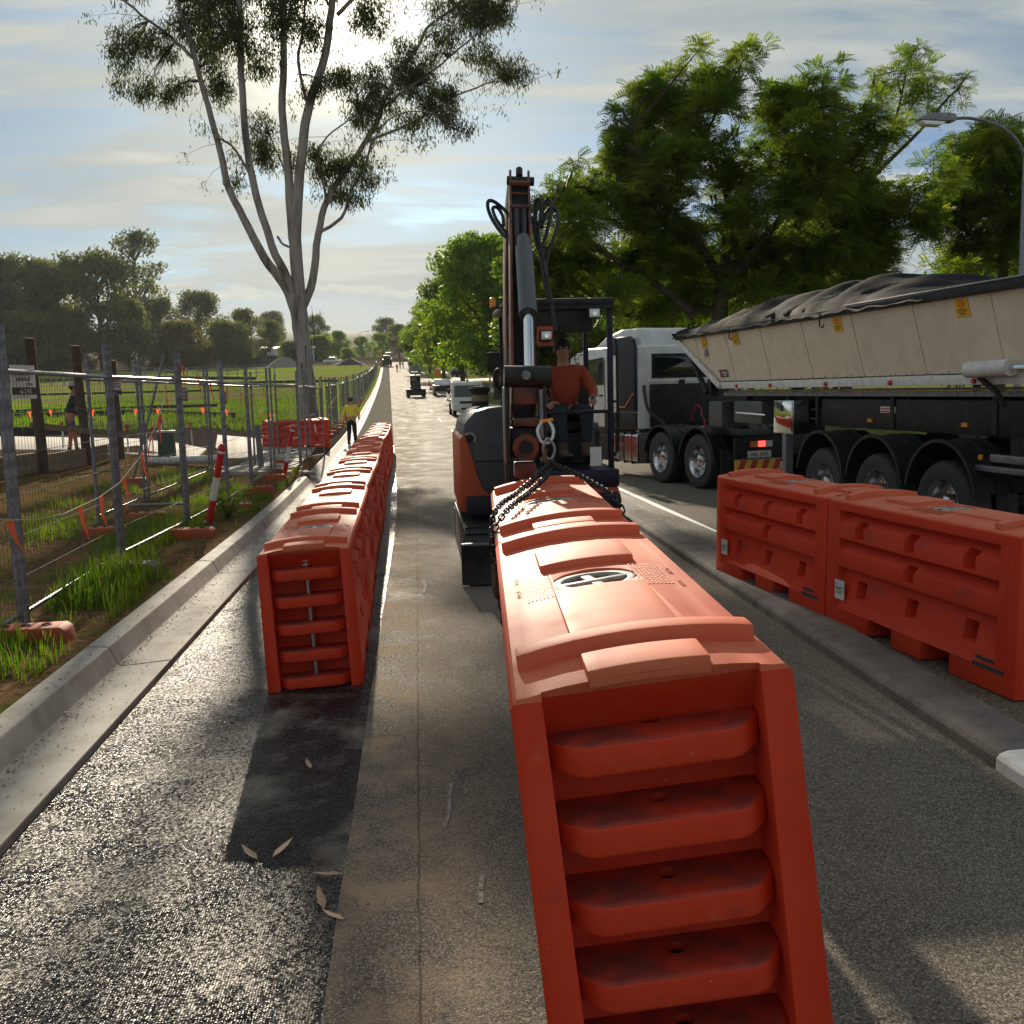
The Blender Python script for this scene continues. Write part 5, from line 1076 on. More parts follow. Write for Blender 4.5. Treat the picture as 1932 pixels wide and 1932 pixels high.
TLX, TLY = 4.9, 17.6
tl = thing('tipper_trailer', 'cream sided tipper trailer with black tarpaulin over its load', 'trailer', (TLX, TLY, 0), (0, 0, math.atan2(.0896, .996)))
LEN = -9.9
def sidex(z): return .02+.26*(2.78-z)/.95       # sides lean in towards the floor
edges = [.43, -.35]+[-.35-.66*k for k in range(1, 15)]
def front_z(y): return 1.95 if y < -.88 else 1.95+(y+.88)*(2.76-1.95)/(.43+.88)
for k in range(len(edges)-1):          # riveted side sheets, alternately set a little proud
    y1, y0 = edges[k], edges[k+1]; y0 = max(y0, LEN)
    if y1 <= LEN: break
    pr_ = .0 if k % 2 else .007; g_ = .005
    pts = [(y1-g_, max(front_z(y1-g_), 1.93)), (y1-g_, 2.74), (y0+g_, 2.74), (y0+g_, max(front_z(y0+g_), 1.93))]
    if y1 > -.88 and y0 < -.88: pts.insert(4, (-.88, 1.93))
    for s in (0, 1):
        vs = [(sidex(z)-pr_ if s == 0 else 2.5-sidex(z)+pr_, y, z) for y, z in pts]+[(sidex(z)+.03 if s == 0 else 2.5-sidex(z)-.03, y, z) for y, z in pts]; n = len(pts)
        MB().add(vs, [tuple(range(n)), tuple(range(2*n-1, n-1, -1))]+[(i, (i+1) % n, n+(i+1) % n, n+i) for i in range(n)]).build('side_sheet', M['cream'], tl, smooth=0)
for s in (0, 1):
    x0 = .22 if s == 0 else 2.08
    MB().bb(x0, x0+.2, LEN, -1.02, 1.825, 1.935).build('floor_rail', M['white'], tl, bevel=.008)
    MB().bb(-.035 if s == 0 else 2.45, .05 if s == 0 else 2.535, LEN, .46, 2.725, 2.82).build('coaming', M['black'], tl, bevel=.012)
    MB().bb(-.045 if s == 0 else 2.46, .04 if s == 0 else 2.545, LEN, -5.6, 2.822, 2.842).build('coaming_cap', M['galv'], tl, bevel=.006)
    a, b_ = Vector((sidex(2.74)-.035, .47, 2.74)), Vector((.20, -1.07, 1.86))
    if s: a.x = 2.5-a.x; b_.x = 2.5-b_.x
    box_path([a, b_], [.05, .05], [.09, .09]).build('front_strut', M['white'], tl, bevel=.008)
rv = MB()
y = -1.15
while y > LEN: rv.lathe([(.011, -.006), (.008, 0)], 6, (.222, y, 1.952), ax='x'); rv.lathe([(.011, -.006), (.008, 0)], 6, (.226, y-.1, 1.968), ax='x'); y -= .34
o = rv.build('rivets', M['galv_dark'], tl); o['kind'] = 'stuff'
MB().add([(.05, .42, 2.72), (2.45, .42, 2.72), (2.25, -1.0, 1.9), (.25, -1.0, 1.9)], [(0, 1, 2, 3)]).build('front_wall', M['black'], tl)
MB().bb(.3, 2.2, LEN, -1.0, 1.84, 1.9).build('floor', M['black'], tl)
MB().tube([(.1, .42, 2.72), (.2, -.5, 1.75)], .05, 8).build('front_post', M['black'], tl); MB().bb(.22, .36, -.62, -.46, 1.7, 2.0).build('hinge_box', M['black'], tl)
# tarpaulin
tb = MB(); nu, nv = 90, 22
def tz(u, v):
    y = .62-u*7.9; t_ = abs(v-.5)*2; env = min(1, (1-u)*4.2)*min(1, .45+u*1.6)
    rg = .40*env*(1-t_**2.2)
    fold = .055*env*(1-t_**4)*math.sin(u*52+2.6*math.sin(v*3.1)+1.5*fn(u*6, v*3)) + .03*fn(u*30, v*7)
    drop = -.09*max(0, (t_-.93)/.07)*(1+.5*fn(u*24, 0.3))
    return y, 2.85+rg+fold*(1-max(0, (t_-.9)/.1)*.4)+drop
vs = []
for i in range(nu+1):
    for j in range(nv+1):
        u, v = i/nu, j/nv; y, z = tz(u, v); x = -.065+2.63*v+.012*fn(u*20, v*20)*(1 if j in (0, nv) else 0); vs.append((x, y, z))
tb.add(vs, [(i*(nv+1)+j, i*(nv+1)+j+1, (i+1)*(nv+1)+j+1, (i+1)*(nv+1)+j) for i in range(nu) for j in range(nv)])
tb.add([(-.065, .62, 2.86), (2.565, .62, 2.86), (2.5, .5, 2.7), (0, .5, 2.7)], [(0, 1, 2, 3)])
tb.build('tarpaulin', M['tarp'], tl, smooth=80, recalc=False)
for k in range(5): MB().tube([(-.06+.03*k, -3.4-.5*k, 2.86), (.25, -3.55-.5*k, 3.0), (.6, -3.75-.5*k, 3.1)], [.02, .045, .01], 6).build('tarp_crease', M['tarp_dust'], tl)
for y in (-2.05, -5.0): MB().tube([(-.05, y, 2.78), (-.05, y, 2.62), (-.03, y-.05, 2.6), (-.03, y-.08, 2.64)], .01, 6).build('tarp_hook', M['black'], tl)
# stickers, badge, vent
def side_plate(name, y, z, w, h, m, parent=tl, off=.012):
    o = MB().box((0, 0, 0), (.004, w, h)).build(name, M[m], parent); o.location = (sidex(z)-off, y, z); o.rotation_euler = (0, -math.atan(.26/.95), 0); return o
for y in (-.72, -2.05, -5.28, -7.81):
    k = side_plate('warning_sticker', y, 2.62, .22, .19, 'yellow'); e = MB().lathe([(.045, -.006), (.045, 0)], 14, ax='x').build('emblem', M['amber'], k); e.location = (-.001, 0, .045); e.scale = (1, 1.3, 1)
    for q in range(3): MB().box((-.003, 0, -.02-.022*q), (.004, .16-.04*q, .009)).build('print_line', M['sign_dark'], k)
MB().lathe([(.075, -.01), (.07, 0)], 20, (sidex(2.45)-.012, -.71, 2.45), ax='x').build('vent', M['galv'], tl)
bd = side_plate('badge', -1.25, 2.08, .34, .13, 'sign_dark', off=.016); MB().lathe([(.045, -.006), (.045, 0)], 16, (0, .11, 0), ax='x').build('badge_disc', M['red'], bd)
for q, (w, z) in enumerate(((.20, .025), (.20, .004), (.15, -.03))): MB().box((-.003, -.05, z), (.004, w, .014)).build('print_line', M['white'], bd)
for y in (-1.75, -3.0, -4.7, -6.26, -7.82): MB().lathe([(.026, -.03), (.03, -.01), (.03, 0)], 12, (.218, y, 1.865), ax='x').build('side_marker', M['red_lens'], tl)
# under frame
MB().bb(.30, .34, LEN, -1.2, 1.765, 1.80).build('sub_rail', M['sleeper'], tl); MB().bb(.34, .40, LEN, -.9, 1.70, 1.76).build('pipe_rail', M['galv_dark'], tl)
for x in (.8, 1.7): MB().bb(x-.06, x+.06, LEN, .3, 1.30, 1.72).build('frame_beam', M['black'], tl, bevel=.012)
for z in (1.50, 1.36): MB().bb(.44, .48, -9.5, -3.0, z, z+.02).build('side_rail', M['galv_dark'], tl)
MB().bb(.42, .9, -8.9, -4.2, 1.28, 1.66).build('under_panel', M['black'], tl, bevel=.01)
for y in (-1.7, -3.2, -4.1, -6.0, -7.9): MB().bb(.40, .5, y-.04, y+.04, 1.3, 1.76).build('bracket', M['black'], tl)
tbx = MB().bb(.12, .62, -3.95, -3.32, 1.16, 1.64).build('toolbox', M['alloy'], tl, bevel=.01); MB().bb(.105, .122, -3.92, -3.35, 1.18, 1.62).build('toolbox_lid', M['chrome'], tbx, bevel=.006); MB().box((.10, -3.62, 1.53), (.02, .05, .09)).build('toolbox_latch', M['black'], tbx, bevel=.006)
MB().bb(.5, .62, -2.96, -2.82, .35, 1.45).build('landing_leg', M['galv_dark'], tl, bevel=.01); MB().bb(.42, .7, -3.04, -2.74, .30, .35).build('landing_foot', M['galv_dark'], tl)
MB().bb(.35, .95, -2.4, -1.3, 1.25, 1.62).build('hydraulic_tank', M['charcoal'], tl, bevel=.04); MB().bb(.3, .8, -.9, -.3, 1.15, 1.6).build('valve_box', M['charcoal'], tl, bevel=.03); MB().cyl((.34, -1.45, 1.42), (.33, -2.6, 1.40), .02, 8).build('chrome_rail', M['chrome'], tl)
for y in (-2.35, -5.49, -7.41): MB().bb(.40, .43, y-.05, y+.05, 1.365, 1.41).build('amber_marker', M['amber'], tl)
lb = MB().bb(.41, .425, -6.05, -5.73, 1.49, 1.57).build('red_label', M['white'], tl)
for q in range(2): MB().bb(.405, .4095, -6.03, -5.75, 1.50+.035*q, 1.515+.035*q).build('print_line', M['red'], lb)
for y in (-4.9, -6.22, -7.54):
    truck_wheel(.06, y, .515, tl, rim='steel', nuts=True); truck_wheel(.37, y, .515, tl, rim='steel', nuts=False); o = truck_wheel(2.44, y, .515, tl, rim='steel', nuts=False); o.rotation_euler = (0, 0, math.pi)
    f = link(FEND, 'mudguard', M['black'], tl); f.location = (.02, y, .62); link(FEND, 'mudguard', M['black'], tl).location = (1.86, y, .62); MB().cyl((.2, y, .515), (2.3, y, .515), .08, 12).build('axle', M['black'], tl)
MB().cyl((.12, -7.85, 1.98), (.12, -8.5, 1.99), .085, 14).build('lock_cylinder', M['white'], tl); MB().cyl((.12, -8.5, 1.99), (.12, -9.4, 1.99), .03, 10).build('lock_rod', M['chrome'], tl); MB().tube([(.14, -8.0, 1.9), (.2, -8.2, 1.75), (.25, -8.25, 1.6)], .03, 8).build('lock_arm', M['black'], tl)
MB().bb(.1, .16, -9.6, -8.25, 1.05, 1.13).build('rear_bar', M['galv'], tl, bevel=.015); MB().bb(.08, .14, -9.6, -8.05, .95, 1.01).build('rear_step', M['galv'], tl, bevel=.01); MB().lathe([(.03, -.02), (.03, 0)], 12, (.1, -8.13, 1.09), ax='x').build('amber_marker', M['amber'], tl)
MB().bb(.3, 2.2, LEN-.05, -8.3, 1.0, 1.3).build('rear_beam', M['black'], tl)

# ------------------------------------------------------------------ vehicles down the road
def wheel_small(parent, x, y, z, r, w):
    o = MB().lathe([(r*.6, -w/2), (r*.9, -w/2), (r, -w*.35), (r, w*.35), (r*.9, w/2), (r*.6, w/2)], 20, (0, 0, 0), ax='x').build('tyre', M['black_rubber'], parent); o.location = (x, y, z); MB().lathe([(r*.58, -w/2-.005), (r*.3, -w/2-.01)], 16, ax='x').build('rim', M['alloy'], o)
# small white flat tray truck, facing us
ht = thing('tray_truck', 'small white tray truck parked facing the road works', 'truck', (3.05, 58.4, T(3.05, 58.4)), (math.atan(.02), 0, R(2)))
MB().prism([(0, .42), (0, .95), (.06, 1.1), (.36, 1.98), (.5, 2.06), (1.5, 2.06), (1.6, 1.9), (1.6, .42)], 'x', -.92, .92).build('cab', M['white_body'], ht, bevel=.06, seg=3)
MB().add([(-.82, .065, 1.17), (.82, .065, 1.17), (.77, .293, 1.84), (-.77, .293, 1.84)], [(0, 1, 2, 3)]).build('windscreen', M['glass'], ht)
for s in (-1, 1):
    MB().bb(s*.70-.14, s*.70+.14, -.02, .02, .62, .80).build('headlamp', M['lamp_glass'], ht, bevel=.02); MB().prism([(.28, 1.15), (.95, 1.12), (.95, 1.8), (.46, 1.8)], 'x', s*.925-.004, s*.925+.004).build('side_window', M['glass'], ht)
    MB().tube([(s*.92, .35, 1.75), (s*1.1, .3, 1.7), (s*1.1, .3, 1.4)], .015, 6).build('mirror_arm', M['black'], ht); MB().box((s*1.1, .28, 1.5), (.14, .06, .3)).build('mirror', M['black'], ht, bevel=.02)
    for y in (.75, 3.6): wheel_small(ht, s*.78, y, .36, .36, .24)
    MB().bb(s*.95-.015, s*.95+.015, 1.75, 5.2, .95, 1.32).build('tray_side', M['white_body'], ht)
MB().bb(-.5, .5, -.02, .01, .78, .92).build('grille', M['black'], ht, bevel=.01); MB().bb(-.9, .9, -.06, .04, .38, .58).build('bumper', M['white_body'], ht, bevel=.03); MB().bb(-.42, .42, -.07, -.055, .42, .54).build('bumper_intake', M['black'], ht); MB().bb(-.95, .95, 1.7, 5.2, .82, .95).build('tray', M['galv'], ht); MB().bb(-.9, .9, 1.64, 1.7, .95, 2.0).build('headboard', M['galv_dark'], ht)
MB().lathe([(.09, 0), (.09, .1), (.05, .14)], 12, (.05, .85, 2.06)).build('beacon', M['amber'], ht); MB().bb(-.3, .3, 0, .012, .46, .54).build('badge', M['white'], ht)
# loader with its bucket raised, facing us
ld = thing('wheel_loader', 'small dark wheel loader carrying a black bucket in the traffic lane', 'loader', (.0, 96.0, T(0, 96)), (math.atan(.028), 0, R(2)))
for s in (-1, 1):
    for y in (.4, 2.2): wheel_small(ld, s*.74, y, .42, .42, .32)
    MB().tube([(s*.35, .6, 1.1), (s*.35, -.2, .75)], .07, 8).build('lift_arm', M['machine_grey'], ld)
MB().bb(-.5, .5, .2, 2.6, .45, 1.1).build('body', M['machine_grey'], ld, bevel=.06); MB().bb(-.45, .45, 1.8, 2.9, .9, 1.35).build('engine_cover', M['machine_grey'], ld, bevel=.08)
cb = MB().bb(-.46, .46, .75, 1.75, 1.1, 2.05).build('cab', M['glass'], ld, bevel=.04); MB().bb(-.52, .52, .65, 1.85, 2.05, 2.15).build('roof', M['white'], cb, bevel=.04); MB().lathe([(.06, 0), (.06, .1)], 10, (.0, .8, 2.15)).build('beacon', M['amber'], ld)
for s in (-1, 1):
    for y in (.76, 1.74): MB().bb(s*.46-.03, s*.46+.03, y-.03, y+.03, 1.1, 2.06).build('cab_post', M['black'], cb)
MB().prism([(-.55, .62), (-.62, .35), (-.45, .22), (0, .25), (.05, .62), (-.02, .82), (-.1, .8), (-.04, .6), (-.1, .38), (-.42, .32)], 'x', -.95, .95).build('bucket', M['black'], ld, bevel=.01); MB().box((-.72, .5, 1.6), (.08, .04, .3)).build('mirror', M['white'], ld); MB().tube([(.46, .8, 1.7), (.72, .6, 1.72)], .015, 6).build('mirror_arm', M['black'], ld)
# ute seen from behind
ut = thing('ute', 'dark ute parked at the roadside behind the tray truck', 'ute', (2.7, 97, T(2.7, 97)), (math.atan(.028), 0, R(1.5)))
MB().prism([(0, .45), (0, 1.02), (.05, 1.08), (2.0, 1.08), (5.0, 1.05), (5.2, .8), (5.2, .45)], 'x', -.9, .9).build('body', M['navy'], ut, bevel=.05, seg=3)
cb = MB().prism([(1.75, 1.06), (2.15, 1.62), (3.2, 1.66), (4.0, 1.06)], 'x', -.78, .78).build('cab', M['white_body'], ut, bevel=.06); MB().add([(-.66, 1.76, 1.12), (.66, 1.76, 1.12), (.6, 2.08, 1.56), (-.6, 2.08, 1.56)], [(0, 1, 2, 3)]).build('rear_glass', M['lamp_glass'], cb)
MB().bb(-.72, .72, -.02, .03, .62, 1.04).build('tailgate', M['black'], ut, bevel=.015); MB().bb(-.85, .85, -.1, .05, .42, .56).build('bumper', M['galv_dark'], ut, bevel=.02)
for s in (-1, 1):
    MB().bb(s*.82-.07, s*.82+.07, -.025, .03, .72, 1.0).build('tail_lamp', M['red_lens'], ut, bevel=.01)
    for y in (1.0, 4.2): wheel_small(ut, s*.8, y, .38, .38, .24)
# pale blue truck coming towards us
bt = thing('tipper_truck', 'pale blue truck coming up the lane under the trees', 'truck', (-.07, 209, T(-.07, 209)), (math.atan(.047), 0, R(1.5)))
MB().prism([(0, .5), (0, 1.5), (.1, 2.6), (.4, 2.95), (2.2, 3.0), (2.2, .5)], 'x', -1.2, 1.2).build('cab', M['blue_truck'], bt, bevel=.1); MB().add([(-1.08, -.02, 1.62), (1.08, -.02, 1.62), (1.02, .06, 2.5), (-1.02, .06, 2.5)], [(0, 1, 2, 3)]).build('windscreen', M['glass'], bt)
MB().bb(-.8, .8, -.04, .02, .9, 1.45).build('grille', M['galv_dark'], bt, bevel=.02); MB().bb(-1.22, 1.22, -.1, .1, .45, .85).build('bumper', M['blue_truck'], bt, bevel=.05); MB().bb(-1.2, 1.2, 2.5, 8, 1.1, 2.9).build('tipper_body', M['blue_truck'], bt, bevel=.05)
for s in (-1, 1):
    MB().bb(s*.95-.2, s*.95+.2, -.06, .02, .95, 1.25).build('headlamp', M['lamp_glass'], bt, bevel=.03)
    for y in (.9, 5.4, 6.7): wheel_small(bt, s*1.0, y, .5, .5, .3)
    MB().box((s*1.35, .2, 2.0), (.2, .1, .6)).build('mirror', M['black'], bt)
# paver at the head of the fresh lane
pv = thing('road_paver', 'dark road paver with white canopy at the end of the fresh lane', 'paver', (-7.15, 257.5, T(-7.15, 257.5)), (math.atan(.055), 0, R(1.5)))
MB().bb(-1.15, 1.15, .2, 5, .5, 1.9).build('hopper', M['black'], pv, bevel=.05); MB().bb(-.9, .9, 1.2, 3.6, 1.9, 2.7).build('console', M['machine_grey'], pv, bevel=.05); MB().bb(-1.0, .4, .8, 3.6, 2.72, 2.86).build('canopy', M['white'], pv, bevel=.03); MB().bb(-.3, 1.1, 2.4, 4.6, 3.45, 3.6).build('rear_canopy', M['white'], pv, bevel=.03)
for x in (-.9, .9):
    for y in (1.2, 3.4): MB().bb(x-.05, x+.05, y-.05, y+.05, 1.9, 3.5).build('canopy_post', M['black'], pv)
    MB().prism(stadium(.3, 4.6, .05, .75), 'x', x-.2, x+.2).build('track', M['black_rubber'], pv)
MB().bb(1.15, 1.3, .6, 2.4, .4, 2.2).build('side_screen', M['yellow'], pv)
# parked car on the side driveway, pickup and diggers on the site
pc = thing('parked_car', 'dark parked wagon glinting behind the street tree trunks', 'car', (7.7, 175, T(7.7, 175)), (0, 0, R(-18)))
MB().prism([(-2.2, .35), (-2.25, .85), (-1.9, 1.0), (-1.2, 1.55), (.9, 1.6), (1.9, 1.0), (2.2, .8), (2.2, .35)], 'x', -.88, .88).build('body', M['navy'], pc, bevel=.06); MB().prism([(-1.75, 1.0), (-1.15, 1.48), (.85, 1.52), (1.6, 1.0)], 'x', -.885, .885).build('windows', M['lamp_glass'], pc, bevel=.02)
for s in (-1, 1):
    for y in (-1.4, 1.4): wheel_small(pc, s*.8, y, .34, .34, .22)
pk = thing('site_pickup', 'white pickup parked at the far edge of the site', 'pickup', (-22.5, 277, T(-22.5, 277)), (0, 0, R(85))); MB().prism([(-2.5, .5), (-2.5, 1.0), (-1.2, 1.05), (-.7, 1.75), (.9, 1.8), (1.4, 1.1), (2.6, 1.05), (2.6, .5)], 'x', -.95, .95).build('body', M['white_body'], pk, bevel=.06); MB().prism([(-.95, 1.1), (-.6, 1.65), (.8, 1.7), (1.1, 1.1)], 'x', -.96, .96).build('windows', M['glass'], pk)
for s in (-1, 1):
    for y in (-1.6, 1.7): wheel_small(pk, s*.85, y, .4, .4, .25)
for (x, yy, lab, sc) in ((-70, 336, 'small yellow digger working on the long dark mound', 1.0), (-64, 334, 'small white digger beside the yellow one on the mound', .9), (-39.5, 285, 'white roofed digger parked behind the grey gravel heap', 1.1)):
    dg = thing('site_digger', lab, 'digger', (x, yy, T(x, yy)+3.2*(1 if x < -50 else .55)), (0, 0, R(70)), 'diggers on the mounds')
    MB().bb(-1.1, 1.1, -1.4, 1.6, 0, .7).build('tracks', M['black_rubber'], dg, bevel=.1); MB().bb(-1, 1, -1, 1.6, .7, 1.7).build('house', M['yellow'] if 'yellow' in lab[:14] else M['white'], dg, bevel=.1); MB().bb(-.9, 0, -1.0, .4, 1.7, 2.6).build('cab', M['white'], dg, bevel=.1); MB().tube([(.3, -1, 1.4), (.3, -2.6, 3.0), (.3, -4.0, 1.6)], .2, 6).build('boom', M['yellow'], dg)
# mounds
def mound(label, c, rx, ry, h, m, seed):
    b = MB(); n, k = 28, 10; x0, y0 = c; vs = []
    for i in range(k+1):
        t_ = i/k
        for j in range(n):
            a = 2*math.pi*j/n; q = 1+.14*fn(math.cos(a)*2+seed, math.sin(a)*2+seed); x = rx*t_*math.cos(a)*q; y = ry*t_*math.sin(a)*q; vs.append((x, y, h*max(0, (1-t_**1.25))*(1+.25*fn(x*.3+seed, y*.3))-.25*t_))
    b.add(vs, [(i*n+j, i*n+(j+1) % n, (i+1)*n+(j+1) % n, (i+1)*n+j) for i in range(k) for j in range(n)])
    o = b.build('spoil_heap', M[m], smooth=50); o.location = (x0, y0, T(x0, y0)); return tag(o, label, 'heap', 'spoil heaps on the site')
mound('long dark soil heap with two diggers on top', (-66, 336), 26, 9, 3.6, 'dark_soil', 1); mound('dark soil heap running on towards the gravel', (-47, 300), 15, 7, 3.6, 'dark_soil', 4); mound('small dark soil heap beside the grey gravel', (-41, 274), 5.5, 4, 2.8, 'dark_soil', 7); mound('pale grey gravel heap in front of the shed', (-33.5, 259), 5, 4, 2.6, 'grey_gravel', 9); mound('low black heap beyond the gum tree', (-17, 262), 5, 4, 1.6, 'dark_soil', 12)
sh = thing('site_shed', 'low blue grey shed at the edge of the trees', 'shed', (-40, 312, T(-40, 312)), (0, 0, R(4)))
MB().bb(-7, 9, 0, 8, 0, 4.0).build('wall', M['shed'], sh); MB().prism([(-.4, 4.0), (8.4, 4.0), (8.4, 4.15), (4, 4.9), (-.4, 4.15)], 'x', -7.4, 9.4).build('roof', M['white'], sh); MB().bb(3.5, 5.2, -.12, 0, 0, 2.6).build('door', M['red'], sh)
# signs and lamps along the street
def road_sign(label, x, y, h, s, both=True):
    t = thing('road_sign', label, 'sign', (x, y, T(x, y)), group='yellow warning signs'); MB().cyl((0, 0, 0), (0, 0, h), .05*s, 8).build('pole', M['galv_dark'], t); MB().box((0, -.06, h-.55*s), (.85*s, .02, .85*s), ry=R(45)).build('diamond', M['yellow'], t); MB().box((0, -.06, h-1.65*s), (.8*s, .02, .75*s)).build('plate', M['amber'], t)
    MB().tube([(-.12*s, -.078, h-.8*s), (0, -.078, h-.55*s), (.12*s, -.078, h-.35*s)], .03*s, 6).build('symbol', M['black'], t)
road_sign('yellow diamond warning sign over an orange plate under the street trees', 3.35, 150, 3.5, 1.25); road_sign('yellow diamond warning sign over an orange plate beyond the paver', -11.2, 327, 3.6, 1.4)
def lamp_post(label, x, y, h, arm, rz, z0=None):
    t = thing('lamp_post', label, 'lamp post', (x, y, T(x, y)), (0, 0, rz), 'street lamps'); MB().tube([(0, 0, 0), (0, 0, 1.2), (0, 0, 1.25), (0, 0, h-.7)], [.1, .095, .075, .055], 14).build('pole', M['galv'], t)
    MB().tube(smooth_path([Vector(p) for p in [(0, 0, h-.8), (-.10*arm, 0, h-.42), (-.3*arm, 0, h-.12), (-.6*arm, 0, h+.03), (-.82*arm, 0, h+.02)]]), .034, 10).build('arm', M['galv'], t)
    hd = MB().prism([(-.80*arm, h-.05), (-.80*arm, h+.09), (-.88*arm, h+.12), (-1.08*arm, h+.11), (-1.18*arm, h+.02), (-1.18*arm, h-.03)], 'y', -.13, .13).build('head', M['galv_dark'], t, bevel=.03); MB().prism([(-.9*arm, h-.05), (-1.17*arm, h-.035), (-1.12*arm, h-.12), (-.95*arm, h-.13)], 'y', -.11, .11).build('lens', M['lamp_glass'], hd, bevel=.02)
lamp_post('grey street lamp with curved arm behind the tipper trailer', 12.8, 20, 7.05, 2.05, R(2)); lamp_post('grey street lamp among the street trees past the tray truck', 8.4, 112, 9, 2.4, R(5)); lamp_post('thin grey street lamp standing at the edge of the site', -13, 240, 8.5, 2, R(180))
# traffic cones and works clutter by the ute
for i, (x, yy) in enumerate(((1.75, 118), (2.2, 123), (2.9, 131), (1.9, 140))):
    t = thing('traffic_cone', 'orange traffic cone on the road edge beyond the ute', 'cone', (x, yy, T(x, yy)), group='traffic cones'); MB().lathe([(.20, .03), (.03, .72)], 14).build('cone', M['block_orange'], t); MB().lathe([(.15, .25), (.1, .45)], 14, (0, 0, .0)).build('band', M['white'], t); MB().bb(-.22, .22, -.22, .22, 0, .04).build('base', M['black_rubber'], t)
# distant pylon
py = thing('pylon', 'distant lattice power pylon on the skyline behind the gum tree', 'pylon', (-58.5, 640, T(-58.5, 640)))
py.scale = (.42, .42, .56)
for s in (-1, 1):
    for q in (-1, 1): MB().tube([(s*3.5, q*3.5, 0), (s*.5, q*.5, 46)], .28, 4).build('leg', M['galv_dark'], py)
for k in range(8):
    z0, z1 = 5*k+2, 5*k+7; w0, w1 = 3.5-3*z0/46, 3.5-3*z1/46
    for s in (-1, 1): MB().tube([(-w0*s, -w0, z0), (w1*s, -w1, z1)], .16, 4).build('brace', M['galv_dark'], py)
for z in (33, 38, 43): MB().tube([(-6, 0, z), (6, 0, z)], .25, 4).build('cross_arm', M['galv_dark'], py)

# ------------------------------------------------------------------ vegetation
import numpy as np
def np_mesh(name, verts, quads, m, smooth=False):
    me = bpy.data.meshes.new(name); nv, nf = len(verts), len(quads); k = quads.shape[1]
    me.vertices.add(nv); me.vertices.foreach_set('co', np.ascontiguousarray(verts, dtype=np.float32).ravel())
    me.loops.add(nf*k); me.loops.foreach_set('vertex_index', np.ascontiguousarray(quads, dtype=np.int32).ravel())
    me.polygons.add(nf); me.polygons.foreach_set('loop_start', np.arange(0, nf*k, k, dtype=np.int32)); me.update(calc_edges=True); me.validate()
    if m is not None: me.materials.append(m)
    return me
def unit(a): return a/np.maximum(np.linalg.norm(a, axis=1, keepdims=True), 1e-6)
def leaf_cards(rng, base, dirs, L, Wd, bendy=.25):
    """pointed, slightly folded leaves: base (n,3), dirs (n,3), lengths L (n,), widths Wd (n,)"""
    n = len(base); dirs = unit(dirs); side = unit(np.cross(dirs, unit(rng.normal(size=(n, 3))))); up = np.cross(side, dirs); L = L[:, None]; Wd = Wd[:, None]
    mid = base+dirs*L*.45+up*L*.06
    tip = base+dirs*L-up*L*bendy*.4
    v = np.stack([base, mid+side*Wd*.5, tip, mid-side*Wd*.5], axis=1).reshape(-1, 3)
    return v, np.arange(4*n).reshape(-1, 4)
def fronds(rng, base, dirs, L, pairs=7, pin=.34):
    """feathery compound leaves: a row of narrow leaflets either side of a drooping stalk"""
    n = len(base); dirs = unit(dirs); side = unit(np.cross(dirs, unit(rng.normal(size=(n, 3))*.45+np.array([0, 0, 1.])))); up = np.cross(side, dirs)
    V = []
    for k in range(pairs):
        t = (k+.8)/pairs; p = base+dirs*(L*t)[:, None]-np.array([0, 0, 1.])*(L*.28*t*t)[:, None]; ln = L*pin*(1-.55*abs(t-.4)); w = L*.10
        for s in (-1, 1):
            d = unit(dirs*.55+side*s+up*.12); q = p+d*ln[:, None]; wv = dirs*(w*.5)[:, None]
            V.append(np.stack([p-wv*.5, p+d*(ln*.5)[:, None]-wv, q, p+d*(ln*.5)[:, None]+wv], axis=1))
    v = np.stack(V, axis=1).reshape(-1, 3); return v, np.arange(len(v)).reshape(-1, 4)
def ellipsoid_pts(rng, c, r, n, shell=.35):
    p = unit(rng.normal(size=(n, 3)))*(rng.random((n, 1))**shell); return np.array(c)+p*np.array(r), p

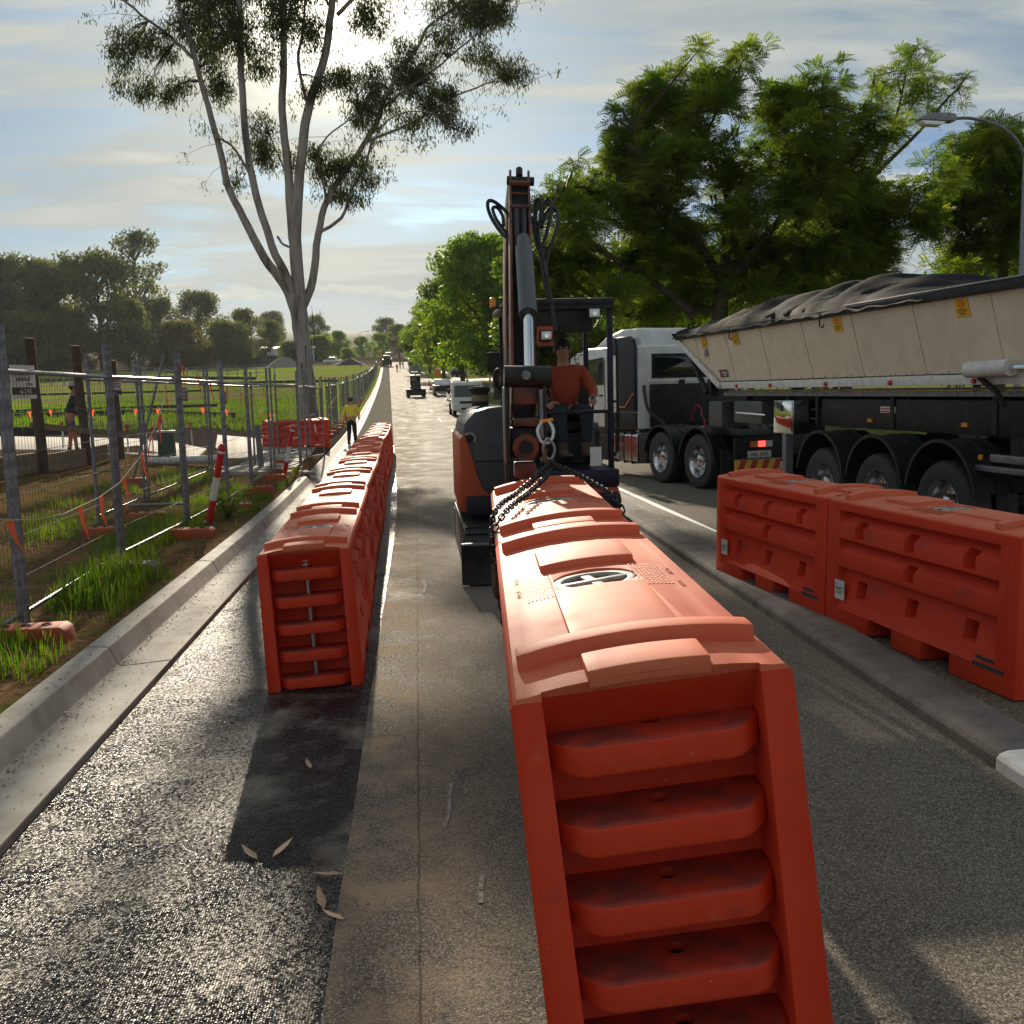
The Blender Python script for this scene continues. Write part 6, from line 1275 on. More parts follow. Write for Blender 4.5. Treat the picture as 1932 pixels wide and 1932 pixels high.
# --- the big gum by the kerb: limbs laid out in metres on the tree's own frame
GS = 46/1850
def gp(px, py, d=0.): return Vector((((px-586)*(.95 if px < 586 else 1.)+.05*(805-py))*GS, d, (812-py)*GS-.026*(px-586)*GS))
gum_limbs = [([(590, 815), (586, 760), (580, 700), (574, 645), (569, 600), (567, 565)], [.62, .47, .44, .43, .46, .48], [0, 0, 0, 0, 0, 0]),
    ([(562, 590), (540, 545), (501, 495), (461, 424), (429, 364), (411, 287), (384, 200), (361, 117), (334, 40), (311, -17), (290, -80)], [.30, .27, .24, .21, .19, .17, .15, .13, .11, .09, .05], [0, .2, .4, .7, 1.0, 1.2, 1.4, 1.6, 1.8, 2, 2.2]),
    ([(363, 137), (317, 97), (267, 63), (244, 43), (200, 17), (170, -5)], [.10, .085, .07, .06, .045, .03], [1.6, 1.8, 2.0, 2.2, 2.3, 2.4]),
    ([(565, 580), (545, 530), (521, 478), (488, 368), (476, 274), (471, 167), (471, 87), (458, 50), (438, 0), (420, -60)], [.27, .24, .21, .19, .18, .16, .14, .12, .10, .07], [.1, -.2, -.5, -.8, -1.0, -1.2, -1.3, -1.4, -1.5, -1.6]),
    ([(569, 575), (562, 500), (556, 444), (546, 334), (536, 234), (538, 134), (535, 33), (531, -30), (525, -90)], [.33, .29, .26, .22, .20, .18, .16, .14, .1], [0, .1, .2, .4, .5, .6, .7, .8, .9]),
    ([(571, 575), (565, 461), (575, 351), (592, 251), (622, 160), (632, 94), (646, 33), (655, -20), (665, -90)], [.32, .28, .26, .23, .20, .18, .15, .13, .08], [0, -.4, -.8, -1.2, -1.5, -1.7, -1.9, -2, -2.1]),
    ([(642, 101), (686, 65), (726, 51), (780, 26), (824, 0), (860, -25)], [.11, .10, .085, .07, .055, .04], [-1.7, -2, -2.4, -2.8, -3.1, -3.3]),
    ([(578, 580), (592, 535), (602, 451), (616, 384), (649, 330), (682, 276), (705, 232), (721, 187), (745, 145), (775, 101), (799, 56), (836, 26), (869, 0), (900, -30)], [.25, .22, .19, .17, .155, .14, .13, .115, .10, .09, .075, .06, .05, .03], [0, .3, .7, 1.1, 1.5, 1.9, 2.1, 2.2, 2.3, 2.4, 2.5, 2.6, 2.7, 2.8]),
    ([(688, 272), (745, 243), (792, 215), (829, 189), (850, 173), (892, 154), (927, 140), (965, 142), (990, 150)], [.085, .075, .068, .06, .055, .046, .036, .026, .015], [1.9, 2.4, 2.8, 3, 3.1, 3.3, 3.4, 3.5, 3.5]),
    ([(712, 210), (763, 178), (803, 154), (834, 133), (878, 98), (909, 77), (930, 60)], [.08, .07, .06, .052, .042, .03, .02], [2.1, 1.6, 1.2, .9, .6, .4, .3]),
    ([(602, 448), (644, 423), (663, 379), (684, 344), (696, 313), (700, 285)], [.10, .09, .08, .07, .055, .035], [.7, .3, -.1, -.4, -.6, -.7]),
    ([(696, 313), (717, 274), (754, 253), (806, 255), (850, 285)], [.05, .045, .04, .03, .018], [-.6, -.9, -1.2, -1.5, -1.7]),
    ([(481, 365), (444, 301), (414, 281)], [.08, .065, .06], [1.3, 1.2, 1.1]), ([(560, 480), (536, 470), (525, 455)], [.08, .07, .06], [.1, .5, .8]), ([(551, 390), (535, 330), (515, 290), (500, 250)], [.06, .05, .04, .025], [.3, .9, 1.4, 1.7]),
    ([(616, 384), (604, 340), (606, 300), (640, 270), (686, 243)], [.07, .06, .05, .04, .025], [1.1, .6, .2, -.2, -.5]), ([(592, 251), (577, 180), (586, 130), (590, 90), (588, 30), (590, -40)], [.09, .08, .07, .06, .05, .03], [-1.2, -1.7, -2, -2.2, -2.4, -2.6]), ([(632, 94), (612, 50), (606, 10), (604, -40)], [.07, .06, .05, .03], [-1.7, -1.4, -1.2, -1.1])]
gum_cl = [(240, 130, 34, 42), (268, 192, 24, 28), (224, 182, 15, 20), (292, 118, 38, 34), (312, 202, 26, 24), (343, 192, 20, 20), (255, 15, 14, 20), (352, 58, 46, 46), (396, 142, 28, 46), (410, 192, 24, 32), (385, 28, 50, 28), (440, 82, 38, 55), (470, 132, 28, 46), (430, 152, 24, 28), (502, 172, 28, 32), (520, 60, 38, 60), (575, 58, 42, 56), (600, 132, 28, 36), (560, 118, 26, 34), (602, 222, 26, 24), (490, 272, 22, 42), (500, 312, 22, 26), (575, 310, 22, 18), (548, 320, 14, 16), (610, 332, 22, 30), (470, 40, 40, 40), (640, 30, 30, 40),
    (735, 140, 44, 36), (780, 152, 48, 42), (806, 188, 38, 38), (815, 106, 38, 28), (880, 70, 38, 36), (909, 60, 42, 32), (944, 105, 46, 26), (979, 124, 26, 17), (897, 114, 33, 22), (838, 168, 24, 32), (843, 222, 14, 24), (838, 257, 20, 14), (859, 289, 13, 11), (686, 246, 40, 26), (651, 199, 33, 32), (700, 200, 36, 34), (690, 150, 30, 30), (651, 316, 38, 26), (686, 346, 20, 40), (640, 365, 32, 28), (663, 390, 22, 16), (604, 318, 12, 26), (721, 28, 56, 26), (757, 47, 38, 22), (698, 94, 36, 38), (792, 23, 56, 22), (850, 14, 56, 20), (909, 19, 56, 22), (939, 16, 24, 26), (762, 224, 36, 16), (440, 350, 8, 12), (420, 130, 20, 30), (760, 95, 26, 26)]
gt_ = thing('gum_tree', 'tall spreading gum tree with pale bark standing by the kerb', 'tree', (-5.0, 46, T(-5.0, 46)-.05))
tr = MB(); samples = []
for pts, rad, dep in gum_limbs:
    P = smooth_path([gp(px, py, d) for (px, py), d in zip(pts, dep)], 4); rr = []
    for i in range(len(P)):
        f = i/4; a = int(min(f, len(rad)-2)); rr.append(rad[a]+(rad[a+1]-rad[a])*(f-a)); 
        if i > 2: samples.append((P[i], rr[-1]))
    P = [p+Vector((.05*fn(p.z*.9, i), .05*fn(p.z*.9, i+9), 0)) for i, p in enumerate(P)]
    tr.tube(P, [q*.84 for q in rr], 12 if rad[0] > .2 else 7)
rng = np.random.default_rng(5); rl = random.Random(5); LV, LQ, off = [], [], 0
tw = MB()
def add_cards(v, q):
    global off
    LV.append(v); LQ.append(q+off); off += len(v)
gum_cl += [(px+rl.uniform(-40, 40), -20-rl.uniform(0, 60), rl.uniform(25, 45), rl.uniform(20, 35)) for px in range(300, 900, 40)]
for q in range(len(samples)):      # stray sprays along the thinner limbs
    p_, r0 = samples[q]
    if r0 < .2 and p_.z > 11 and rl.random() < .75:
        for k in range(1):
            s = p_+Vector((rl.gauss(0, .9), rl.gauss(0, .8), rl.gauss(-.1, .6))); n = rl.randint(12, 30); tw.tube([p_, p_.lerp(s, .5)+Vector((0, 0, .12)), s], [.014, .010, .004], 4, caps=False)
            add_cards(*leaf_cards(rng, np.array(s)+rng.normal(size=(n, 3))*np.array([.2, .2, .18]), rng.normal(size=(n, 3))*.45+np.array([0, 0, -1.]), rng.uniform(.17, .3, n), rng.uniform(.034, .06, n)))
for (px, py, rx, ry) in gum_cl:
    c0 = gp(px, py); best = min(samples, key=lambda s_: (s_[0].x-c0.x)**2+(s_[0].z-c0.z)**2+(0 if s_[1] < .16 else 1.2))
    c = Vector((c0.x, best[0].y+rl.uniform(-.7, .7), c0.z)); r_ = (rx*GS, max(rx, ry)*GS*1.1, ry*GS)
    nsub = max(5, int(rx*ry/44))
    for k in range(nsub):      # small hanging sprays make up each clump
        s, _ = ellipsoid_pts(rng, (0, 0, 0), r_, 1, .45); s = Vector(s[0])+c
        m_ = best[0].lerp(s, .55)+Vector((rl.uniform(-.25, .25), rl.uniform(-.25, .25), rl.uniform(.0, .35)))
        if k % 2 == 0: tw.tube([best[0], best[0].lerp(m_, .6)+Vector((0, 0, .08)), m_, s], [.022, .016, .012, .005], 4, caps=False)
        n = rl.randint(30, 50); b = np.array(s)+rng.normal(size=(n, 3))*np.array([.21, .21, .18]); d = rng.normal(size=(n, 3))*.45+np.array([0, 0, -1.])
        add_cards(*leaf_cards(rng, b, d, rng.uniform(.17, .32, n), rng.uniform(.036, .064, n)))
tr.build('trunk', M['bark'], gt_, smooth=60, recalc=False); o = tw.build('twigs', M['bark_dark'], gt_, smooth=0, recalc=False); o['kind'] = 'stuff'
o = link(np_mesh('crown', np.concatenate(LV), np.concatenate(LQ), M['leaf_gum']), 'crown', None, gt_); o['kind'] = 'stuff'
# loose bark strips on the trunk
for k in range(10):
    z = rl.uniform(.8, 6.5); a = rl.uniform(math.pi, 2*math.pi); b = MB().add([(.47*math.cos(a)-.03*math.sin(a), .47*math.sin(a), z), (.47*math.cos(a)+.03*math.sin(a), .47*math.sin(a), z), (.49*math.cos(a)+.02, .49*math.sin(a), z-rl.uniform(.5, 1.3)), (.49*math.cos(a)-.02, .49*math.sin(a), z-.9)], [(0, 1, 2, 3)])
    bk = b.build('bark_strip', M['bark_dark'], gt_, smooth=0); bk.location = gp(582, 780)*0+Vector((-.02*z+.1, 0, 0))

# --- street trees: feathery crowns built from clumps on real limbs
def feather_tree(name, label, loc, clumps, S_, x0, y0, trunk, seed, leafm, L=(.34, .56), dens=1., depth=1.0, group=None, sparse=(), pairs=7):
    """clumps: (px, py, rx, ry) read off the tree's silhouette, S_ metres per unit, x0/y0 the foot of the trunk"""
    t = thing(name, label, 'tree', loc, group=group); rg = np.random.default_rng(seed); rq = random.Random(seed)
    P = lambda px, py, d=0.: Vector(((px-x0)*S_, d, (y0-py)*S_-.03*(px-x0)*S_))
    tr_ = MB(); sk = []
    for pts, rad, dep in trunk:
        Q = smooth_path([P(a, b, d) for (a, b), d in zip(pts, dep)], 4); rr = [rad[int(min(i/4, len(rad)-2))]+(rad[int(min(i/4, len(rad)-2))+1]-rad[int(min(i/4, len(rad)-2))])*(i/4-int(min(i/4, len(rad)-2))) for i in range(len(Q))]
        tr_.tube(Q, rr, 9); sk += Q[3:]
    V, Q_, k_ = [], [], 0
    for ci, (px, py, rx, ry) in enumerate(clumps):
        for lay in range(2 if ci not in sparse else 1):
            c = P(px, py, rq.uniform(-1, 1)*depth*(1.0 if lay == 0 else 1.6)); a = min(sk, key=lambda q: (q-c).length)
            mid = a.lerp(c, .5)+Vector((rq.uniform(-.3, .3), rq.uniform(-.3, .3), .25)); tr_.tube([a, mid, c], [.05, .035, .015], 5, caps=False)
            r_ = np.array([rx*S_, max(rx, ry)*S_*1.1, ry*S_])*1.12; nb = max(5, int(rx*ry*S_*S_*46*dens*(.45 if ci in sparse else 1)))
            for q in range(nb):
                s, dd = ellipsoid_pts(rg, c, r_, 1, .5); s = s[0]; n = rq.randint(7, 11)
                if q % 3 == 0: tr_.tube([c.lerp(Vector(s), .2), c.lerp(Vector(s), .6)+Vector((0, 0, .05)), Vector(s)], [.016, .011, .006], 4, caps=False)
                d = rg.normal(size=(n, 3))*np.array([1, 1, .45])+np.array([0, 0, .12])+.5*dd
                v, qq = fronds(rg, s+rg.normal(size=(n, 3))*.06, d, rg.uniform(L[0], L[1], n), pairs); V.append(v); Q_.append(qq+k_); k_ += len(v)
    tr_.build('trunk', M['bark_dark'], t, smooth=60, recalc=False); o = link(np_mesh('crown', np.concatenate(V), np.concatenate(Q_), M[leafm]), 'crown', None, t); o['kind'] = 'stuff'
    return t
jc = [(600, 230, 115, 100), (780, 210, 90, 80), (862, 115, 44, 55), (820, 160, 60, 50), (700, 330, 130, 105), (500, 380, 110, 95), (420, 460, 80, 75), (560, 510, 140, 95), (300, 590, 110, 75), (150, 640, 75, 58), (430, 660, 140, 90), (200, 750, 105, 78), (600, 700, 150, 95), (90, 850, 80, 80), (260, 870, 120, 88), (480, 880, 140, 88), (700, 890, 140, 80), (150, 990, 105, 70), (350, 1010, 110, 60),
      (1000, 300, 100, 90), (1130, 225, 100, 65), (1270, 220, 75, 65), (1060, 450, 110, 85), (900, 520, 110, 85), (1200, 410, 110, 85), (850, 700, 130, 85), (1050, 650, 120, 85), (1150, 800, 140, 78), (950, 850, 130, 75), (1340, 330, 72, 80), (1350, 480, 85, 75), (1430, 740, 125, 92), (1290, 850, 100, 60), (1580, 790, 105, 95), (1530, 650, 85, 72), (1460, 880, 100, 55), (500, 240, 60, 55), (640, 150, 40, 30), (380, 330, 30, 25), (40, 760, 60, 60), (30, 930, 60, 70), (180, 560, 40, 30), (730, 480, 120, 80), (1380, 620, 110, 90), (1280, 620, 110, 90), (1250, 720, 120, 90), (1480, 560, 80, 70), (1620, 560, 80, 80), (1650, 700, 90, 90), (1150, 560, 100, 80), (1430, 400, 70, 70), (700, 1000, 150, 65), (900, 1010, 140, 60), (1100, 960, 140, 65), (500, 1040, 130, 55), (1300, 960, 130, 55), (620, 800, 140, 90), (1000, 760, 130, 85)]
JS = .7205/1.5487*31/1850
jt = [([(820, 1590), (815, 1250), (820, 1020), (830, 930)], [.34, .27, .25, .24], [0, 0, 0, 0]), ([(830, 940), (700, 780), (560, 640), (460, 480), (420, 400)], [.18, .14, .11, .07, .03], [0, -.4, -.8, -1.2, -1.4]), ([(830, 950), (860, 760), (880, 600), (830, 430), (760, 260), (850, 130)], [.18, .15, .12, .09, .06, .02], [0, .4, .7, .9, 1, 1]), ([(835, 960), (960, 800), (1080, 640), (1150, 420), (1180, 260)], [.17, .13, .10, .07, .03], [0, -.3, -.7, -1, -1.1]), ([(700, 1080), (560, 980), (400, 900), (240, 800), (120, 680)], [.14, .11, .09, .06, .03], [-.2, -.6, -1, -1.3, -1.5]), ([(820, 1060), (650, 1040), (500, 1080), (380, 1040)], [.13, .1, .08, .04], [0, .4, .8, 1]), ([(840, 1000), (1050, 900), (1280, 780), (1420, 680), (1560, 640)], [.15, .12, .10, .07, .03], [0, .4, .9, 1.2, 1.3]), ([(880, 600), (860, 540), (800, 490), (700, 460)], [.1, .09, .07, .04], [.7, .2, -.3, -.6])]
feather_tree('jacaranda_tree', 'broad feathery green jacaranda overhanging the tipper trailer', (9.75, 31, T(9.75, 31)-.05), jc, JS, 820, 1590, jt, 11, 'leaf_jac', dens=1.5, depth=1.6, group='trees along the right footpath')
sp2 = [(1600, 115, 70, 35), (1690, 190, 75, 55), (1570, 230, 60, 55), (1500, 215, 45, 45), (1740, 250, 60, 40), (1650, 300, 60, 40), (1480, 320, 40, 40), (1790, 290, 40, 30), (1560, 420, 40, 50)]
s2t = [([(1380, 1615), (1380, 1000), (1400, 680), (1480, 560), (1550, 440), (1600, 300), (1640, 130)], [.24, .2, .16, .12, .08, .05, .015], [0, 0, 0, 0, .2, .3, .4]), ([(1400, 680), (1500, 560), (1640, 420), (1740, 300), (1790, 260)], [.12, .09, .06, .04, .015], [0, -.3, -.6, -.8, -.9]), ([(1430, 620), (1460, 480), (1490, 330), (1500, 220)], [.08, .06, .04, .015], [0, .3, .5, .6]), ([(1600, 400), (1700, 230), (1740, 180)], [.05, .03, .01], [.2, .5, .7])]
JS2 = .7205/1.5487*36/1850
feather_tree('jacaranda_tree', 'thin crowned jacaranda with bare upper branches behind the street lamp', (16.2, 36, T(16.2, 36)-.05), sp2, JS2, 1380, 1615, s2t, 21, 'leaf_jac', dens=.75, depth=1.2, group='trees along the right footpath', pairs=6)
d3 = [(1690, 480, 80, 70), (1760, 420, 70, 60), (1900, 480, 100, 80), (1640, 700, 80, 70), (1700, 600, 90, 75), (1780, 520, 80, 80), (1820, 470, 55, 60), (1880, 650, 90, 110), (1800, 740, 100, 90), (1700, 720, 80, 80), (1850, 880, 110, 80), (1960, 560, 90, 100), (1960, 760, 100, 100), (2060, 650, 100, 110), (1740, 870, 90, 60), (1650, 960, 80, 40), (1990, 900, 100, 70)]
d3t = [([(1840, 1625), (1840, 1100), (1850, 800), (1850, 600)], [.26, .2, .14, .05], [0, 0, 0, 0]), ([(1845, 900), (1760, 740), (1720, 620)], [.12, .08, .03], [0, -.4, -.7]), ([(1845, 880), (1940, 740), (2020, 640)], [.12, .08, .03], [0, .4, .7])]
feather_tree('jacaranda_tree', 'dense dark jacaranda standing at the lamp post', (20.4, 33, T(20.4, 33)-.05), d3, .7205/1.5487*33/1850, 1840, 1625, d3t, 31, 'leaf_jac', dens=1.7, depth=1.4, group='trees along the right footpath')

# --- generic broad trees for the street and for the bush behind the site
def broad_tree_mesh(seed, h=10., rx=4., crown0=.28, nclump=34, cards=150, size=(.28, .5), trunkm='bark_dark', spiky=False, airy=0.):
    rg = np.random.default_rng(seed); rq = random.Random(seed); tr_ = MB(); sk = []
    tr_.tube([(0, 0, 0), (.05*h*.2, 0, h*.2), (rq.uniform(-.1, .1), rq.uniform(-.1, .1), h*.45), (0, 0, h*.75)], [h*.028, h*.021, h*.016, h*.006], 8); V, Q, k_ = [], [], 0
    for c in range(nclump):
        t = (c+.5)/nclump
        if spiky: z = h*(.12+.88*t); rad = rx*(1-t)**.8*rq.uniform(.35, 1)+.1; a = rq.uniform(0, 6.28); cr = rx*(.36*(1-t)+.15)
        else:
            z = h*(crown0+(1-crown0)*rq.random()**.85); tt = (z/h-crown0)/(1-crown0); rad = rx*math.sqrt(max(.02, 1-(tt*1.7-.7)**2))*rq.uniform(.25, 1.0); a = rq.uniform(0, 6.28); cr = rx*rq.uniform(.20, .36)
        ce = Vector((rad*math.cos(a), rad*math.sin(a), min(z, h-cr*.6))); st_ = Vector((0, 0, max(h*.15, ce.z-rad*.9)))
        tr_.tube([st_, st_.lerp(ce, .6)+Vector((0, 0, .05*h*rq.random())), ce], [h*.009, h*.005, h*.002], 4, caps=False)
        n = int(cards*rq.uniform(.6, 1.3)*(1-airy)); p, dd = ellipsoid_pts(rg, ce, (cr, cr, cr*(.72 if not spiky else 1.1)), n, .4)
        d = rg.normal(size=(n, 3))+dd*.8+(np.array([0, 0, -.25]) if not spiky else np.array([0, 0, .8])); v, q = leaf_cards(rg, p, d, rg.uniform(size[0], size[1], n), rg.uniform(size[0]*.45, size[1]*.55, n)); V.append(v); Q.append(q+k_); k_ += len(v)
    return tr_.mesh('trunk', smooth=60, recalc=False), np_mesh('crown', np.concatenate(V), np.concatenate(Q), None)
def put_tree(name, label, meshes, loc, s, rz, leafm, group, barkm='bark_dark'):
    t = thing(name, label, 'tree', loc, (0, 0, rz), group); tm, cm = meshes; key = (id(cm), leafm)
    if key not in TM: TM[key] = cm.copy(); TM[key].materials.append(M[leafm])
    link(tm, 'trunk', M[barkm], t); o = link(TM[key], 'crown', None, t); o['kind'] = 'stuff'; t.scale = s if isinstance(s, tuple) else (s, s, s); return t
TM = {}
SG = 'trees along the right footpath'
ST = [broad_tree_mesh(s_, 13, 6.2, .22, 70, 420, (.30, .55)) for s_ in (1, 2)]
for (x, y, s, lab, k) in [(9.2, 62, (.85, .85, .80), 'round crowned street tree behind the excavator canopy', 0), (12.6, 47, (.72, .72, .62), 'dark street tree filling the gap under the jacaranda', 0), (19.5, 49, (.8, .8, .66), 'dark street tree between the jacarandas', 0), (14.5, 56, .72, 'street tree between the excavator and the jacaranda', 1), (6.9, 84, (.92, .92, 1.05), 'leafy street tree overhanging the tray truck', 1), (5.8, 122, (.95, .95, 1.14), 'tall street tree beyond the parked ute', 0), (4.6, 160, (.9, .9, 1.0), 'street tree with forked trunk near the warning sign', 1), (3.0, 205, .85, 'street tree leaning over the pale blue truck', 0), (1.5, 248, .8, 'low street tree at the bend of the road', 1), (17, 80, .85, 'large tree in the gardens behind the street lamps', 0), (25, 60, .75, 'large tree in the gardens right of the jacaranda', 1), (13, 140, .95, 'large garden tree behind the parked wagon', 0), (28, 47, .62, 'garden tree behind the dense jacaranda', 0)]:
    put_tree('street_tree', lab, ST[k], (x, y, T(x, y)-.1), s, R(37*x+11*y), 'leaf_bright' if k else 'leaf_jac', SG)
# bush behind the site
BG = 'trees at the back of the site'
BT = [broad_tree_mesh(s_, 26, 11, .12, 54, 210, (.6, 1.25)) for s_ in (11, 12, 13)]; CT = broad_tree_mesh(14, 30, 6, .1, 60, 260, (.7, 1.3), spiky=True); AT = broad_tree_mesh(15, 30, 7.5, .34, 34, 130, (.6, 1.2), airy=.1); LB = broad_tree_mesh(16, 12, 12, .02, 50, 300, (.6, 1.2))
def bush(px, top, Y, kind, lab, leafm, wid=1.0):
    # px, top: where the crown stands against the skyline, in road-plane units; Y its distance
    X = (px-785)/1850*Y*1.012-.0*Y; zt = 1.9+((736-.026*(px-785))-top)/1850*Y; z0 = T(X, Y)-.3; mesh, hh = {'b0': (BT[0], 26), 'b1': (BT[1], 26), 'b2': (BT[2], 26), 'c': (CT, 30), 'a': (AT, 30), 'l': (LB, 12)}[kind]; sz = (zt-z0)/hh
    put_tree('bush_tree', lab, mesh, (X, Y, z0), (sz*wid, sz*wid, sz), R(px*7 % 360), leafm, BG)
for a in [(-40, 445, 262, 'c', 'dark she oak with feathery top beyond the tall timber posts', 'leaf_far2', 1.1), (6, 425, 268, 'c', 'tall she oak with a spire top beyond the fence', 'leaf_far2', 1.0), (30, 462, 258, 'c', 'shorter she oak with twin spires', 'leaf_far2', 1.0), (58, 474, 264, 'c', 'slim she oak standing between the spires and round trees', 'leaf_far2', .75), (108, 496, 268, 'b0', 'dark round crowned tree next to the she oaks', 'leaf_far', .85), (152, 508, 275, 'b1', 'dense dark tree with a flat crown', 'leaf_far', .8), (72, 545, 250, 'b2', 'lower dark tree in front of the she oaks', 'leaf_far2', .9),
    (232, 488, 270, 'b2', 'broad gum with light showing through its crown', 'leaf_far', .95), (298, 450, 300, 'a', 'tall thin gum with an open crown on the skyline', 'leaf_far', .85), (334, 566, 280, 'b0', 'bushy tree below the tall thin gum', 'leaf_far', .8), (404, 556, 310, 'b1', 'round open tree on the skyline before the cloud bank', 'leaf_far', .95), (362, 612, 262, 'l', 'low clipped looking bush in front of the skyline trees', 'leaf_far2', .75), (446, 610, 268, 'l', 'low bush beside the shed', 'leaf_far', .6), (482, 586, 285, 'b0', 'round tree left of the gum trunk', 'leaf_far', .85), (528, 606, 300, 'b2', 'round tree half behind the gum trunk', 'leaf_far', .85), (560, 645, 270, 'l', 'low bush behind the gum trunk', 'leaf_far', .6),
    (532, 590, 470, 'b1', 'hazy open tree on the far skyline left of the trunk', 'leaf_far', .9), (607, 596, 430, 'b0', 'hazy round tree on the far skyline right of the trunk', 'leaf_far', .9), (612, 634, 320, 'l', 'bright palm like bush right of the gum trunk', 'leaf_bright', .8), (648, 624, 330, 'b1', 'bright green tree in the gap beside the road', 'leaf_bright', 1.0), (690, 634, 340, 'b2', 'green tree behind the paver', 'leaf_bright', 1.0), (722, 628, 350, 'b0', 'green tree closing the end of the road', 'leaf_bright', 1.0), (757, 612, 360, 'b1', 'green tree over the bend of the road', 'leaf_far', 1.1), (735, 600, 520, 'b2', 'hazy tree standing over the end of the road', 'leaf_far', 1.0), (662, 656, 300, 'l', 'low green bush beside the far fence', 'leaf_bright', .6), (797, 612, 380, 'b0', 'tree behind the pale blue truck', 'leaf_far', 1.1),
    (186, 590, 252, 'b0', 'low tree in the dip of the tree line', 'leaf_far2', .9), (278, 570, 256, 'b1', 'low tree under the broad gum', 'leaf_far', .9), (-90, 450, 270, 'b1', 'dark tree at the start of the tree line', 'leaf_far2', 1.0), (128, 600, 248, 'l', 'low bush under the dark round trees', 'leaf_far', .7), (20, 590, 246, 'l', 'low bush under the she oaks', 'leaf_far2', .8)]: bush(*a)
# wooded ridge on the skyline
b = MB(); n = 160; vs = []
for i in range(n+1):
    x = -520+1040*i/n
    for (yy, h) in ((640, 0), (680, .75), (740, 1), (900, .9)):
        hz_ = 22+10*fn(x*.008, 1.)+5*fn(x*.03, 2.)+3.0*fn(x*.11, yy)+1.6*fn(x*.35, yy*1.3); vs.append((x, yy, prof(yy)-3+max(0, h)*max(4, hz_)*1.0))
b.add(vs, [(i*4+j, (i+1)*4+j, (i+1)*4+j+1, i*4+j+1) for i in range(n) for j in range(3)])
M['ridge'] = mat('wooded_ridge', (.045, .065, .028), .95, col2=(.075, .09, .035), scale=.09, bump=1., bscale=.4)
struct(b.build('hills', M['ridge'], smooth=40, recalc=False))

# --- grass and weeds
def blades(name, pts, hts, wds, m, seed, label=None, cat=None, lean=.35):
    rg = np.random.default_rng(seed); n = len(pts); p = np.array(pts); h = np.array(hts)[:, None]; w = np.array(wds)[:, None]; a = rg.uniform(0, 6.28, n); s = np.stack([np.cos(a), np.sin(a), 0*a], 1); f = np.stack([-np.sin(a), np.cos(a), 0*a], 1)*rg.uniform(.1, 1, (n, 1))*lean; up = np.array([0, 0, 1.])
    v = np.stack([p-s*w*.5, p+s*w*.5, p+f*h*.35+up*h*.6+s*w*.38, p+f*h*.35+up*h*.6-s*w*.38, p+f*h*1.0+up*h*.97+s*w*.05, p+f*h*1.0+up*h*.97-s*w*.05], 1).reshape(-1, 3)
    i = np.arange(n)[:, None]*6; q = np.concatenate([i+np.array([[0, 1, 2, 3]]), i+np.array([[3, 2, 4, 5]])]); o = link(np_mesh(name, v, q, m), name, None)
    return tag(o, label, cat, kind='stuff')
gr = random.Random(9); pts, hs, ws = [], [], []
for i in range(52000):
    y = 3.6+gr.random()**1.3*22; xr_ = -2.56-gr.random()**1.2*3.3; x = xr_+bend(y); dn_ = .5+.5*fn(x, y, .9)+.35*fn(x, y, 3.1)
    tall = max(0, 1-((x+3.05)/.45)**2-((y-9.6)/1.2)**2)+max(0, 1-((x+3.2)/.4)**2-((y-6.7)/1.1)**2)+.5*max(0, 1-((x+3.6)/.8)**2-((y-13.5)/2.4)**2)
    if dn_+tall < .52+.25*gr.random(): continue
    h = (.05+.10*gr.random()**2)*(.6+dn_)+.24*tall*gr.uniform(.2, 1); pts.append((x, y, T(x, y)-.01+.05*fn(x, y, .45)*(1 if xr_ < -3 else 0))); hs.append(h); ws.append(.005+.009*gr.random()+.006*tall)
blades('verge_grass', pts, hs, ws, M['grass'], 3, 'green grass growing along the kerb and under the fence', 'grass')
pd, hd, wd2 = [], [], []
for i in range(0, len(pts), 6): x, y, z = pts[i]; pd.append((x+gr.uniform(-.05, .05), y+gr.uniform(-.05, .05), z)); hd.append(hs[i]*gr.uniform(.6, 1.25)); wd2.append(ws[i]*.8)
for i in range(2500): y = 4+gr.random()*20; x = -2.6-gr.random()*4.3; pd.append((x, y, T(x, y)-.01)); hd.append(gr.uniform(.04, .16)); wd2.append(.006)
blades('dry_grass', pd, hd, wd2, M['dry_grass'], 6, 'dry straw coloured grass among the green along the kerb', 'grass', lean=.8)
pts, hs, ws = [], [], []
for i in range(26000):
    y = 42+gr.random()**1.4*60; x = -4.6-gr.random()*(y*.55)+bend(y)
    if fn(x, y, .12)+.4*fn(x, y, .5) < -.05: continue
    pts.append((x, y, T(x, y)-.02)); hs.append(gr.uniform(.12, .42)); ws.append(gr.uniform(.03, .07))
blades('field_grass', pts, hs, ws, M['grass'], 4, 'bright grass across the field behind the fence', 'grass')
# leafy weed by the first bollard
wd = thing('leafy_weed', 'bright leafy weed growing at the foot of the first leaning bollard', 'weed', (-2.88, 14.95, T(-2.88, 14.95)))
st_ = MB(); rgw = np.random.default_rng(8); V, Q, k_ = [], [], 0
for k in range(26):
    a = rgw.uniform(0, 6.28); e = Vector((math.cos(a)*rgw.uniform(.05, .34), math.sin(a)*rgw.uniform(.05, .4), rgw.uniform(.12, .42))); st_.tube([(0, 0, 0), e*.5+Vector((0, 0, .06)), e], [.006, .005, .003], 4, caps=False); v, q = fronds(rgw, np.repeat(np.array([e]), 5, 0), rgw.normal(size=(5, 3))*np.array([1, 1, .4])+np.array(e)*1.5, rgw.uniform(.10, .2, 5), 6, .42); V.append(v); Q.append(q+k_); k_ += len(v)
st_.build('stems', M['leaf_bright'], wd, smooth=0, recalc=False)['kind'] = 'stuff'; link(np_mesh('leaves', np.concatenate(V), np.concatenate(Q), M['leaf_bright']), 'leaves', None, wd)['kind'] = 'stuff'
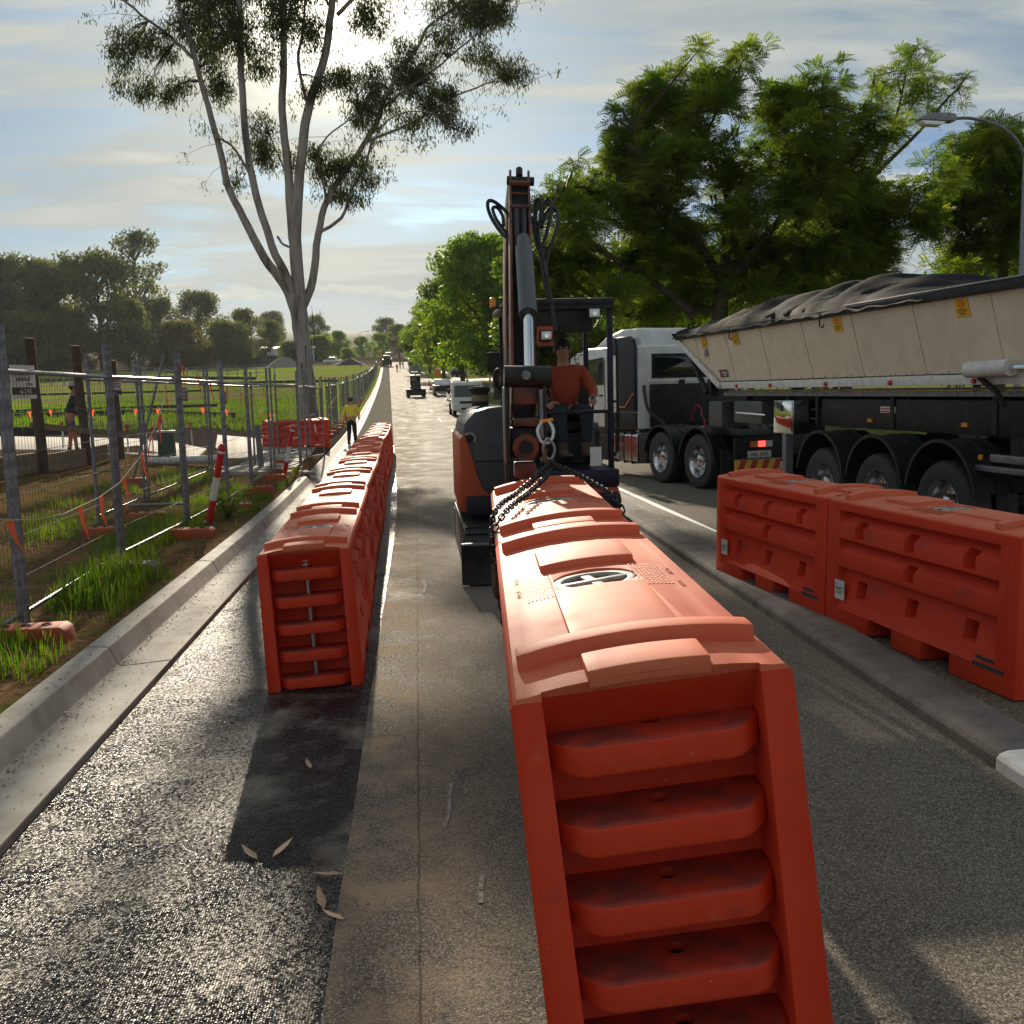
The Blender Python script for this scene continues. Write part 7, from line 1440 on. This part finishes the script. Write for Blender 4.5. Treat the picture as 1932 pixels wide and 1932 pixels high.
# fallen leaves
LF = MB().add([(0, 0, 0), (.012, .03, .004), (.010, .07, .003), (0, .115, .006), (-.012, .07, .0), (-.013, .03, .002)], [(0, 1, 2, 3), (0, 3, 4, 5)]).mesh('fallen_leaf', smooth=0)
for i, (x, y, rz, s, lab) in enumerate([(-.74, 4.02, 40, 1.2, 'pale gum leaf in the barrier shadow, straight one of a pair'), (-.68, 4.03, -30, 1.25, 'pale curled gum leaf in the barrier shadow'), (-.42, 3.55, 15, 1.3, 'tan gum leaf on the edge of the fresh lane'), (-.36, 3.75, 100, 1.1, 'small tan gum leaf against the lane seam'), (-.33, 3.4, 60, .9, 'broken gum leaf on the lane seam'), (-.60, 2.84, 80, 1.2, 'brown gum leaf low on the fresh lane'), (-2.22, 6.25, 120, 1.3, 'brown leaf lying in the gutter'), (-.62, 5.0, 20, 1.0, 'pale leaf just before the pinned barrier'), (1.6, 9.3, 70, 1.0, 'pale leaf beside the median kerb'), (2.45, 7.1, 60, 1.1, 'pale scrap of leaf under the median kerb')]):
    o = link(LF, 'fallen_leaf', M['dead_leaf']); lane = -1.86 < x < -.36; o.location = (x, y, (-.085+(x+1.86)/1.56*.053+.006 if lane else (-.05 if x < -1.9 else .006))); o.rotation_euler = (R(8), R(5), R(rz)); o.scale = (s, s, s); tag(o, lab, 'leaf', 'fallen leaves')
# loose aggregate on the fresh lane and along the seam
ST_ = [(0, 0, 1), (.9, 0, .3), (.28, .85, .3), (-.72, .52, .3), (-.72, -.52, .3), (.28, -.85, .3), (0, 0, -.4)]; SF = [(0, 1, 2), (0, 2, 3), (0, 3, 4), (0, 4, 5), (0, 5, 1), (6, 2, 1), (6, 3, 2), (6, 4, 3), (6, 5, 4), (6, 1, 5)]
rs_ = np.random.default_rng(12); n = 5000; sx_ = np.array(ST_); X = rs_.uniform(-1.8, -.34, n); Y = 1.6+rs_.random(n)**1.6*9; k2 = n//9; X[:k2] = rs_.normal(-.30, .07, k2); Y[:k2] = rs_.uniform(2.2, 16, k2)
Z = np.where(X < -.36, -.085+(X+1.86)/1.56*.053, 0.0)+.001; sz = rs_.uniform(.002, .0055, n)*rs_.uniform(.7, 1.3, n); an = rs_.uniform(0, 6.28, n); ca, sa = np.cos(an)[:, None], np.sin(an)[:, None]; br = sx_[None]*np.stack([sz*rs_.uniform(.8, 1.5, n), sz, sz*rs_.uniform(.5, .9, n)], 1)[:, None, :]
v = np.stack([br[:, :, 0]*ca-br[:, :, 1]*sa+X[:, None], br[:, :, 0]*sa+br[:, :, 1]*ca+Y[:, None], br[:, :, 2]+Z[:, None]], 2).reshape(-1, 3); q = (np.array(SF)[None]+np.arange(n)[:, None, None]*7).reshape(-1, 3)
tag(link(np_mesh('loose_stones', v, q, M['stone']), 'loose_stones', None), 'loose black aggregate scattered over the fresh lane', 'stones', kind='stuff')


# silt, twigs and crumbs of leaf lying in the gutter and along the foot of the kerb
rg5 = np.random.default_rng(77); n = 2600; Y = 3+rg5.random(n)**1.2*26; side = rg5.random(n); X = np.where(side < .6, -2.265+np.abs(rg5.normal(0, .05, n))*rg5.choice([1, .4], n), np.where(side < .85, rg5.uniform(-2.24, -1.92, n), rg5.uniform(-2.47, -2.36, n)))
Zb = np.where(X < -2.33, .088, np.where(X < -2.245, -.055, -.062+(X+2.245)*.078)); Zb = Zb+.003; Xw = X+np.array([bend(y) for y in Y])
v, q = leaf_cards(rg5, np.stack([Xw, Y, Zb], 1), np.stack([rg5.normal(size=n), rg5.normal(size=n), rg5.uniform(0, .18, n)], 1), rg5.uniform(.006, .03, n), rg5.uniform(.004, .012, n), .1)
v[:, 2] = np.maximum(v[:, 2], np.repeat(Zb, 4)-.001); tag(link(np_mesh('gutter_litter', v, q, M['litter']), 'gutter_litter', None), 'crumbs of leaf and silt lying in the gutter', 'litter', kind='stuff')
for (pts_, w_) in (([(.05, 4.1), (.075, 4.25), (.085, 4.42), (.10, 4.6)], .018), ([(.17, 3.45), (.175, 3.55), (.19, 3.68)], .02), ([(.0, 9.2), (.02, 9.5), (.0, 9.9)], .03)):
    b = MB()
    for (p_, q_) in zip(pts_, pts_[1:]): b.add([(p_[0]-w_/2, p_[1], .004), (p_[0]+w_/2, p_[1], .004), (q_[0]+w_/2, q_[1]-.01, .004), (q_[0]-w_/2, q_[1]-.01, .004)], [(0, 1, 2, 3)])
    struct(b.build('chalk_mark', M['chalk'], smooth=0))

# ------------------------------------------------------------------ morning haze
hv = bpy.data.materials.new('morning_haze'); hv.use_nodes = True; hv.node_tree.nodes.clear()
vo = hv.node_tree.nodes.new('ShaderNodeVolumePrincipled'); vo.inputs['Color'].default_value = (.86, .90, .95, 1); vo.inputs['Density'].default_value = .00012; vo.inputs['Anisotropy'].default_value = .25
ho = hv.node_tree.nodes.new('ShaderNodeOutputMaterial'); hv.node_tree.links.new(vo.outputs[0], ho.inputs['Volume'])
hz_o = MB().bb(-470, 470, -60, 1160, -1.6, 112).build('haze', hv, smooth=0); hz_o['kind'] = 'stuff'; hz_o['label'] = 'thin pale morning haze over the whole street'; hz_o['category'] = 'haze'
